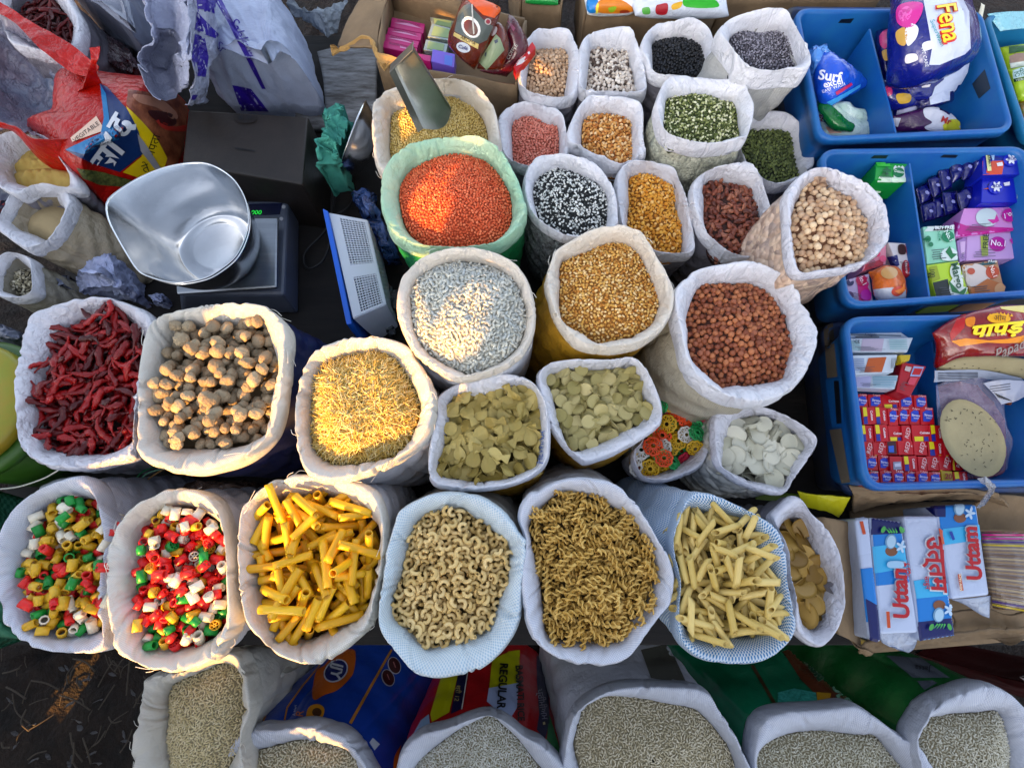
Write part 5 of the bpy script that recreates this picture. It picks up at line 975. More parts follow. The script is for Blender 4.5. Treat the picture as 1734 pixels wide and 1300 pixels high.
for q, lb in (('A -40,940 50,960 110,1010 60,1060 -40,1130', 'printed red and blue packet corner by the semolina sack'),):
    v, s_ = q.split(' ', 1); o = lump('printed_packet', v, s_, .03, .05, mat('packet_navy', '#2a2c44', .35, bump=.4), None, wr=.002, skirt=.003, label=lb, cat='packet'); dec('A', '0,1015 45,1035 35,1090 -10,1070', [o], ink('#8c1c24'), parent=o)
# bottom-left tub, green sacking, woven sack mouth, wire
tubm = mat('tub_yellow', '#b07c10', .35, col2='#8a8c18', vscale=6); tg = mat('tub_green', '#3c6a1c', .4, var=.4)
r = empty('plastic_tub', tuple(P(-40, 700, 0)), label='green plastic tub with yellow lid at the left edge', cat='tub')
for nm_, rad_, z0_, z1_, m_ in (('lid', .105, .165, .19, tubm), ('rim', .118, .14, .164, tg), ('wall', .11, .003, .139, tg)):
    cc_ = P(-55, 690, .17); V = [(cc_[0] + rad_ * q_ * cos(t), cc_[1] + rad_ * q_ * sin(t), z) for q_, z in ((.02, z1_), (.7, z1_), (.93, z1_ - .002), (1, z1_ - .006), (1, z0_ + .003), (.97, z0_), (.02, z0_)) for t in np.linspace(0, 2 * pi, 48, endpoint=False)]
    mesh(nm_, V, gridF(7, 48, True), m_, r)
gt = weave_mat('weave_green_pale', '#2e7a5c', '#5aa888', 300, wr=1)
lump('filled_sack', 'M', '-90,140 -20,190 60,300 30,480 60,800 200,925 120,940 0,955 -90,960', .08, .15, gt, None, wr=.006, fr=40, seed=20, skirt=.003, label='pale green woven sack at the cart corner behind coloured pasta', cat='sack')
lump('filled_sack', 'H', '210,1290 300,1225 420,1195 520,1215 620,1280 650,1400 500,1450 300,1430', .06, .12, weavel, None, wr=.003, fr=40, seed=21, skirt=.003, label='closed grey woven sack between the chilli and pasta rows', cat='sack')
lump('filled_sack', 'H', '880,1260 1000,1205 1160,1195 1330,1215 1400,1300 1200,1400 950,1400', .05, .1, mat('bag_brown', '#6c5444', .35, bump=1, bscale=24, bdist=.01, musgrave=True, var=.5), None, wr=.006, fr=50, seed=22, skirt=.003, label='brownish plastic-wrapped sack behind the cream pasta sacks', cat='sack')
for i, (s_, c_) in enumerate((('690,1290 680,1250 710,1200 770,1170 840,1165', '#1c8a50'), ('700,1270 730,1210 800,1180 850,1175', '#78b898'), ('720,1250 790,1200 850,1168 880,1170', '#a88048'))):
    wire('wire_strand', [P(*q, .12) for q in px('H ' + s_)], .0012, ink(c_), None, label=['dark green wire strand above the coloured pasta', 'pale green wire strand above the coloured pasta', 'tan wire strand above the coloured pasta'][i], cat='wire')
wire('cord', [P(*q, z) for q, z in zip(px('H 0,1278 100,1265 220,1225 300,1180'), (.14, .15, .16, .19))], .0012, ink('#c8c8bc'), None, label='white cord hanging from the chilli sack to the left', cat='cord')
wire('cord', [P(*q, z) for q, z in zip(px('H 1495,570 1530,620 1535,700 1520,790'), (.2, .18, .16, .14))], .0011, ink('#b8bc9c'), None, label='pale cord hanging on the navy side of the nut sack', cat='cord')
# ------------------------------------------------ red flour bag
redm = mat('bag_red', '#b81004', .3, bump=.7, bscale=16, bdist=.009, musgrave=True, spec=.4, var=.35, vscale=9)
r = empty('flour_bag', tuple(P(*px('A 620,720')[0], 0)), label='big torn red flour bag with blue label and yellow print', cat='bag')
rb = lump('body', 'A', '365,470 440,400 505,400 640,450 900,485 955,530 945,640 925,760 890,840 760,905 600,990 545,1045 430,985 330,870 200,720 335,690 345,600 355,530', .08, .21, redm, r, wr=.0018, fr=32, seed=30, flat=.7, skirt=.003)
dec('A', '650,455 900,485 950,535 940,640 925,760 890,840 850,860 830,790 780,690 700,600 640,530', [rb], mat('print_bread', '#9c5c3c', .35, col2='#5c2414', vscale=40), mx=5, lift=.001)
dec('A', '640,540 720,620 790,700 845,800 830,850 760,900 720,905 620,870 715,790 700,690', [rb], ink('#d8b80c', .3), mx=5, lift=.0014)
dec('A', '335,758 515,680 530,600 510,430 545,445 640,550 700,670 722,775 605,868 450,820', [rb], ink('#0c2a5c', .3), mx=5, lift=.002)
dec('A', '510,430 540,480 560,620 600,700 520,720 420,780 340,758 515,680 530,600', [rb], ink('#0a6aa0', .3), mx=5, lift=.0026)
dec('A', '420,650 490,590 520,640 525,665 370,720 360,700', [rb], ink('#d8b8a0', .3), mx=5, lift=.0014); txt('A', 'VEGITABLE', 440, 672, 22, -36, [rb], ink('#3c3028'), mx=4, lift=.002)
for s_, x, y, sz, a in (('सा', 540, 780, 118, -52), ('द', 615, 640, 105, -60)): txt('A', s_, x, y, sz, a, [rb], ink('#c9ccd2', .3), mx=4, lift=.005, bold=.03)
txt('A', 'जपता', 772, 740, 40, -72, [rb], ink('#141410'), mx=4, lift=.002); txt('A', 'ते', 735, 850, 44, -20, [rb], ink('#141410'), mx=4, lift=.002)
dec('A', '690,670 730,720 820,860 780,850 710,760', [rb], ink('#8c8c94', .3), mx=5, lift=.0026)
dec('A', '390,850 520,870 700,920 640,945 500,935 420,900', [rb], mat('print_wheat', '#6c7038', .4, col2='#2c3414', vscale=120), mx=5, lift=.0014)
for s_, c_ in (('750,560 860,575 890,620 850,640 770,600', '#3c1410'), ('780,600 870,640 940,635 930,665 830,655', '#a82c20'), ('680,480 800,500 880,560 895,600 860,600 800,550 700,520', '#a8745c')): dec('A', s_, [rb], ink(c_, .3), mx=8, lift=.0018, curve=True)
patch('torn_flap', 'A', ['-60,-30,.24 -60,40,.24', '30,20,.24 40,85,.24', '130,85,.24 150,190,.24', '330,200,.235 260,290,.23', '450,300,.23 350,360,.22', '490,330,.225 445,378,.22'], redm, r, wr=.003, fr=60, seed=1, n=40)
patch('torn_flap', 'A', ['440,235,.26 495,228,.26', '448,300,.25 490,300,.25', '440,420,.22 500,380,.22', '400,480,.2 520,430,.2'], redm, r, wr=.002, fr=60, seed=2, n=24)
patch('torn_flap', 'A', ['-60,600,.22 0,605,.22 100,640,.22 180,690,.21 350,690,.2', '-60,612,.21 0,625,.21 90,655,.2 180,730,.19 330,790,.16', '-60,620,.2 20,632,.2 100,670,.18 250,840,.12 380,960,.07'], redm, r, wr=.002, fr=60, seed=4, n=40)
lin = mat('liner_film', '#8c7c88', .3, bump=1, bscale=20, bdist=.012, musgrave=True, coat=.4, col2='#6c7890', vscale=10)
patch('liner', 'A', ['-60,40,.235 100,170,.235 260,290,.225 340,362,.215 445,376,.215', '-60,200,.19 60,250,.16 200,340,.15 300,420,.15 400,430,.19', '-60,400,.17 60,400,.13 180,450,.11 280,500,.12 365,500,.18', '-60,520,.19 60,540,.14 180,560,.11 280,590,.12 350,590,.17', '-60,600,.22 40,600,.2 160,630,.19 260,665,.18 338,690,.19'], lin, r, wr=.007, fr=60, seed=3, n=50)
lump('plastic_bag', 'A', '235,600 270,560 340,545 350,600 335,670 280,665 240,640', .14, .175, mat('bag_bright_blue', '#1c3c9c', .25, coat=.4, bump=.6, bscale=30, bdist=.01), None, wr=.004, fr=90, seed=31, skirt=.12, label='small blue plastic bag inside the torn red bag', cat='plastic bag')
# ------------------------------------------------ scoop in the millet
sh = mat('scoop_steel', '#9c9c94', .3, metal=.95, bump=.3, bscale=40, bdist=.002, var=.3)
A_, B_, C__, D_ = W3('B', '655,258 875,590 712,712 538,372', [.34, .215, .2, .30]); n_ = np.cross(B_ - A_, D_ - A_); n_ /= np.linalg.norm(n_); n_ = n_ if n_[2] > 0 else -n_
V = []; nu = 14; nv = 24
for side in (0, 1):
    for i in range(nu + 1):
        for j in range(nv + 1):
            u, v = i / nu, j / nv; p = (A_ * (1 - u) + D_ * u) * (1 - v) + (B_ * (1 - u) + C__ * u) * v; dep = .02 * (1 - abs(2 * u - 1) ** 16) * (1 - .3 * v)
            if i in (0, nu): dep = 0
            V.append(p - n_ * (dep + side * .0012) + (B_ - A_) / np.linalg.norm(B_ - A_) * (-.03 * abs(2 * u - 1) ** 2 * v + .01 * v))
g = gridF(nu + 1, nv + 1); o = (nu + 1) * (nv + 1); r = empty('scoop', tuple(C__), label='steel grain scoop standing in the yellow millet', cat='scoop'); mesh('blade', V, np.vstack([g, g[:, ::-1] + o]), sh, r, smooth=False)
bk = W3('B', '655,258 538,372', [.34, .30]); b0 = [bk[0], bk[1], bk[1] - n_ * .02, bk[0] - n_ * .02]; ax_ = (A_ - B_) / np.linalg.norm(A_ - B_)
hexa('back_plate', b0, [q + ax_ * .0015 for q in b0], sh, r, .0004)
# ------------------------------------------------ cardboard boxes at the back and what is in them
b1 = carton('Z', '636,106 876,144 893,30 652,-40', .17, .165, card, 'torn cardboard box behind the millet sack holding packets', floor=.45)
patch('flap', 'B', ['470,232,.172 480,120,.172 530,-40,.172', '400,230,.165 430,110,.168 480,-40,.17', '268,226,.14 310,110,.145 390,-30,.15'], card, b1, th=.004, wr=.0015, fr=60, seed=3, n=20)
patch('torn_edge', 'B', ['232,240,.15 300,225,.155 380,200,.165 430,195,.178 450,250,.19 520,262,.19 572,285,.188', '240,262,.15 300,248,.15 400,215,.16 425,225,.17 455,300,.18 500,350,.18 545,330,.18', '250,264,.148 310,256,.148 400,225,.155 425,235,.165 470,330,.17 505,366,.172 530,360,.17'], cardd, b1, th=.004, wr=.003, fr=120, seed=4, n=40)
carton('Z', '990,19 1213,24 1222,-90 985,-90', .16, .155, card, 'plain cardboard box behind the black lentils with snack bags on top', floor=.2)
carton('Z', '880,2 952,8 962,-90 860,-90', .15, .14, card, 'brown cardboard box partly hidden behind the coffee pouches')
carton('Z', '1225,-8 1500,-14 1500,-110 1215,-110', .14, .13, card, 'brown cardboard box behind the grey seed sack')
mag = mat('pack_magenta', '#b01468', .3, coat=.3, bump=.4, bscale=40, bdist=.002)
for i, (s_, z, lb) in enumerate((('250,170 575,235 560,330 235,265', .125, 'magenta soap packet, rearmost of the stack in the torn box'), ('215,265 545,330 530,400 200,335', .135, 'magenta soap packet, second from the back in the torn box'), ('180,330 520,405 500,470 165,400', .14, 'magenta soap packet, third in the torn box'), ('160,395 500,475 490,530 140,460', .145, 'magenta soap packet nearest the scoop in the torn box'))):
    rr_, o = thingbox('soap_packet', 'U', s_, z, .03, mag, lb, 'soap packet', 'magenta soap packets in the torn box', 'wrapper'); q = px('U ' + s_)
    a = [np.array(p) for p in q]; c1 = [a[0] * .9 + a[1] * .1, a[0] * .05 + a[1] * .95, a[3] * .05 * 0 + (a[1] * .4 + a[2] * .6) * .95 + a[0] * .05, (a[0] * .4 + a[3] * .6) * .9 + a[1] * .1]; dec('Z', ' '.join(f'{p[0]:.1f},{p[1]:.1f}' for p in c1), [o], ink('#c888b0', .3), mx=30)
    txt('Z', 'PHARMACEUTICAL', (c1[0][0] + c1[2][0]) / 2, (c1[0][1] + c1[2][1]) / 2, 3.2, 12, [o], ink('#5c1440'))
for i, (s_, z, lb) in enumerate((('625,165 870,205 860,290 640,250', .13, 'silver and green sachet bundle, rearmost in the torn box'), ('640,230 850,280 830,400 600,360', .14, 'silver and green sachet bundle in the middle of the torn box'), ('585,385 800,430 780,520 560,490', .145, 'silver and green sachet bundle nearest the purple packet'))):
    rr_, o = thingbox('sachet_bundle', 'U', s_, z, .03, mat('foil', '#9aa8a4', .25, metal=.6, bump=.6, bscale=30, bdist=.004), lb, 'sachets', None, 'foil'); q = [np.array(p) for p in px('U ' + s_)]; c_ = sum(q) / 4; dec('Z', ' '.join(f'{p[0]:.1f},{p[1]:.1f}' for p in [c_ + (p - c_) * .72 for p in q]), [o], ink('#7c9468', .4), mx=30)
rr_, o = thingbox('soap_packet', 'U', '650,480 870,530 860,660 635,600', .155, .03, mat('pack_violet', '#6c54c0', .3, coat=.3, bump=.4, bscale=40, bdist=.002), 'violet soap packet in the front of the torn box', 'soap packet', None, 'wrapper')
dec('U', '770,510 850,525 840,650 765,632', [o], ink('#4c6cc8', .3)); thingbox('soap_packet', 'U', '500,520 635,545 630,605 560,590', .15, .03, mag, 'single magenta packet corner beside the violet packet', 'soap packet', None, 'wrapper')
brn = mat('pouch_brown', '#5c1c08', .22, coat=.4, bump=.5, bscale=20, bdist=.006, musgrave=True)
r = empty('coffee_pouch', tuple(P(*px('U 1000,400')[0], .1)), label='brown and orange coffee pouch standing in the torn box', cat='pouch')
o = patch('pouch', 'U', ['940,-20,.27 1100,-20,.28 1250,40,.28 1330,90,.27', '900,150,.25 1020,170,.27 1150,220,.27 1250,270,.25', '830,300,.23 950,330,.25 1080,380,.25 1180,450,.23', '790,440,.21 860,520,.22 960,610,.22 1065,690,.2'], brn, r, wr=.001, fr=60, pillow=.016, th=.01, seed=5)
dec('U', '940,-10 990,0 1140,150 1250,180 1330,90 1240,40 1080,-20', [o], ink('#d85410', .3), mx=6, lift=.001); dec('U', '905,130 960,60 1010,50 1140,190 1240,260 1180,390 1100,430 870,310', [o], ink('#4c5450', .3), mx=6, lift=.0012)
dec('U', oval(1028, 270, 110, 82, 58), [o], ink('#dcdcd8', .3), mx=5, lift=.002, name='cup_saucer'); dec('U', oval(1028, 275, 82, 58, 58), [o], ink('#4c180c', .3), mx=5, lift=.0026, name='cup_coffee')
dec('U', '870,320 1100,430 1090,480 860,350', [o], ink('#c8b068', .3), mx=6, lift=.002); txt('U', 'AROMA', 1000, 398, 30, 25, [o], ink('#3c2008'), lift=.003); dec('U', oval(955, 465, 68, 48, 20), [o], ink('#c8ccd4', .3), mx=5, lift=.002); txt('U', 'Café', 955, 465, 34, 18, [o], ink('#1c2c6c'), lift=.003, bold=.02)
dec('U', oval(1186, 215, 30, 30), [o], ink('#b8b0a8'), mx=6, lift=.002); dec('U', oval(1186, 215, 20, 20), [o], ink('#8c2030'), mx=6, lift=.003); dec('U', '1035,60 1048,60 1062,330 1050,335', [o], ink('#b8b4ac'), mx=6, lift=.0034)
r = empty('coffee_pouch', tuple(P(*px('U 1250,550')[0], .1)), label='dark brown pouch with a pale green panel beside the orange one', cat='pouch')
o = patch('pouch', 'U', ['1260,230,.24 1300,220,.25 1330,300,.24', '1170,420,.22 1280,400,.24 1390,460,.22', '1080,660,.2 1200,690,.2 1340,680,.19'], brn, r, pillow=.012, th=.008, seed=6, wr=.001)
dec('U', '1270,340 1310,380 1350,490 1180,685 1105,610', [o], ink('#7c8c6c', .3), mx=6, lift=.001); dec('U', oval(1250, 310, 50, 28, -65), [o], ink('#a8a4a8'), mx=5, lift=.001)
for s_ in ('1255,400 1285,385 1290,415 1262,430', '1170,520 1185,515 1175,560 1165,545'): dec('U', s_, [o], ink('#1c3048'), lift=.002)
mar = mat('pouch_maroon', '#4c0c1c', .22, coat=.4, bump=.6, bscale=24, bdist=.006, musgrave=True)
r = empty('coffee_pouch', tuple(P(*px('U 1420,450')[0], .1)), label='maroon pouch crumpled behind the pale-panel pouch', cat='pouch')
o = patch('pouch', 'U', ['1385,130,.24 1440,150,.24 1480,230,.23', '1350,300,.22 1450,330,.23 1590,400,.21', '1350,500,.2 1450,560,.2 1560,560,.19', '1100,690,.17 1250,740,.17 1380,770,.16'], mar, r, pillow=.01, th=.008, seed=7, wr=.002); dec('U', '1370,180 1460,280 1440,310 1380,210', [o], ink('#7c3c54'), mx=6); txt('U', 'COFFEE', 1430, 510, 34, -60, [o], ink('#b8b4ac'), mx=6, lift=.0016)
rr_, o = thingbox('carton', 'U', '1440,650 1625,405 1660,460 1465,715', .2, .018, ink('#b40c14', .3), 'slim bright red carton lying across the maroon pouch', 'carton'); dec('U', '1465,650 1500,590 1555,555 1570,585 1520,630', [o], ink('#d0c8c8')); txt('U', 'CONTENTS', 1510, 575, 18, -52, [o], ink('#e8dcdc')); dec('U', '1578,520 1595,505 1605,525 1590,540', [o], ink('#e8dcdc'))
for s_, z, m_, lb, dd in (('V 260,-60 1000,-60 700,110 300,112', .19, '#d8dce0', 'white, blue and orange snack bag on the back box', (('V 300,0 390,0 375,110 300,105', '#1878c0'), ('V 410,10 560,-10 700,60 690,112 390,112', '#d07818'), ('V 400,40 390,112 372,112 385,40', '#e8d83c'), ('V 490,70 560,60 540,100 500,105', '#8cb020'), ('V 600,90 660,88 680,108 600,112', '#8c2c10'))), ('V 680,-60 1560,-60 1600,135 740,128', .2, '#c6cedb', 'white snack bag with green and yellow fruit print on the back box', (('V 1200,-20 1420,-20 1495,68 1200,66', '#28a01c'), ('V 1070,50 1160,20 1150,70 1080,90', '#d0a010'), ('V 925,60 960,45 1030,40 1020,125 930,125', '#98101c'), ('V 800,80 860,70 870,120 810,125', '#4c9c3c'))))[:2]:
    v, q = s_.split(' ', 1); a = q.split(); r_ = empty('snack_bag', tuple(P(*px(s_)[0], .12)), label=lb, cat='snack bag')
    o = patch('bag', v, [f'{a[0]},{z} {a[1]},{z}', f'{a[3]},{z - .01} {a[2]},{z - .01}'], mat('snack_' + m_.strip('#'), m_, .25, bump=.7, bscale=24, bdist=.006, musgrave=True, coat=.3), r_, pillow=.018, th=.006, seed=8, wr=.001)
    for k, (s2, c_) in enumerate(dd): v2, q2 = s2.split(' ', 1); dec(v2, q2, [o], ink(c_, .3), mx=5, lift=.001 + k * .0004, curve=True)
for s_, c_, lb in (('-5,-60 130,-60 130,4 60,6 0,3', '#1c8c3c', 'green snack bag edge in the hidden box'),):
    patch('snack_bag', 'Z', ['885,-50,.16 950,-50,.16', '890,3,.155 945,6,.155'], ink(c_, .3), None, pillow=.01, th=.004, label=lb, cat='snack bag')
# ---------------------------------------------------------------- blue crates on the right (two high) and their goods
blue = mat('crate_blue', '#034f9e', .45, bump=.3, bscale=70, bdist=.001, col2='#14609e', vscale=16)
blued = mat('crate_blue_dusty', '#0a4080', .6, bump=.3, bscale=90, bdist=.001, col2='#4c4c4c', vscale=9)
ZR, HC = .24, .115
CR = [('D', '180,52 1450,62 1680,885 350,948', 'rear blue crate holding detergent packs', '600,170 870,900'), ('D', '350,1005 1760,985 1930,1980 530,2075', 'middle blue crate holding soap cartons', '905,1100 1100,2040'),
      ('F', '510,60 1900,35 2080,1200 660,1240', 'front blue crate holding toothpaste cartons and papad', '1070,110 1185,800'), ('D', '1465,85 2700,60 2950,1000 1760,960', 'blue crate at the right edge holding green packs', None)]
for i, (v, rim_, lb, dv) in enumerate(CR):
    if i == 0: rr_, tb = open_crate(v, rim_, ZR, HC, blue, lb, 'blue plastic crates', divider='690,195 870,905')
    elif i == 1: rr_, tb = open_crate(v, rim_, ZR, HC, blue, lb, 'blue plastic crates', divider='960,1105 1100,2040')
    elif i == 2: rr_, tb = open_crate(v, rim_, ZR, HC, blue, lb, 'blue plastic crates', divider='1108,200 1215,1130', dz=.068)
    else: rr_, tb = open_crate(v, rim_, ZR - .005, HC, mat('crate_teal', '#1a6f9c', .42, bump=.25, bscale=90, bdist=.0008, col2='#0a5f8c', vscale=7), lb, 'blue plastic crates')
    # dark hand slots near the rim of the back wall
    for s_ in ((('D', '475,155 500,130 585,125 560,158'),), (('D', '695,1070 720,1050 815,1050 800,1072'), ('D', '1165,1065 1190,1045 1290,1048 1270,1068')), (), ())[i]: dec(s_[0], s_[1], [tb], ink('#04101f'), name='hand_slot')
    if i == 0: dec('D', '1385,570 1470,470 1510,600 1430,670', [tb], ink('#1c2c3c'), name='hand_slot')
for v, rim_, lb in (('D', '110,40 1390,55 1600,930 280,985', 'lower blue crate under the rear one'), ('D', '290,1040 1700,1010 1870,1990 470,2120', 'lower blue crate under the middle one'), ('F', '370,95 1800,70 1990,1250 520,1275', 'lower blue crate under the front one')):
    open_crate(v, rim_, ZR - HC - .004, ZR - HC - .008, blued, lb, 'blue plastic crates')
# end handle of the front crate
r_ = empty('crate_handle', (0, 0, 0)) if False else None
def pk(name, s_, z, h, m, lb, cat, grp=None, part='carton'): v, q = s_.split(' ', 1); return thingbox(name, v, q, z, h, m, lb, cat, grp, part)
def film_pack(name, v, rows, m, lb, cat, pillow=.012, seed=1, wr=.0015, grp=None, part='wrapper', th=.004):
    q = rows[0].split()[0].split(','); ox, oy, s = VW[v]; r = empty(name, tuple(P(ox + float(q[0]) / s, oy + float(q[1]) / s, .15)), label=lb, cat=cat, group=grp); return r, patch(part, v, rows, m, r, pillow=pillow, th=th, seed=seed, wr=wr)
gl = lambda n, c, **k: mat('gloss_' + n, c, .22, coat=.5, bump=.6, bscale=20, bdist=.006, musgrave=True, **k)
# rear crate
r, o = film_pack('detergent_bag', 'D', ['830,-60,.29 1060,-80,.3 1330,-60,.27', '830,200,.27 1080,200,.31 1400,180,.27', '830,430,.25 1060,440,.28 1400,340,.25', '800,600,.22 950,560,.24 1180,470,.23'], gl('navy', '#0a1270'), 'large navy and white detergent bag leaning in the rear crate', 'detergent', .03, 3)
dec('D', '1040,-60 1290,-60 1360,80 1370,330 1330,370 1160,440 1090,440 1110,330 1090,200', [o], ink('#c4cbe0', .3), mx=6)
txt('D', 'Fena', 1210, 165, 130, 80, [o], ink('#c41414'), mx=5, lift=.003, bold=.05, sx=.75); txt('D', 'Fena', 1208, 162, 124, 80, [o], ink('#e8d020'), mx=5, lift=.0042, sx=.75, bold=.015)
txt('D', 'Superwash', 1140, 230, 30, 68, [o], ink('#189098'), mx=5, lift=.003)
for s_, c_ in (('880,60 940,25 1040,30 1040,100 990,180 930,190 880,150', '#c8208c'), ('900,70 950,50 980,90 940,150 890,130', '#e058b0'), ('875,220 930,190 950,250 930,310 885,290', '#c89c48'), ('935,210 980,165 1020,200 1000,270 950,310', '#dcdce4'), ('940,375 1000,365 1015,405 940,430', '#d8d4d8'), ('1045,300 1100,280 1120,320 1060,345', '#d8dce8')): dec('D', s_, [o], ink(c_, .3), mx=5, lift=.0022, curve=True)
txt('D', 'WE CARE', 1060, 385, 22, 78, [o], ink('#d8dce8'), mx=5, lift=.0022)
r, o = film_pack('detergent_bag', 'D', ['720,210,.2 780,190,.22 850,180,.2', '740,400,.2 800,400,.22 850,380,.2', '770,560,.19 820,560,.2 860,540,.19'], gl('navy2', '#101058'), 'narrow dark blue pack with pink flower at the crate divider', 'detergent', .01, 4)
dec('D', '760,240 810,200 830,240 800,330 765,310', [o], ink('#c02c70', .3), mx=5, curve=True); dec('D', '775,350 820,340 825,400 790,410', [o], ink('#c89c48', .3), mx=5, curve=True)
r, o = film_pack('detergent_bag', 'D', ['790,590,.2 1000,480,.22 1190,440,.22 1385,380,.22', '800,650,.19 1000,560,.21 1200,540,.21 1350,500,.2', '830,710,.18 1000,690,.19 1120,680,.19 1270,640,.18'], gl('navy', '#0a1270'), 'blue and white detergent pack lying below the large one', 'detergent', .014, 5)
dec('D', '1190,490 1370,390 1350,490 1280,620 1100,670 1130,590 1190,540', [o], ink('#b8c4dc', .3), mx=6); dec('D', '810,610 870,585 920,600 900,640 820,645', [o], ink('#c8a028', .3), mx=5, lift=.0012, curve=True); dec('D', '1030,560 1080,540 1105,560 1090,590 1040,595', [o], ink('#d8d4d8', .3), mx=5, lift=.0012); dec('D', '930,510 1080,490 1170,500 1140,520 960,530', [o], ink('#c4cbe0', .3), mx=5, lift=.0012)
r, o = film_pack('detergent_bag', 'D', ['850,720,.17 960,690,.18 1050,690,.17', '850,790,.165 960,790,.175 1030,770,.165'], gl('navy', '#0a1270'), 'small white-cornered blue pack above the purple one', 'detergent', .008, 6); dec('D', '880,730 1000,705 1030,730 980,780 870,780', [o], ink('#b8bcd8', .3), mx=5)
r, o = film_pack('detergent_bag', 'D', ['845,790,.18 1080,725,.19 1180,745,.18 1280,800,.17', '860,895,.16 1050,890,.17 1180,890,.17 1315,885,.16'], gl('purple', '#3c0c48'), 'purple, white and yellow pack at the crate front', 'detergent', .012, 7)
dec('D', '1060,735 1170,735 1270,800 1290,880 1110,885 1060,860 1110,830 1060,790', [o], ink('#ccd0dc', .3), mx=5, curve=True); dec('D', '1180,850 1230,810 1290,810 1310,880 1190,885', [o], ink('#c8c81c', .3), mx=5, lift=.0012); txt('D', 'Mr', 1200, 820, 40, 20, [o], ink('#a81c14'), mx=5, lift=.002, bold=.03); dec('D', '850,800 900,800 880,860 855,850', [o], ink('#ccd0dc'), mx=5)
r, o = film_pack('detergent_bag', 'D', ['310,410,.21 385,330,.23 470,420,.23 500,470,.22', '320,560,.2 400,540,.23 520,510,.23 665,560,.19', '340,700,.19 420,725,.2 520,670,.2 665,590,.185'], gl('skyblue', '#1450c8'), 'bright blue detergent pouch with white lettering', 'detergent', .016, 8)
txt('D', 'Surf', 420, 520, 62, 8, [o], ink('#e4e8f4'), mx=5, lift=.002, bold=.03); txt('D', 'excel', 440, 562, 42, -14, [o], ink('#e4e8f4'), mx=5, lift=.002, bold=.02); txt('D', 'EASY WASH', 445, 595, 20, -20, [o], ink('#e4e8f4'), mx=5, lift=.002); dec('D', '455,625 560,560 570,575 465,645', [o], ink('#b81c58', .3), mx=5, lift=.0015); dec('D', '400,690 500,640 625,570 622,590 430,712', [o], ink('#3c9ce0', .3), mx=5, lift=.0012)
r, o = film_pack('detergent_bag', 'D', ['250,340,.22 330,310,.24 350,300,.24 400,400,.23', '270,430,.21 320,420,.23 380,400,.23 450,430,.22', '290,600,.2 310,560,.2 330,520,.21 345,500,.21'], gl('paleblue', '#4c8cd8'), 'crumpled pale blue pouch behind the bright blue one', 'detergent', .01, 9, wr=.004)
r, o = film_pack('detergent_bag', 'D', ['325,700,.19 450,690,.2 560,730,.2 672,740,.19', '340,830,.165 480,830,.18 600,830,.17 680,840,.17', '350,925,.17 480,925,.18 600,920,.18 715,925,.17'], mat('pack_mint', '#a8c8b8', .25, bump=.8, bscale=26, bdist=.006, musgrave=True, col2='#c4d8d4', vscale=30), 'white and mint detergent pack in the crate corner', 'detergent', .018, 10); txt('D', 'EEZEE', 400, 820, 34, 30, [o], ink('#8c1c24'), mx=5, lift=.0015, bold=.02); dec('D', '390,860 450,860 500,900 420,905', [o], ink('#c8987c', .3), mx=5)
r, o = film_pack('detergent_bag', 'D', ['690,560,.2 780,540,.21 900,560,.21', '760,680,.18 850,660,.2 1010,650,.19', '800,760,.17 900,740,.18 1020,720,.18'], gl('navy', '#0a1270'), 'navy pack with a pink flower wedged low at the divider', 'detergent', .014, 15)
dec('D', '770,600 830,590 840,640 790,650', [o], ink('#c02c70', .3), mx=5, curve=True); dec('D', '870,640 960,640 960,690 890,700', [o], ink('#c8a028', .3), mx=5, curve=True)
r, o = film_pack('detergent_bag', 'D', ['980,640,.19 1120,600,.2 1260,590,.19', '1010,760,.175 1140,720,.19 1260,690,.18'], gl('navy2', '#101058'), 'blue and white pack lying flat between the purple and navy ones', 'detergent', .012, 16)
dec('D', '1090,640 1230,610 1230,680 1100,710', [o], ink('#b8c4dc', .3), mx=5)
r, o = film_pack('detergent_bag', 'D', ['330,670,.19 400,690,.2 520,800,.2 600,850,.19', '330,745,.185 380,790,.2 480,870,.2 580,905,.18'], gl('green', '#0a6a24'), 'dark green packet lying across the mint pack', 'detergent', .01, 11)
r, o = film_pack('detergent_bag', 'W', ['110,30,.25 150,40,.25', '60,150,.23 90,210,.23'], ink('#c8c8b8', .3), 'white and yellow packet tip behind the large navy bag', 'detergent', .004, 12)
# right-edge crate
for s_, c_, lb in ((['250,400,.2 460,380,.21 640,380,.2', '330,600,.2 480,560,.21 660,560,.2'], '#8ca814', 'lime green pack with a brown picture, rear of the edge crate'), (['330,590,.21 480,560,.22 680,560,.21', '400,870,.19 520,860,.2 720,850,.19'], '#94b41c', 'lime green pack lettered in dark green, front of the edge crate')):
    r, o = film_pack('snack_pack', 'W', s_, ink(c_, .3), lb, 'snack pack', .012, 14)
    if 'rear' in lb: dec('W', '345,480 400,455 470,450 470,520 350,540', [o], ink('#8c7468', .3), mx=5); dec('W', '340,400 470,390 470,440 345,460', [o], ink('#1c4c1c', .3), mx=5, lift=.0012); dec('W', '350,540 470,520 470,560 360,580', [o], ink('#b8c4c0', .3), mx=5)
    else: dec('W', '375,600 470,570 470,650 380,670', [o], ink('#a8c4c8', .3), mx=5); txt('W', 'ਨਿਰ', 440, 625, 46, -14, [o], ink('#145c4c'), mx=5, lift=.0016); dec('W', '385,670 470,655 470,680 388,697', [o], ink('#0c3c1c', .3), mx=5, lift=.001); txt('W', 'VEERA', 440, 677, 18, -8, [o], ink('#d8e4c8'), lift=.0018)
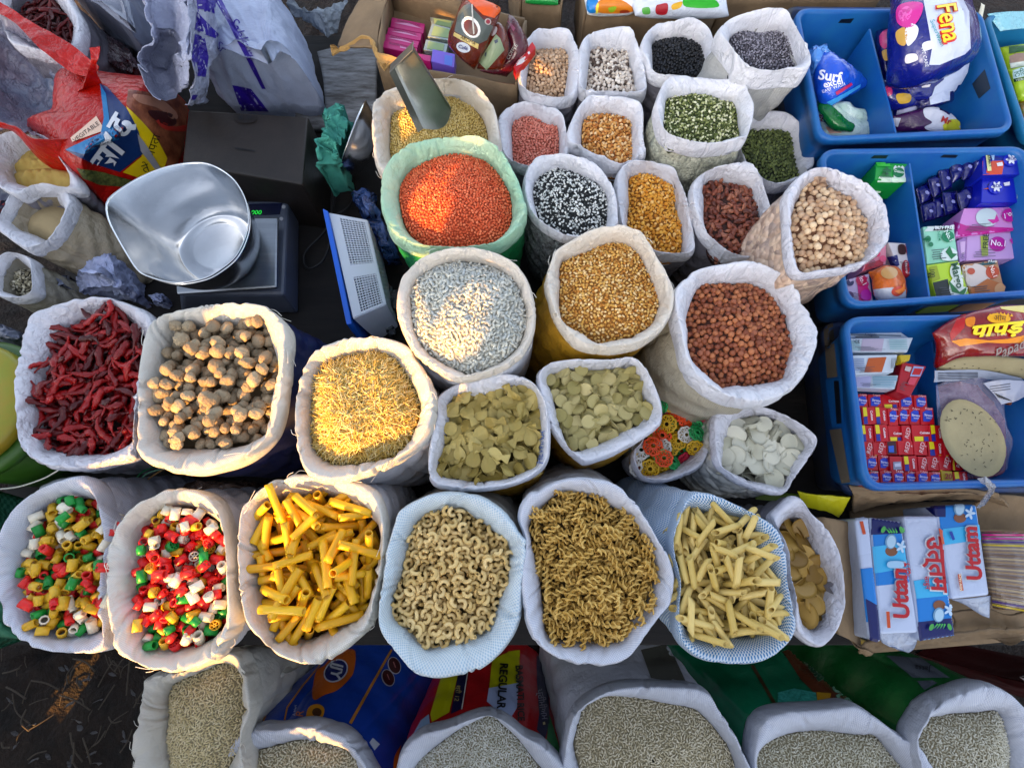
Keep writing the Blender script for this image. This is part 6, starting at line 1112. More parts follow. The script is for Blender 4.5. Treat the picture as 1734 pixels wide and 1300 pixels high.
patch('snack_pack', 'W', ['405,870,.19 500,860,.2 700,850,.19', '450,1090,.17 520,1080,.17 700,1060,.17'], mat('pack_mixed', '#8c2418', .3, col2='#4c5c18', vscale=40), None, pillow=.01, th=.004, label='red and olive snack pack nearest in the edge crate', cat='snack pack')
patch('plastic_film', 'W', ['160,120,.235 330,100,.24 640,95,.235', '270,268,.22 380,250,.225 640,230,.22'], mat('film_teal', '#7cb4c4', .2, bump=1, bscale=24, bdist=.008, musgrave=True), None, label='shiny clear film in the edge crate', cat='plastic film', n=20)
# middle crate
def label_box(s_, z, h, c_, lb, dd, tt, cat='soap', name='soap_carton', grp=None):
    r, o = pk(name, s_, z, h, ink(c_, .35), lb, cat, grp)
    for k, (q, c2, cv) in enumerate(dd): v, q = q.split(' ', 1); dec(v, q, [o], ink(c2, .35), lift=.0008 + .0004 * k, curve=cv, mx=9)
    q = [np.array(p) for p in px(s_)]; rs = np.random.RandomState(len(lb))
    for i in range(5):
        u0, v, L_ = .08 + rs.rand() * .1, .66 + i * .06, .2 + rs.rand() * .25; f = lambda u, v: (q[0] * (1 - u) + q[1] * u) * (1 - v) + (q[3] * (1 - u) + q[2] * u) * v
        dec('Z', ' '.join(f'{a[0]:.2f},{a[1]:.2f}' for a in (f(u0, v), f(u0 + L_, v), f(u0 + L_, v + .02), f(u0, v + .02))), [o], ink('#3c4048'), lift=.0034, name='small_print')
    for a in tt: txt(a[0], a[1], a[2], a[3], a[4], a[5], [o], ink(a[6]), lift=.0032, bold=a[7] if len(a) > 7 else .01, sx=a[8] if len(a) > 8 else 1)
    return o
label_box('D 735,1100 945,1108 955,1230 725,1215', .22, .05, '#149434', 'green and white antiseptic soap carton at the crate divider', [('D 850,1105 945,1108 953,1225 850,1222', '#d4dcd8', 0), ('D ' + oval(883, 1170, 38, 34), '#0a7040', 1), ('D 735,1104 850,1105 850,1130 740,1128', '#3cb83c', 0), ('D 750,1200 955,1212 955,1230 740,1226', '#c8e0c8', 0)],
          [('D', 'Dettol', 883, 1170, 18, 10, '#d8ecd8'), ('D', '+', 800, 1168, 62, 0, '#06602c', .06)])
label_box('D 560,1240 730,1215 790,1300 650,1330', .19, .05, '#0c7828', 'green soap carton under the antiseptic one', [('D 670,1270 780,1262 860,1290 720,1310', '#d8e4d8', 0)], [])
label_box('E 575,30 640,60 650,110 600,90', .2, .05, '#0a5c20', 'dark green carton end behind the white chickpea sack', [], [])
for j, (s_, z, lb) in enumerate((('Y 980,115 1400,110 1430,260 975,240', .225, 'blue and orange soap bar pack, rearmost at the right'), ('Y 970,425 1440,430 1470,560 960,580', .215, 'orange-topped blue soap bar pack, second from the back'))):
    o = label_box(s_, z, .045, '#0c1c9c', lb, [(('Y 972,235 1425,250 1430,400 970,400') if j == 0 else 'Y 970,430 1440,435 1450,575 968,575', '#b83c10', 0)], [])
rA, oA = pk('soap_bar_pack', 'Y 975,112 1405,112 1430,402 968,405', .228, .04, ink('#0c1c9c', .3), 'blue and orange laundry bar with a white round badge', 'soap')
dec('Y', '968,240 1230,236 1420,250 1430,400 970,405', [oA], ink('#c03c0c', .3), mx=40); dec('Y', oval(1300, 230, 90, 75), [oA], ink('#101cb0', .3), curve=True, lift=.0018, mx=40); 
for a in (0, 60, 120): dec('Y', oval(1300, 230, 66, 20, a), [oA], ink('#ccd0dc', .3), lift=.0024 + a * .00001, mx=40)
txt('Y', 'ROL', 1300, 225, 36, 0, [oA], ink('#101c80'), lift=.004, bold=.02); dec('Y', '990,120 1040,120 1068,362 1020,368', [oA], ink('#ccd090', .3), lift=.0014, mx=40); txt('Y', 'FAMILY', 1035, 250, 30, 82, [oA], ink('#101810'), lift=.003, bold=.02); dec('Y', '1130,270 1200,255 1208,300 1140,308', [oA], ink('#d0d0dc', .3), lift=.0014); dec('Y', '1050,120 1105,118 1100,230 1080,240', [oA], ink('#90b0d0', .3), lift=.0014)
rB, oB = pk('soap_bar_pack', 'Y 965,430 1445,435 1475,740 950,745', .218, .04, ink('#0c18a4', .3), 'blue laundry bar with orange top band, nearer than its twin', 'soap')
dec('Y', '965,432 1445,437 1455,580 966,585', [oB], ink('#b04c34', .3), mx=40); dec('Y', oval(1120, 565, 92, 80), [oB], ink('#101cb0', .3), curve=True, lift=.0018, mx=40)
for a in (0, 60, 120): dec('Y', oval(1120, 565, 68, 20, a), [oB], ink('#ccd0dc', .3), lift=.0024 + a * .00001, mx=40)
txt('Y', 'ROL', 1120, 560, 36, 0, [oB], ink('#101c80'), lift=.004, bold=.02); dec('Y', '1365,445 1405,448 1425,700 1380,700', [oB], ink('#ccd090', .3), lift=.0014, mx=40); dec('Y', '1215,510 1290,495 1290,540 1225,548', [oB], ink('#d0d0dc', .3), lift=.0014)
bd = gl('bluedark', '#0a0c60')
for j, (s_, z) in enumerate((('Y 860,150 970,130 975,400 880,420', .22), ('Y 740,190 860,150 880,420 760,460', .215), ('Y 600,260 740,190 760,420 630,500', .21), ('Y 450,340 600,290 620,560 500,600', .2), ('Y 330,450 450,370 500,620 400,680', .19), ('Y 190,560 330,480 380,700 240,760', .18), ('Y 500,610 680,590 700,860 540,880', .19), ('Y 400,690 520,640 560,900 420,930', .18), ('Y 240,770 400,700 420,940 270,980', .175), ('Y 690,620 860,500 900,740 740,840', .2))):
    r, o = film_pack('washing_soap', 'Y', (lambda q: [f'{q[0]},{z} {q[1]},{z}', f'{q[3]},{z - .01} {q[2]},{z - .01}'])(s_.split(' ', 1)[1].split()), bd, f'glossy dark blue soap wrapper, number {"one two three four five six seven eight nine ten".split()[j]} from the right of the heap' if j < 6 else ['dark blue soap wrapper with bright fold, centre of the heap', 'dark blue soap wrapper left of the bright-folded one', 'darkest blue soap wrapper in the crate corner by the divider', 'dark blue soap wrapper against the pink cartons'][j - 6], 'soap', .01, 20 + j, wr=.003, grp='dark blue soap wrappers')
    q = [np.array(p) for p in px(s_)]; c_ = sum(q) / 4; dec('Z', oval(c_[0], c_[1], 3.6, 2.6, 30), [o], ink('#8c90c8', .3), mx=9, lift=.001); 
label_box('E 1330,210 1730,200 1745,350 1270,400', .205, .05, '#c080c0', 'pink and lilac soap carton with cream swirl, upside down', [('E 1260,300 1340,330 1740,350 1745,352 1270,405', '#b01080', 0), ('E ' + oval(1480, 275, 75, 62), '#b8c8cc', 1), ('E 1480,290 1530,290 1545,250 1560,300 1520,320', '#c01c90', 0), ('E ' + oval(1630, 262, 52, 45), '#b0128c', 1), ('E 1700,215 1730,215 1735,345 1705,345', '#b0b060', 0)], [('E', 'No.1', 1630, 262, 34, 170, '#e8dcec'), ('E', 'FREE', 1718, 280, 26, 90, '#303010')], name='soap_carton')
label_box('E 1290,430 1360,390 1700,370 1760,500 1740,560 1300,580', .2, .05, '#b088c0', 'x', [], []) if False else None
label_box('E 1350,385 1740,368 1760,545 1345,565', .2, .05, '#b894c8', 'pink soap carton reading FREE in a green band', [('E 1435,382 1485,380 1490,532 1445,535', '#a8b848', 0), ('E ' + oval(1552, 455, 56, 50), '#a8128c', 1), ('E 1630,430 1660,400 1720,395 1680,440 1650,455', '#b81c98', 0), ('E ' + oval(1720, 470, 40, 50), '#a8b8c8', 1)], [('E', 'No.1', 1552, 455, 38, 5, '#e8dcec'), ('E', 'FREE', 1467, 440, 36, -86, '#2c3c10', .02)])
label_box('E 1280,430 1350,395 1345,560 1300,575', .198, .05, '#9c78b4', 'lilac soap carton end beside the FREE band', [('E 1300,440 1335,435 1330,520 1305,520', '#c8a8d0', 0)], [])
label_box('E 1050,335 1258,330 1290,560 1080,590', .205, .055, '#8cccb0', 'white and green soap carton marked FREE', [('E 1052,337 1256,332 1262,360 1056,370', '#c8d4d0', 0), ('E 1110,335 1258,332 1262,360 1115,364', '#101414', 0), ('E ' + oval(1215, 405, 42, 38), '#0a7a50', 1), ('E 1170,510 1230,480 1285,520 1288,556 1180,566', '#c8d8d4', 1), ('E 1195,510 1225,470 1245,520 1275,525 1235,560', '#0a6c38', 0), ('E ' + oval(1078, 425, 18, 22), '#147048', 1), ('E ' + oval(1095, 462, 16, 16), '#147048', 1)], [('E', 'BUY FREE', 1188, 349, 22, -2, '#e8ecec', .02), ('E', 'No.1', 1215, 405, 30, 60, '#d8ece4'), ('E', 'NEEM', 1150, 405, 18, 84, '#1c8c60')])
label_box('E 1075,595 1290,565 1375,825 1150,840', .21, .05, '#a8c828', 'lime and black soap carton reading Margo', [('E 1115,715 1215,690 1245,838 1150,842', '#1c2420', 0), ('E 1090,610 1140,600 1165,690 1112,712', '#8c9c10', 0), ('E ' + oval(1285, 745, 62, 75, 10), '#dce4d8', 1), ('E ' + oval(1275, 640, 48, 60, 0), '#c8d4cc', 1), ('E 1215,700 1290,780 1350,740 1320,800 1240,780', '#1c6c30', 0)], [('E', 'Margo', 1270, 670, 48, 76, '#1c4c2c', .02), ('E', '100', 1105, 655, 28, 84, '#303408')])
label_box('E 1320,590 1555,560 1615,815 1385,832', .205, .05, '#b08058', 'brown and white sandal soap carton', [('E 1400,570 1550,562 1556,588 1410,602', '#1c4c50', 0), ('E 1325,595 1450,600 1500,690 1350,740', '#c8bcb4', 1), ('E ' + oval(1515, 645, 45, 44), '#b04420', 1), ('E ' + oval(1370, 640, 26, 22), '#b04c30', 1), ('E 1370,760 1480,690 1610,740 1612,815 1386,830', '#a85c1c', 0), ('E ' + oval(1560, 760, 34, 40, 30), '#c08c5c', 1)], [('E', 'No.1', 1515, 645, 30, 70, '#f0dcd0'), ('E', 'FREE', 1510, 574, 20, -4, '#d8e4e4', .02)])
label_box('E 815,440 980,450 1010,665 900,650', .2, .05, '#d0ccd0', 'white and red soap carton with a family picture', [('E 925,460 980,455 988,550 950,545', '#8c2c34', 1), ('E 880,465 920,460 930,520 885,520', '#3c2420', 1), ('E ' + oval(930, 615, 27, 50), '#a81424', 1), ('E 900,650 1010,658 1008,690 905,680', '#8c1c24', 0), ('E 815,540 870,530 885,600 850,620', '#24286c', 0)], [('E', 'Lifebuoy', 930, 615, 16, 84, '#f0e0e0'), ('E', 'TOTAL', 975, 610, 20, 86, '#2c4c9c')])
label_box('E 640,520 770,370 808,365 800,590 650,640', .21, .05, '#c05870', 'x', [], []) if False else None
o = label_box('E 700,440 806,365 800,590 640,635', .2, .05, '#cc7c90', 'pink soap carton wedged behind the chickpea sack', [('E 640,600 800,545 800,590 640,635', '#b01c34', 0), ('E ' + oval(740, 520, 20, 20), '#d02860', 1), ('E ' + oval(775, 555, 22, 22), '#d04870', 1)], [('E', 'X', 790, 440, 32, 0, '#a01828')])
label_box('E 510,700 590,655 690,650 715,840 530,835', .2, .05, '#b49cc8', 'x', [], []) if False else None
label_box('E 515,700 685,652 715,842 530,838', .2, .05, '#b8a8cc', 'pink and white rose soap carton at the crate corner', [('E 600,668 685,652 715,842 615,840', '#c0207c', 0), ('E ' + oval(555, 712, 26, 26), '#241c50', 1), ('E ' + oval(630, 700, 36, 40), '#a8124c', 1), ('E ' + oval(660, 800, 38, 36), '#b020a0', 1), ('E ' + oval(550, 805, 26, 28), '#5c3470', 1)], [('E', 'No.1', 630, 700, 30, 60, '#e8dcec')])
r, o = film_pack('soap_wrapper', 'E', ['690,640,.215 790,595,.22 890,600,.215', '710,740,.205 810,740,.22 925,730,.205', '730,840,.195 830,845,.205 935,840,.195'], mat('pack_orange', '#c8600c', .25, coat=.4, bump=.6, bscale=26, bdist=.005, musgrave=True), 'orange peach soap in a white-bottomed wrapper', 'soap', .014, 41)
dec('E', '715,760 840,745 930,760 935,838 735,838', [o], ink('#b8bcc4', .3), mx=5); dec('E', oval(875, 770, 42, 32, -20), [o], ink('#c43c14', .3), mx=5, lift=.0014); dec('E', '850,770 900,750 915,715 920,770 880,790', [o], ink('#e07818', .3), mx=5, lift=.002); dec('E', oval(820, 650, 55, 40), [o], ink('#b88c50', .3), mx=5, lift=.0012, curve=True)
# front crate: leaning cartons, toothpaste blocks
for s_, z, c_, lb, dd, tt in (('F 540,160 900,165 985,205 945,305 548,305', .2, '#b8c4cc', 'printed white carton, rearmost in the front crate', (), ()),):
    pass
def wc(s_, z, lb, extra, tt=()): return label_box(s_, z, .02, '#b4bfca', lb, extra, tt, 'carton', 'medicine_carton')
wc('F 535,150 895,165 960,210 540,210', .2, 'grey top of the rearmost white carton', [('F 560,180 900,190 900,198 560,190', '#5c6c7c', 0)], [('F', 'Colgate', 690, 190, 18, 2, '#2c3c5c')])
lines = lambda x0, x1, y0, y1, n, c_='#5c8c98': [(f'F {x0},{y0 + (y1 - y0) * i / n:.0f} {x1},{y0 + (y1 - y0) * i / n:.0f} {x1},{y0 + (y1 - y0) * (i + .45) / n:.0f} {x0},{y0 + (y1 - y0) * (i + .45) / n:.0f}', c_, 0) for i in range(n)]
wc('F 540,212 985,205 945,305 550,305', .21, 'white carton with blue-lined panels, second from the back', [('F 640,215 785,215 770,300 625,300', '#a89cb0', 0)] + lines(555, 620, 230, 300, 6, '#7ca8ac') + lines(810, 930, 225, 300, 6, '#7ca8ac'), [('F', 'CE', 597, 238, 22, 0, '#20303c')])
wc('F 555,325 880,320 850,440 575,460', .215, 'white carton with an orange panel and a bar code', [('F 680,345 802,338 770,440 650,442', '#a84c0c', 0), ('F 885,320 885,320 850,440 850,440', '#b49a10', 0)] [:1] + lines(580, 650, 350, 440, 6, '#7c8cac') + [(f'F {828 + i * 7},350 {831 + i * 7},350 {826 + i * 7},420 {823 + i * 7},420', '#20242c', 0) for i in range(7)])
pk('medicine_carton', 'F 890,322 970,320 960,362 905,370', .214, .02, ink('#b49a10', .35), 'yellow carton end beside the bar code', 'carton'); 
wc('F 580,460 885,460 860,555 590,545', .2, 'white and lilac carton, nearest of the white ones', [('F 585,465 700,470 690,545 590,540', '#9c9cc0', 0)] + lines(705, 870, 470, 550, 7, '#6c9cb0'))
wc('F 590,552 760,560 900,430 905,480 860,590 600,600', .185, 'x', []) if False else None
label_box('F 910,370 1075,400 965,605 870,570', .2, .03, '#a00c1c', 'dark red carton leaning beside the white ones', [('F 985,400 1055,405 1030,470 960,468', '#8c9cc8', 0), ('F 990,415 1045,418 1025,460 972,458', '#b0141c', 0), ('F 930,400 970,408 955,440 920,430', '#b8a8a8', 0), ('F 960,475 1010,480 985,530 935,525', '#c03c50', 0)], [], 'toothpaste', 'toothpaste_carton')
TPR = [(590, 690, [595, 675, 772, 880, 985, 1075], 'ooYoo'), (680, 800, [630, 720, 810, 878, 948, 1028, 1122], 'yyoooo'), (797, 912, [622, 715, 810, 905, 967, 1090, 1185, 1275], 'yyYrYyy'), (905, 1004, [642, 708, 800, 878, 985, 1078, 1190, 1285], 'rsbsrys'[:7]), (1006, 1110, [660, 742, 822, 910, 1010, 1072, 1155, 1240, 1322], 'oowyrrss'), (1110, 1202, [668, 757, 840, 922, 1002, 1088, 1172, 1250, 1350], 'ooooooty')]
nth = 'first second third fourth fifth sixth seventh eighth'.split(); rown = ['rearmost', 'second', 'third', 'fourth', 'fifth', 'nearest']; red_ = ink('#b80c1c', .35)
looks = dict(o='with a blue oval', y='with yellow and blue corner', Y='with a yellow edge', r='lettered RED', s='with a yellow side strip', b='open-ended with a blue tab', w='with a grey panel', t='marked 20 on yellow')
for ri, (y0, y1, xs_, kinds_) in enumerate(TPR):
    for ci, k in enumerate(kinds_):
        x0, x1 = xs_[ci] + 1.5, xs_[ci + 1] - 1.5; jx = random.uniform(-3, 3); jy = random.uniform(-5, 5); z = .178 + ri * .002 + random.uniform(-.003, .003); sl_ = (y1 - y0) * .1
        q = [(x0 + jx, y0 + jy), (x1 + jx, y0 + jy + random.uniform(-3, 3)), (x1 + jx + sl_, y1 + jy - 2), (x0 + jx + sl_, y1 + jy - 2)]; s_ = 'F ' + ' '.join(f'{a:.0f},{b:.0f}' for a, b in q)
        r, o = pk('toothpaste_carton', s_, z, .045, ink('#a88c10', .35) if k == 't' else red_, f'red toothpaste carton {looks[k]}, {nth[ci]} along the {rown[ri]} row', 'toothpaste', 'small red toothpaste cartons', 'carton')
        cx, cy, w_, h_ = (q[0][0] + q[2][0]) / 2, (q[0][1] + q[2][1]) / 2, x1 - x0, y1 - y0; D_ = lambda a, c_, l=.0008: dec('F', ' '.join(f'{cx + u * w_:.0f},{cy + v * h_:.0f}' for u, v in a), [o], ink(c_, .35), mx=40, lift=l, name='print')
        if k == 'o': D_([(-.38, -.22), (-.1, -.34), (.3, -.3), (.36, .1), (.1, .32), (-.34, .3)], '#1c3cb4'); txt('F', 'Strong', cx, cy - 4, 15, 8, [o], ink('#dcd8e8'), lift=.0022, bold=.02); txt('F', 'teeth', cx + 3, cy + 14, 12, 8, [o], ink('#dcd8e8'), lift=.0022); txt('F', 'Colgate', cx + 2, cy - h_ * .4, 11, 2, [o], ink('#e0c8cc'), lift=.0022)
        elif k in 'yY': D_([(-.48, -.46), (-.2, -.46), (-.12, .02), (-.42, .05)] if k == 'y' else [(-.4, .2), (.1, .2), (.12, .46), (-.36, .46)], '#d8c818'); D_([(-.42, .08), (-.14, .05), (-.08, .46), (-.38, .46)] if k == 'y' else [(.15, .22), (.4, .2), (.42, .46), (.18, .46)], '#1c2c8c'); txt('F', 'Colgate', cx + w_ * .16, cy, 15, 82 if k == 'y' else 0, [o], ink('#e8dce0'), lift=.0022, bold=.02)
        elif k == 'r' or k == 's': txt('F', 'RED', cx + w_ * .04, cy, 28, -78, [o], ink('#e0c4c4'), lift=.0022, shear=.2); txt('F', 'A', cx + w_ * .32, cy - h_ * .1, 14, -70, [o], ink('#e0c4c4'), lift=.0022)
        elif k == 'b': D_([(-.46, -.4), (.3, -.44), (.42, .42), (-.4, .44)], '#3c0810'); D_([(-.4, -.1), (.1, -.14), (.12, .34), (-.34, .32)], '#2c5cc0', .0014)
        elif k == 'w': D_([(-.3, -.1), (.35, -.14), (.4, .4), (-.25, .4)], '#8c8ca0'); D_([(-.2, .0), (.28, -.04), (.32, .2), (-.18, .22)], '#c4c4d4', .0014)
        elif k == 't': txt('F', '20', cx, cy - 4, 34, 5, [o], ink('#8c1414'), lift=.0022, bold=.03)
        if k == 's': D_([(-.5, -.48), (-.36, -.48), (-.24, .48), (-.4, .48)], '#d8bc28')
# papad packs
papm = mat('papad', '#a89c74', .7, bump=.4, bscale=40, bdist=.003, var=.15, vscale=30); spk = ink('#3c3420')
V, Fc = disc(.0495, .0016, .002, 3); cp = P(*px('F 1385,880')[0], .195); V_s = 1.25; r = empty('papad_pack', tuple(cp), label='clear pack showing one big round cumin papad', cat='papad pack')
pdc = mesh('papad', V * (1, V_s, 1) + cp, Fc, papm, r)
rs_ = np.random.RandomState(5)
for i in range(70):
    a, q = rs_.rand() * 6.28, sqrt(rs_.rand()) * 195; x, y = 1370 + q * cos(a) * 1.02, 880 + q * sin(a) * 1.2
    if x > 1290 or y < 780: dec('F', oval(x, y, 6 + rs_.rand() * 5, 2.5, rs_.rand() * 180, 6), [pdc], spk, mx=40, name='cumin_seed')
o = patch('film', 'F', ['1150,520,.19 1300,470,.2 1480,480,.21 1650,560,.2', '1160,700,.188 1300,700,.192 1480,700,.192 1640,760,.19', '1180,900,.18 1350,900,.19 1550,900,.185 1740,1000,.17', '1290,1150,.165 1400,1160,.17 1550,1130,.17 1760,1080,.16'], mat('clear_film', '#c8c0d8', .12, bump=1, bscale=16, bdist=.01, musgrave=True, alpha=.22, coat=.8), r, wr=.003, fr=40, th=.0006, n=40)
pinkm = mat('film_pink', '#a86880', .25, bump=1, bscale=20, bdist=.008, musgrave=True, var=.5)
patch('backing', 'F', ['1150,540,.172 1300,500,.175 1450,520,.175', '1160,760,.165 1340,760,.17 1620,740,.17', '1170,960,.165 1400,960,.165 1730,1040,.165', '1290,1160,.16 1420,1180,.16 1700,1110,.16'], pinkm, r, wr=.003, fr=50)
dec('F', '1180,720 1290,820 1280,838 1200,800', [pdc], ink('#2c7c5c', .3)) if False else None
r = empty('papad_pack', tuple(P(*px('F 1500,250')[0], .2)), label='red and gold papad pack with Hindi lettering', cat='papad pack')
o = patch('wrapper', 'F', ['1130,180,.235 1300,60,.25 1560,-10,.26 1800,-20,.26', '1150,260,.225 1320,150,.245 1560,100,.26 1800,90,.26', '1140,370,.21 1300,290,.23 1560,260,.25 1800,260,.25', '1140,420,.2 1300,330,.22 1560,330,.24 1800,340,.24'], mat('pack_red_gold', '#9c100c', .2, coat=.6, bump=.5, bscale=14, bdist=.008, musgrave=True, var=.5, vscale=12), r, pillow=.012, th=.006, wr=.001)
dec('F', '1240,230 1340,210 1500,225 1620,215 1734,190 1734,240 1600,245 1480,240 1300,265', [o], ink('#e88c14', .25), mx=6); dec('F', '1570,0 1734,-10 1734,40 1640,25 1580,15', [o], ink('#d8c468', .25), mx=6); dec('F', oval(1560, 78, 78, 34, 3), [o], ink('#e8a814', .25), mx=6, lift=.0012, curve=True)
for i in range(7): x = 1490 + i * 24; dec('F', f'{x},{56 - abs(3 - i) * -3} {x + 12},{34 + abs(3 - i) * 4} {x + 22},{56 + abs(3 - i) * 3}', [o], ink('#e8a814', .25), lift=.0012)
txt('F', 'ओम', 1562, 80, 34, 4, [o], ink('#4c1c08'), mx=5, lift=.003); txt('F', 'पापड़', 1530, 155, 78, -6, [o], ink('#f0d81c', .3), mx=5, lift=.003, bold=.04, sx=1.55, shear=.3)
txt('F', 'No-101 Brand', 1530, 187, 18, -2, [o], ink('#e8d8a0'), mx=5, lift=.003); txt('F', 'Papad', 1620, 285, 62, -22, [o], ink('#8c8078', .3), mx=5, lift=.003, shear=.5); dec('F', '1340,80 1400,70 1390,130 1345,125', [o], ink('#d87c14', .25), mx=6, curve=True); dec('F', '1290,60 1340,50 1330,140 1240,230 1230,180', [o], ink('#b01818', .25), mx=6)
p2 = patch('papad', 'F', ['1150,400,.205 1300,335,.215 1500,325,.22 1800,360,.22', '1150,440,.19 1300,430,.2 1500,440,.2 1800,500,.2'], papm, r, pillow=.006, th=.004)
for i in range(16): x, y = 1190 + rs_.rand() * 530, 385 + rs_.rand() * 60; dec('F', oval(x, y, 8, 2.5, rs_.rand() * 60 - 30, 6), [p2], spk, name='cumin_seed')
o = patch('back_label', 'F', ['1145,430,.212 1300,430,.213 1480,430,.214 1734,480,.215', '1145,510,.205 1300,500,.205 1500,490,.208 1800,560,.21'], ink('#98a0b0', .3), r, wr=.002, th=.001)
for i in range(5): dec('F', f'1150,{442 + i * 11} 1420,{440 + i * 10} 1420,{445 + i * 10} 1150,{447 + i * 11}', [o], ink('#303440'), mx=10)
r2 = empty('paper_label', tuple(P(*px('F 1620,560')[0], .22)), label='white folded label with bar code on the papad pack', cat='label'); o = patch('label', 'F', ['1470,520,.216 1600,490,.226 1800,500,.226', '1540,600,.212 1660,590,.222 1800,560,.222', '1600,660,.21 1700,640,.214 1820,580,.216'], ink('#a4a8b8', .3), r2, wr=.002, th=.001)
for i in range(9): x = 1530 + i * 11; dec('F', f'{x},{578 + i * 5} {x + 5},{576 + i * 5} {x + 34},{610 + i * 3} {x + 29},{612 + i * 3}', [o], ink('#20242c'), mx=8)
for i in range(3): dec('F', f'1500,{535 + i * 16} 1640,{515 + i * 18} 1640,{520 + i * 18} 1500,{540 + i * 16}', [o], ink('#303440'), mx=8)
patch('carton', 'F', ['1640,640,.18 1734,590,.18 1800,560,.18', '1660,700,.17 1734,650,.17 1800,620,.17'], ink('#7c3c14', .5), None, label='brown carton edge at the right of the papad pack', cat='carton', th=.01)
patch('plastic_film', 'F', ['1410,1160,.25 1480,1135,.26 1520,1160,.255', '1440,1210,.25 1500,1200,.262 1570,1200,.25', '1480,1250,.24 1500,1270,.245 1560,1260,.24', '1400,1380,.16 1420,1370,.17 1440,1390,.16'], mat('film_scrap', '#b8b8bc', .12, bump=1, bscale=24, bdist=.008, musgrave=True, alpha=.55, coat=.8), None, wr=.002, th=.0006, label='curled clear film scrap over the crate rim', cat='plastic film')
# torn cardboard tray with soap packs, lower right
r = empty('cardboard_tray', tuple(P(*px('G 1000,700')[0], 0)), label='torn low cardboard box holding blue and white soap packs', cat='cardboard box')
patch('side', 'G', ['320,310,.16 440,310,.165 590,340,.12', '380,600,.15 500,600,.15 620,700,.11', '470,1000,.14 560,1050,.13 650,1160,.1', '500,1100,.135 600,1150,.12 690,1190,.1'], card, r, th=.004, wr=.0015, fr=50, n=30)
patch('side', 'G', ['660,1215,.12 850,1165,.13 1200,1160,.13 1500,1120,.13 1800,1090,.13', '640,1260,.11 860,1220,.12 1200,1190,.12 1500,1140,.12 1800,1130,.12'], card, r, th=.004, wr=.004, fr=110, seed=2, n=50)
patch('side', 'G', ['565,125,.17 800,150,.17 1100,140,.17 1400,140,.17 1600,170,.165', '590,190,.15 800,190,.16 1100,190,.16 1400,180,.16 1610,240,.15', '600,300,.1 800,260,.1 1100,230,.1 1400,220,.1 1620,300,.1'], card, r, th=.004, wr=.004, fr=90, seed=5, n=50)
patch('bottom', 'G', ['560,260,.03 1000,200,.03 1900,200,.03', '640,700,.03 1100,700,.03 1900,700,.03', '700,1220,.03 1200,1180,.03 1900,1120,.03'], card, r, th=.006, n=16)
patch('flap', 'G', ['1270,970,.12 1500,940,.12 1650,980,.12 1850,950,.12', '1280,1050,.11 1500,1060,.11 1660,1090,.11 1850,1060,.11', '1100,1160,.105 1400,1150,.105 1640,1110,.11 1850,1110,.11'], card, r, th=.004, wr=.003, fr=60, seed=7, n=30)
patch('flap', 'G', ['1420,220,.12 1600,160,.13 1900,190,.13', '1430,300,.11 1620,260,.12 1900,290,.12', '1440,390,.1 1680,400,.1 1900,420,.1'], card, r, th=.004, wr=.002, fr=60, seed=8, n=20)
for s_, lb in ((['215,150,.14 400,170,.14 570,180,.14', '240,240,.12 420,280,.12 495,320,.11'], 'bright yellow card at the rear corner of the torn tray'), (['430,1055,.1 520,1090,.1 690,1180,.09', '410,1090,.08 520,1130,.08 600,1180,.07'], 'yellow card strip at the front corner of the torn tray')):
    patch('yellow_card', 'G', s_, ink('#c8c010' if 'bright' in lb else '#a8881c', .4), None, th=.003, wr=.002, fr=60, label=lb, cat='card')
patch('card_strip', 'G', ['-80,130,.05 100,140,.05 210,150,.05', '-80,180,.04 100,200,.04 220,210,.04'], ink('#4c6c10', .5), None, th=.004, label='dull green card strip behind the bronze disc bag', cat='card')
sk = mat('soap_wrap_white', '#b8c4dc', .25, coat=.4, bump=.4, bscale=22, bdist=.005, musgrave=True); UZ = .15; UH = .075; BL, LB, NV, WH, RDc = '#1478c8', '#3cacdc', '#0a1458', '#b8c4dc', '#b00c18'
def soap(top, lb, dd, tt):
    r, o = thingbox('soap_pack', 'G', top, UZ, UH, sk, lb, 'soap pack', 'blue and white soap packs in the torn tray', 'wrapper', bev=.004)
    for k, (q, c2, cv) in enumerate(dd): dec('G', q, [o], ink(c2, .3), lift=.0009 + .0003 * k, curve=cv, mx=4)
    for a in tt: txt('G', a[0], a[1], a[2], a[3], a[4], [o], ink(a[5]), lift=.0045 + (a[6] if len(a) > 6 else 0), bold=a[7] if len(a) > 7 else .02, sx=a[8] if len(a) > 8 else 1, shear=.15)
    return r, o
def coco(x, y, f=1):
    return [(oval(x, y + 65 * f, 42, 34), '#7c4c30', 1), (oval(x - 5, y, 38, 50, 8), '#6c98b8', 1), (oval(x - 3, y + 2, 30, 42, 8), '#a8c8dc', 1)] + [(oval(x + 62 + 20 * cos(a), y + 35 * f + 24 * sin(a), 20, 9, math.degrees(a)), '#b8d0e4', 0) for a in (0, 1.26, 2.5, 3.77, 5.0)] + [(f'{x - 8 + i * 15},{y - 55 * f} {x - 30 + i * 22},{y - 95 * f} {x + 2 + i * 15},{y - 62 * f}', '#48b048', 0) for i in (-1, 0, 1, 2)] + [(oval(x - 65, y - 80 * f, 14, 24, 25), '#48a048', 0), (oval(x + 55, y - 78 * f, 13, 24, -20), '#48a048', 0)]
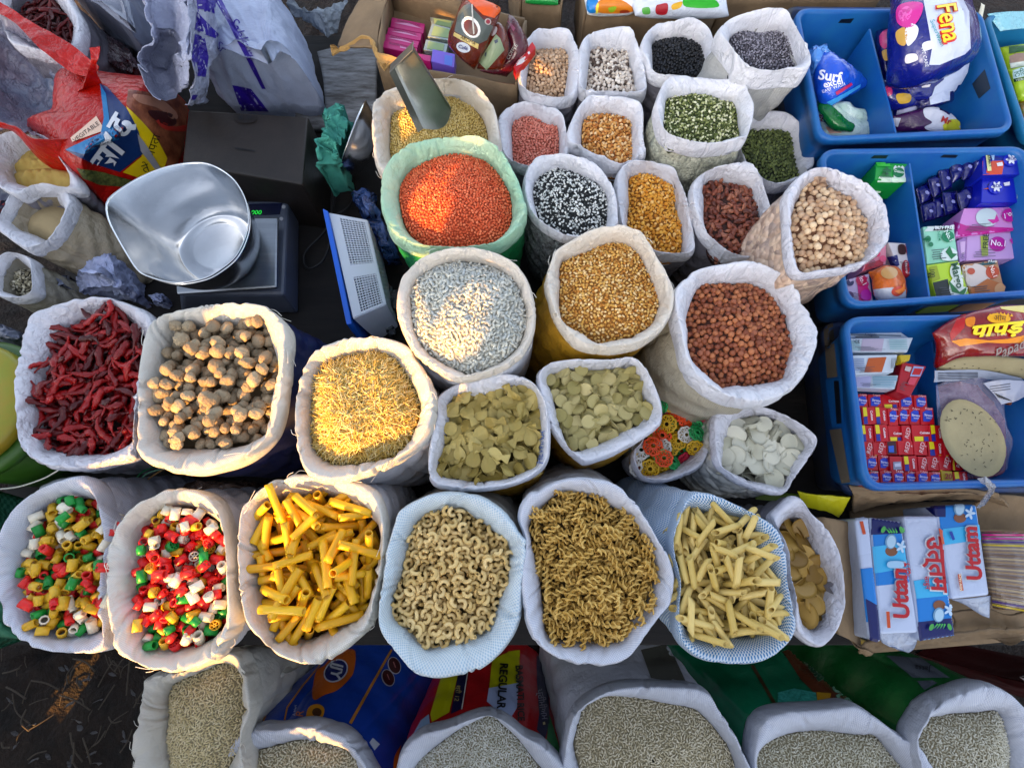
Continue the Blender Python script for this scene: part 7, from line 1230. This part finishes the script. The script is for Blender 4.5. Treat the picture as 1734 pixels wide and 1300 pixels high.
r, o = soap('692,300 905,330 1025,1085 765,1095', 'foremost blue soap pack with a coconut and upright red lettering', [('700,300 905,330 965,740 735,765', BL, 0), ('700,300 905,330 915,410 702,420', NV, 0), ('712,500 930,470 950,640 728,680', LB, 0)] + coco(832, 465) + [('800,600 890,600 895,640 800,640', '#98c0dc', 1), ('782,935 805,935 812,1045 790,1045', '#c04818', 0)],
            [('Uttam', 882, 800, 108, -94, '#b8c0cc', -.0006, .05), ('Uttam', 884, 800, 104, -94, RDc, .0006, .035), ('SOAP', 935, 660, 26, -86, RDc), ('NEW PACK', 798, 990, 16, -94, '#f0e0c0')])

r, o = soap('592,312 684,298 770,1150 690,1128', 'narrow side of a blue and white soap pack against the cardboard', [('592,312 684,298 706,540 612,560', WH, 0), ('630,650 715,640 760,1000 670,1010', BL, 0), ('660,850 745,900 768,1148 692,1126', NV, 0), ('616,330 640,328 660,415 638,418', '#c04818', 0)], [])
r, o = soap('920,292 1150,290 1272,1105 1030,1142', 'soap pack with red Hindi lettering, coconut at its near end', [('1000,800 1215,770 1272,1105 1030,1142', BL, 0), ('1015,1010 1250,980 1272,1105 1030,1142', NV, 0), ('985,730 1205,700 1215,830 1005,850', LB, 0)] + coco(1155, 960, -1) + [('1135,378 1155,376 1178,480 1158,484', '#c04818', 0)],
            [('उत्तम', 1120, 610, 112, 84, '#d0d4dc', -.0006, .05, 1.05), ('उत्तम', 1122, 610, 108, 84, RDc, .0006, .03, 1.05), ('NEW', 1166, 430, 16, 84, '#f0e0c0'), ('साबुन', 1062, 740, 30, 84, RDc)])
r, o = soap('1130,225 1415,215 1505,830 1248,858', 'rear blue soap pack, right of the other two, set higher', [('1150,225 1415,218 1450,440 1180,480', BL, 0), ('1060,230 1200,225 1200,300 1140,300', NV, 0), ('1180,380 1440,350 1452,450 1185,490', LB, 0)] + coco(1295, 240, 1)[:-6] + [('1270,685 1292,683 1310,795 1288,798', '#c04818', 0), ('1212,400 1232,396 1252,450 1235,458', '#1c3c9c', 0)],
            [('Uttam', 1368, 550, 104, -96, '#b8c0cc', -.0006, .05), ('Uttam', 1370, 550, 100, -96, RDc, .0006, .035), ('SOAP', 1392, 420, 24, -94, RDc), ('NEW PACK', 1290, 740, 16, -94, '#f0e0c0')])
r, o = soap('1255,870 1480,850 1500,985 1270,995', 'x', [], []) if False else (None, None)
patch('plastic_fin', 'G', ['1250,860,.14 1380,850,.142 1508,832,.14', '1330,890,.125 1440,960,.12 1500,985,.12'], mat('film_fin', '#98a4bc', .15, coat=.5, bump=.8, bscale=30, bdist=.005, musgrave=True), None, th=.001, n=16, label='clear plastic end fold of the rear soap pack', cat='plastic film')
patch('plastic_fin', 'G', ['768,1095,.142 900,1085,.144 1028,1082,.142', '790,1180,.128 900,1210,.126 1030,1160,.128', '840,1200,.118 960,1240,.115 1025,1180,.118'], mat('film_fin', '#98a4bc'), None, th=.001, n=16, wr=.002, label='clear plastic end fold of the foremost soap pack', cat='plastic film')
inc = mat('incense_film', '#6c5c5c', .15, coat=.8, bump=.8, bscale=12, bdist=.006, musgrave=True, stretch=(.3, 3, 1), col2='#8c7c6c', vscale=20)
r, o = film_pack('incense_pack', 'G', ['1430,400,.14 1560,400,.15 1900,410,.14', '1460,650,.13 1600,650,.15 1900,660,.14', '1510,920,.12 1620,930,.14 1900,960,.12'], inc, 'clear pack of pink-tipped incense sticks at the right edge', 'incense', .014, 50)
for i in range(26):
    y = 395 + i * 22; c_ = ['#c80c6c', '#d8107c', '#b0187c', '#3c1c6c', '#b8a020', '#7c5c2c'][(i * 7) % 6] if (i < 5 or i > 20) else ['#8c7454', '#6c5440', '#a08c6c'][i % 3]
    dec('G', f'{1450 + i * 2},{y} 1734,{395 + i * 24} 1734,{407 + i * 24} {1450 + i * 2},{y + 11}', [o], ink(c_, .3), mx=8, lift=.001)
# prints and lettering on the sacks themselves
Sx = SACKS; pr = lambda k: [Sx[k]['body']]; pp = lambda k: Sx[k]['body']
gold = ink('#b8782c', .35); org_ = ink('#c05c14', .35)
dec('Q', '700,190 760,200 750,330 700,400 640,450 560,480 500,510 485,460 510,330 560,290 620,230', pr('rice_b'), org_, mx=6, curve=True, lift=.001); dec('Q', oval(637, 325, 85, 65, -42), pr('rice_b'), ink('#c8ccdc'), mx=5, lift=.0016, curve=True); dec('Q', oval(637, 325, 76, 57, -42), pr('rice_b'), ink('#0c1c6c'), mx=5, lift=.0022, curve=True)
txt('Q', 'JJY', 640, 330, 62, 105, pr('rice_b'), ink('#d4d8e4'), mx=4, lift=.003, bold=.03)
dec('Q', '985,185 998,190 735,665 718,655', pr('rice_b'), gold, mx=8, lift=.001); dec('Q', '545,270 552,272 430,420 330,560 312,640 302,640 320,555 420,415', pr('rice_b'), gold, mx=8, lift=.001); dec('Q', '450,275 458,278 350,420 210,570 170,670 158,668 200,560 340,415', pr('rice_b'), gold, mx=8, lift=.001)
for x, y in ((968, 368), (1008, 290)): dec('Q', oval(x, y, 40, 56, -20), pr('rice_b'), ink('#b8b8c4'), mx=5, lift=.001, curve=True); dec('Q', oval(x, y, 35, 51, -20), pr('rice_b'), ink('#3c0c14'), mx=5, lift=.0016, curve=True); txt('Q', '1', x, y, 40, -20, pr('rice_b'), ink('#b8787c'), mx=5, lift=.0024)
dec('Q', '450,590 470,550 520,535 560,560 555,610 520,640 450,640', pr('rice_b'), ink('#c88414'), mx=5, lift=.001, curve=True); dec('Q', oval(515, 590, 30, 28), pr('rice_b'), ink('#4c2c14'), mx=5, lift=.0016); txt('Q', 'A Heri', 375, 580, 18, -84, pr('rice_b'), ink('#c8ccdc'), mx=5, lift=.002); txt('Q', 'R', 410, 600, 50, -80, pr('rice_b'), ink('#c86c1c'), mx=5, lift=.002)
dec('Q', '870,750 915,790 880,830 848,780', pr('rice_b'), ink('#c4ccd8'), mx=6, lift=.001); dec('Q', '1050,800 1035,870 1020,1010 1000,1000 1005,880 1040,810', pr('rice_b'), org_, mx=6, lift=.001, curve=True)
yl = ink('#b8b80c', .35); nvk = ink('#12143c', .35)
dec('Q', '1310,360 1420,335 1360,590 1250,650 1240,600', pr('rice_c'), yl, mx=6, lift=.001); dec('Q', '1420,335 1478,325 1435,570 1370,600', pr('rice_c'), nvk, mx=6, lift=.001); dec('Q', '1478,325 1484,323 1445,570 1437,572', pr('rice_c'), ink('#c8ccc8'), mx=6, lift=.0014)
txt('Q', 'श्री 12', 1415, 470, 28, 98, pr('rice_c'), ink('#c8b468'), mx=5, lift=.0024)
dec('Q', '1634,255 1740,200 1810,190 1800,420 1700,440 1615,435', pr('rice_c'), yl, mx=6, lift=.001); dec('Q', '1613,435 1800,400 1790,560 1740,640 1600,520', pr('rice_c'), ink('#a8b8dc', .4), mx=6, lift=.0012)
txt('Q', 'REGULAR', 1695, 425, 50, 94, pr('rice_c'), ink('#101010'), mx=5, lift=.003, bold=.03, sx=.95); txt('R', 'BASMATI RICE', 297, 470, 44, 88, pr('rice_c'), ink('#101010'), mx=5, lift=.003, bold=.03, sx=.9)
dec('R', '405,150 480,400 490,650 460,760 410,700 425,600 410,400', pr('rice_c'), nvk, mx=6, lift=.001); txt('R', 'ਪ੍ਰੀਮੀਅਮ', 440, 540, 38, 80, pr('rice_c'), ink('#a8a8b8'), mx=5, lift=.002); dec('R', '490,600 570,870 560,880 470,780', pr('rice_c'), ink('#1c7c3c', .35), mx=6, lift=.001); dec('R', '445,655 458,650 462,668 448,672', pr('rice_c'), ink('#d8c888'), lift=.002); dec('Q', '1180,640 1230,600 1240,680 1150,750 1130,730', pr('rice_c'), ink('#8ca8c8', .35), mx=6, lift=.001)
dec('R', '1075,190 1250,150 1370,410 1140,370', pr('rice_d'), mat('patch_clear', '#5c5c54', .3), mx=8, lift=.001)
brw = mat('print_brown', '#5c2c14', .3); dec('S', '270,190 340,170 640,440 780,570 690,520 470,450 380,360', pr('rice_e'), brw, mx=6, lift=.001)
txt('S', 'GAURI', 450, 290, 44, 52, pr('rice_e'), ink('#0a4c30'), mx=5, lift=.003, bold=.06); txt('S', 'GAURI', 452, 292, 42, 52, pr('rice_e'), ink('#8c9c84'), mx=5, lift=.002, bold=.09)
dec('S', '75,275 95,270 235,510 215,515', pr('rice_e'), ink('#3c2c10'), mx=6, lift=.001); dec('S', '240,440 340,415 470,440 480,495 240,510', pr('rice_e'), mat('print_aqua', '#48b0a0', .3, col2='#107060', vscale=160), mx=6, lift=.0012); dec('S', '475,438 565,445 555,480 480,492', pr('rice_e'), ink('#b8881c', .35), mx=6, lift=.0014); txt('S', 'GOLD', 610, 430, 60, 60, pr('rice_e'), ink('#78a88c'), mx=5, lift=.002, bold=.04)
dec('S', '900,215 1110,230 1285,350 1060,350', pr('rice_f'), ink('#5c6470', .4), mx=6, lift=.001); txt('S', 'Jassa', 1120, 295, 36, 188, pr('rice_f'), ink('#101820'), mx=5, lift=.002); dec('S', '1085,370 1180,365 1210,380 1130,425', pr('rice_f'), ink('#5c6470', .4), mx=6, lift=.001)
txt('K', 'HEWINA', 1308, 590, 30, -86, [Sx['spoons']['cuff']], ink('#2c5ca8'), mx=4, lift=.002)
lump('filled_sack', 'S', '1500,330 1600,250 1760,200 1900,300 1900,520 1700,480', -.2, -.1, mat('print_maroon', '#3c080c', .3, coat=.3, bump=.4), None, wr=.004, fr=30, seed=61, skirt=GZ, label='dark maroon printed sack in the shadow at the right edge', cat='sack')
lump('filled_sack', 'Q', '180,330 260,230 370,230 440,300 350,420 250,480 190,440', -.16, -.08, cloth, None, wr=.005, fr=30, seed=62, skirt=GZ, label='cream cloth sack in the gap left of the blue rice sack', cat='sack')
# stalks and scraps on the soil
rs_ = np.random.RandomState(9); stm = mat('straw', '#4a4036', .8, var=.3); pm_ = mat('paper_scrap', '#5c5a5c', .7, var=.3)
for i in range(46):
    x, y = rs_.uniform(0, 250), rs_.uniform(1110, 1295); p = P(x, y, GZ + .016 + rs_.rand() * .01); a = rs_.rand() * 6.28; L_ = rs_.uniform(.02, .09); d = np.array([cos(a), sin(a), .0]); e = np.array([-sin(a), cos(a), 0]) * rs_.uniform(-.01, .01)
    o = wire('dry_stalk', [p, p + d * L_ * .5 + e + (0, 0, .006), p + d * L_ + (0, 0, rs_.uniform(-.004, .01))], rs_.uniform(.0008, .0022), stm, None, seg=5, n=4, label='thin dry stalk on the dark soil at the lower left', cat='stalk', group='dry stalks on the soil'); recentre(o, p)
for i in range(26):
    x, y = rs_.uniform(0, 260), rs_.uniform(1120, 1295); z = GZ + .02; w_ = rs_.uniform(4, 13); a = rs_.rand() * 3; c_, s_ = cos(a) * w_, sin(a) * w_
    patch('paper_scrap', 'Z', [f'{x:.0f},{y:.0f},{z} {x + c_:.0f},{y + s_:.0f},{z + .01}', f'{x - s_ * .5:.0f},{y + c_ * .5:.0f},{z + .008} {x + c_ - s_ * .4:.0f},{y + s_ + c_ * .5:.0f},{z}'], pm_, None, n=6, th=.0008, wr=.002, fr=200, seed=i, label='small crumpled grey scrap on the dark soil at the lower left', cat='scrap', group='scraps on the soil')
# dust-caked ledge and the moulded end handle of the front crate, scuffs on the crates
tubs = [o for o in bpy.data.objects if o.name.startswith('tub') and o.parent and o.parent.name.startswith('crate')]
dust = ink('#5c5244', .9)
fr_ = [o for o in tubs if 'front' in (o.parent.get('label') or '')]
for s_ in ('378,130 440,110 475,470 405,480', '420,830 500,820 560,1180 500,1190'): dec('F', s_, fr_, dust, mx=6, name='dust')
hm = mat('crate_blue', '#0460b0')
for nm_, s_ in (('handle_frame', '395,485 508,480 525,800 440,812'), ('handle_hole', '455,500 490,498 508,785 475,790')): dec('F', s_, fr_, hm if nm_ == 'handle_frame' else ink('#10161e'), mx=6, name=nm_, lift=.0012 if nm_ == 'handle_frame' else .002)

flush_prints()
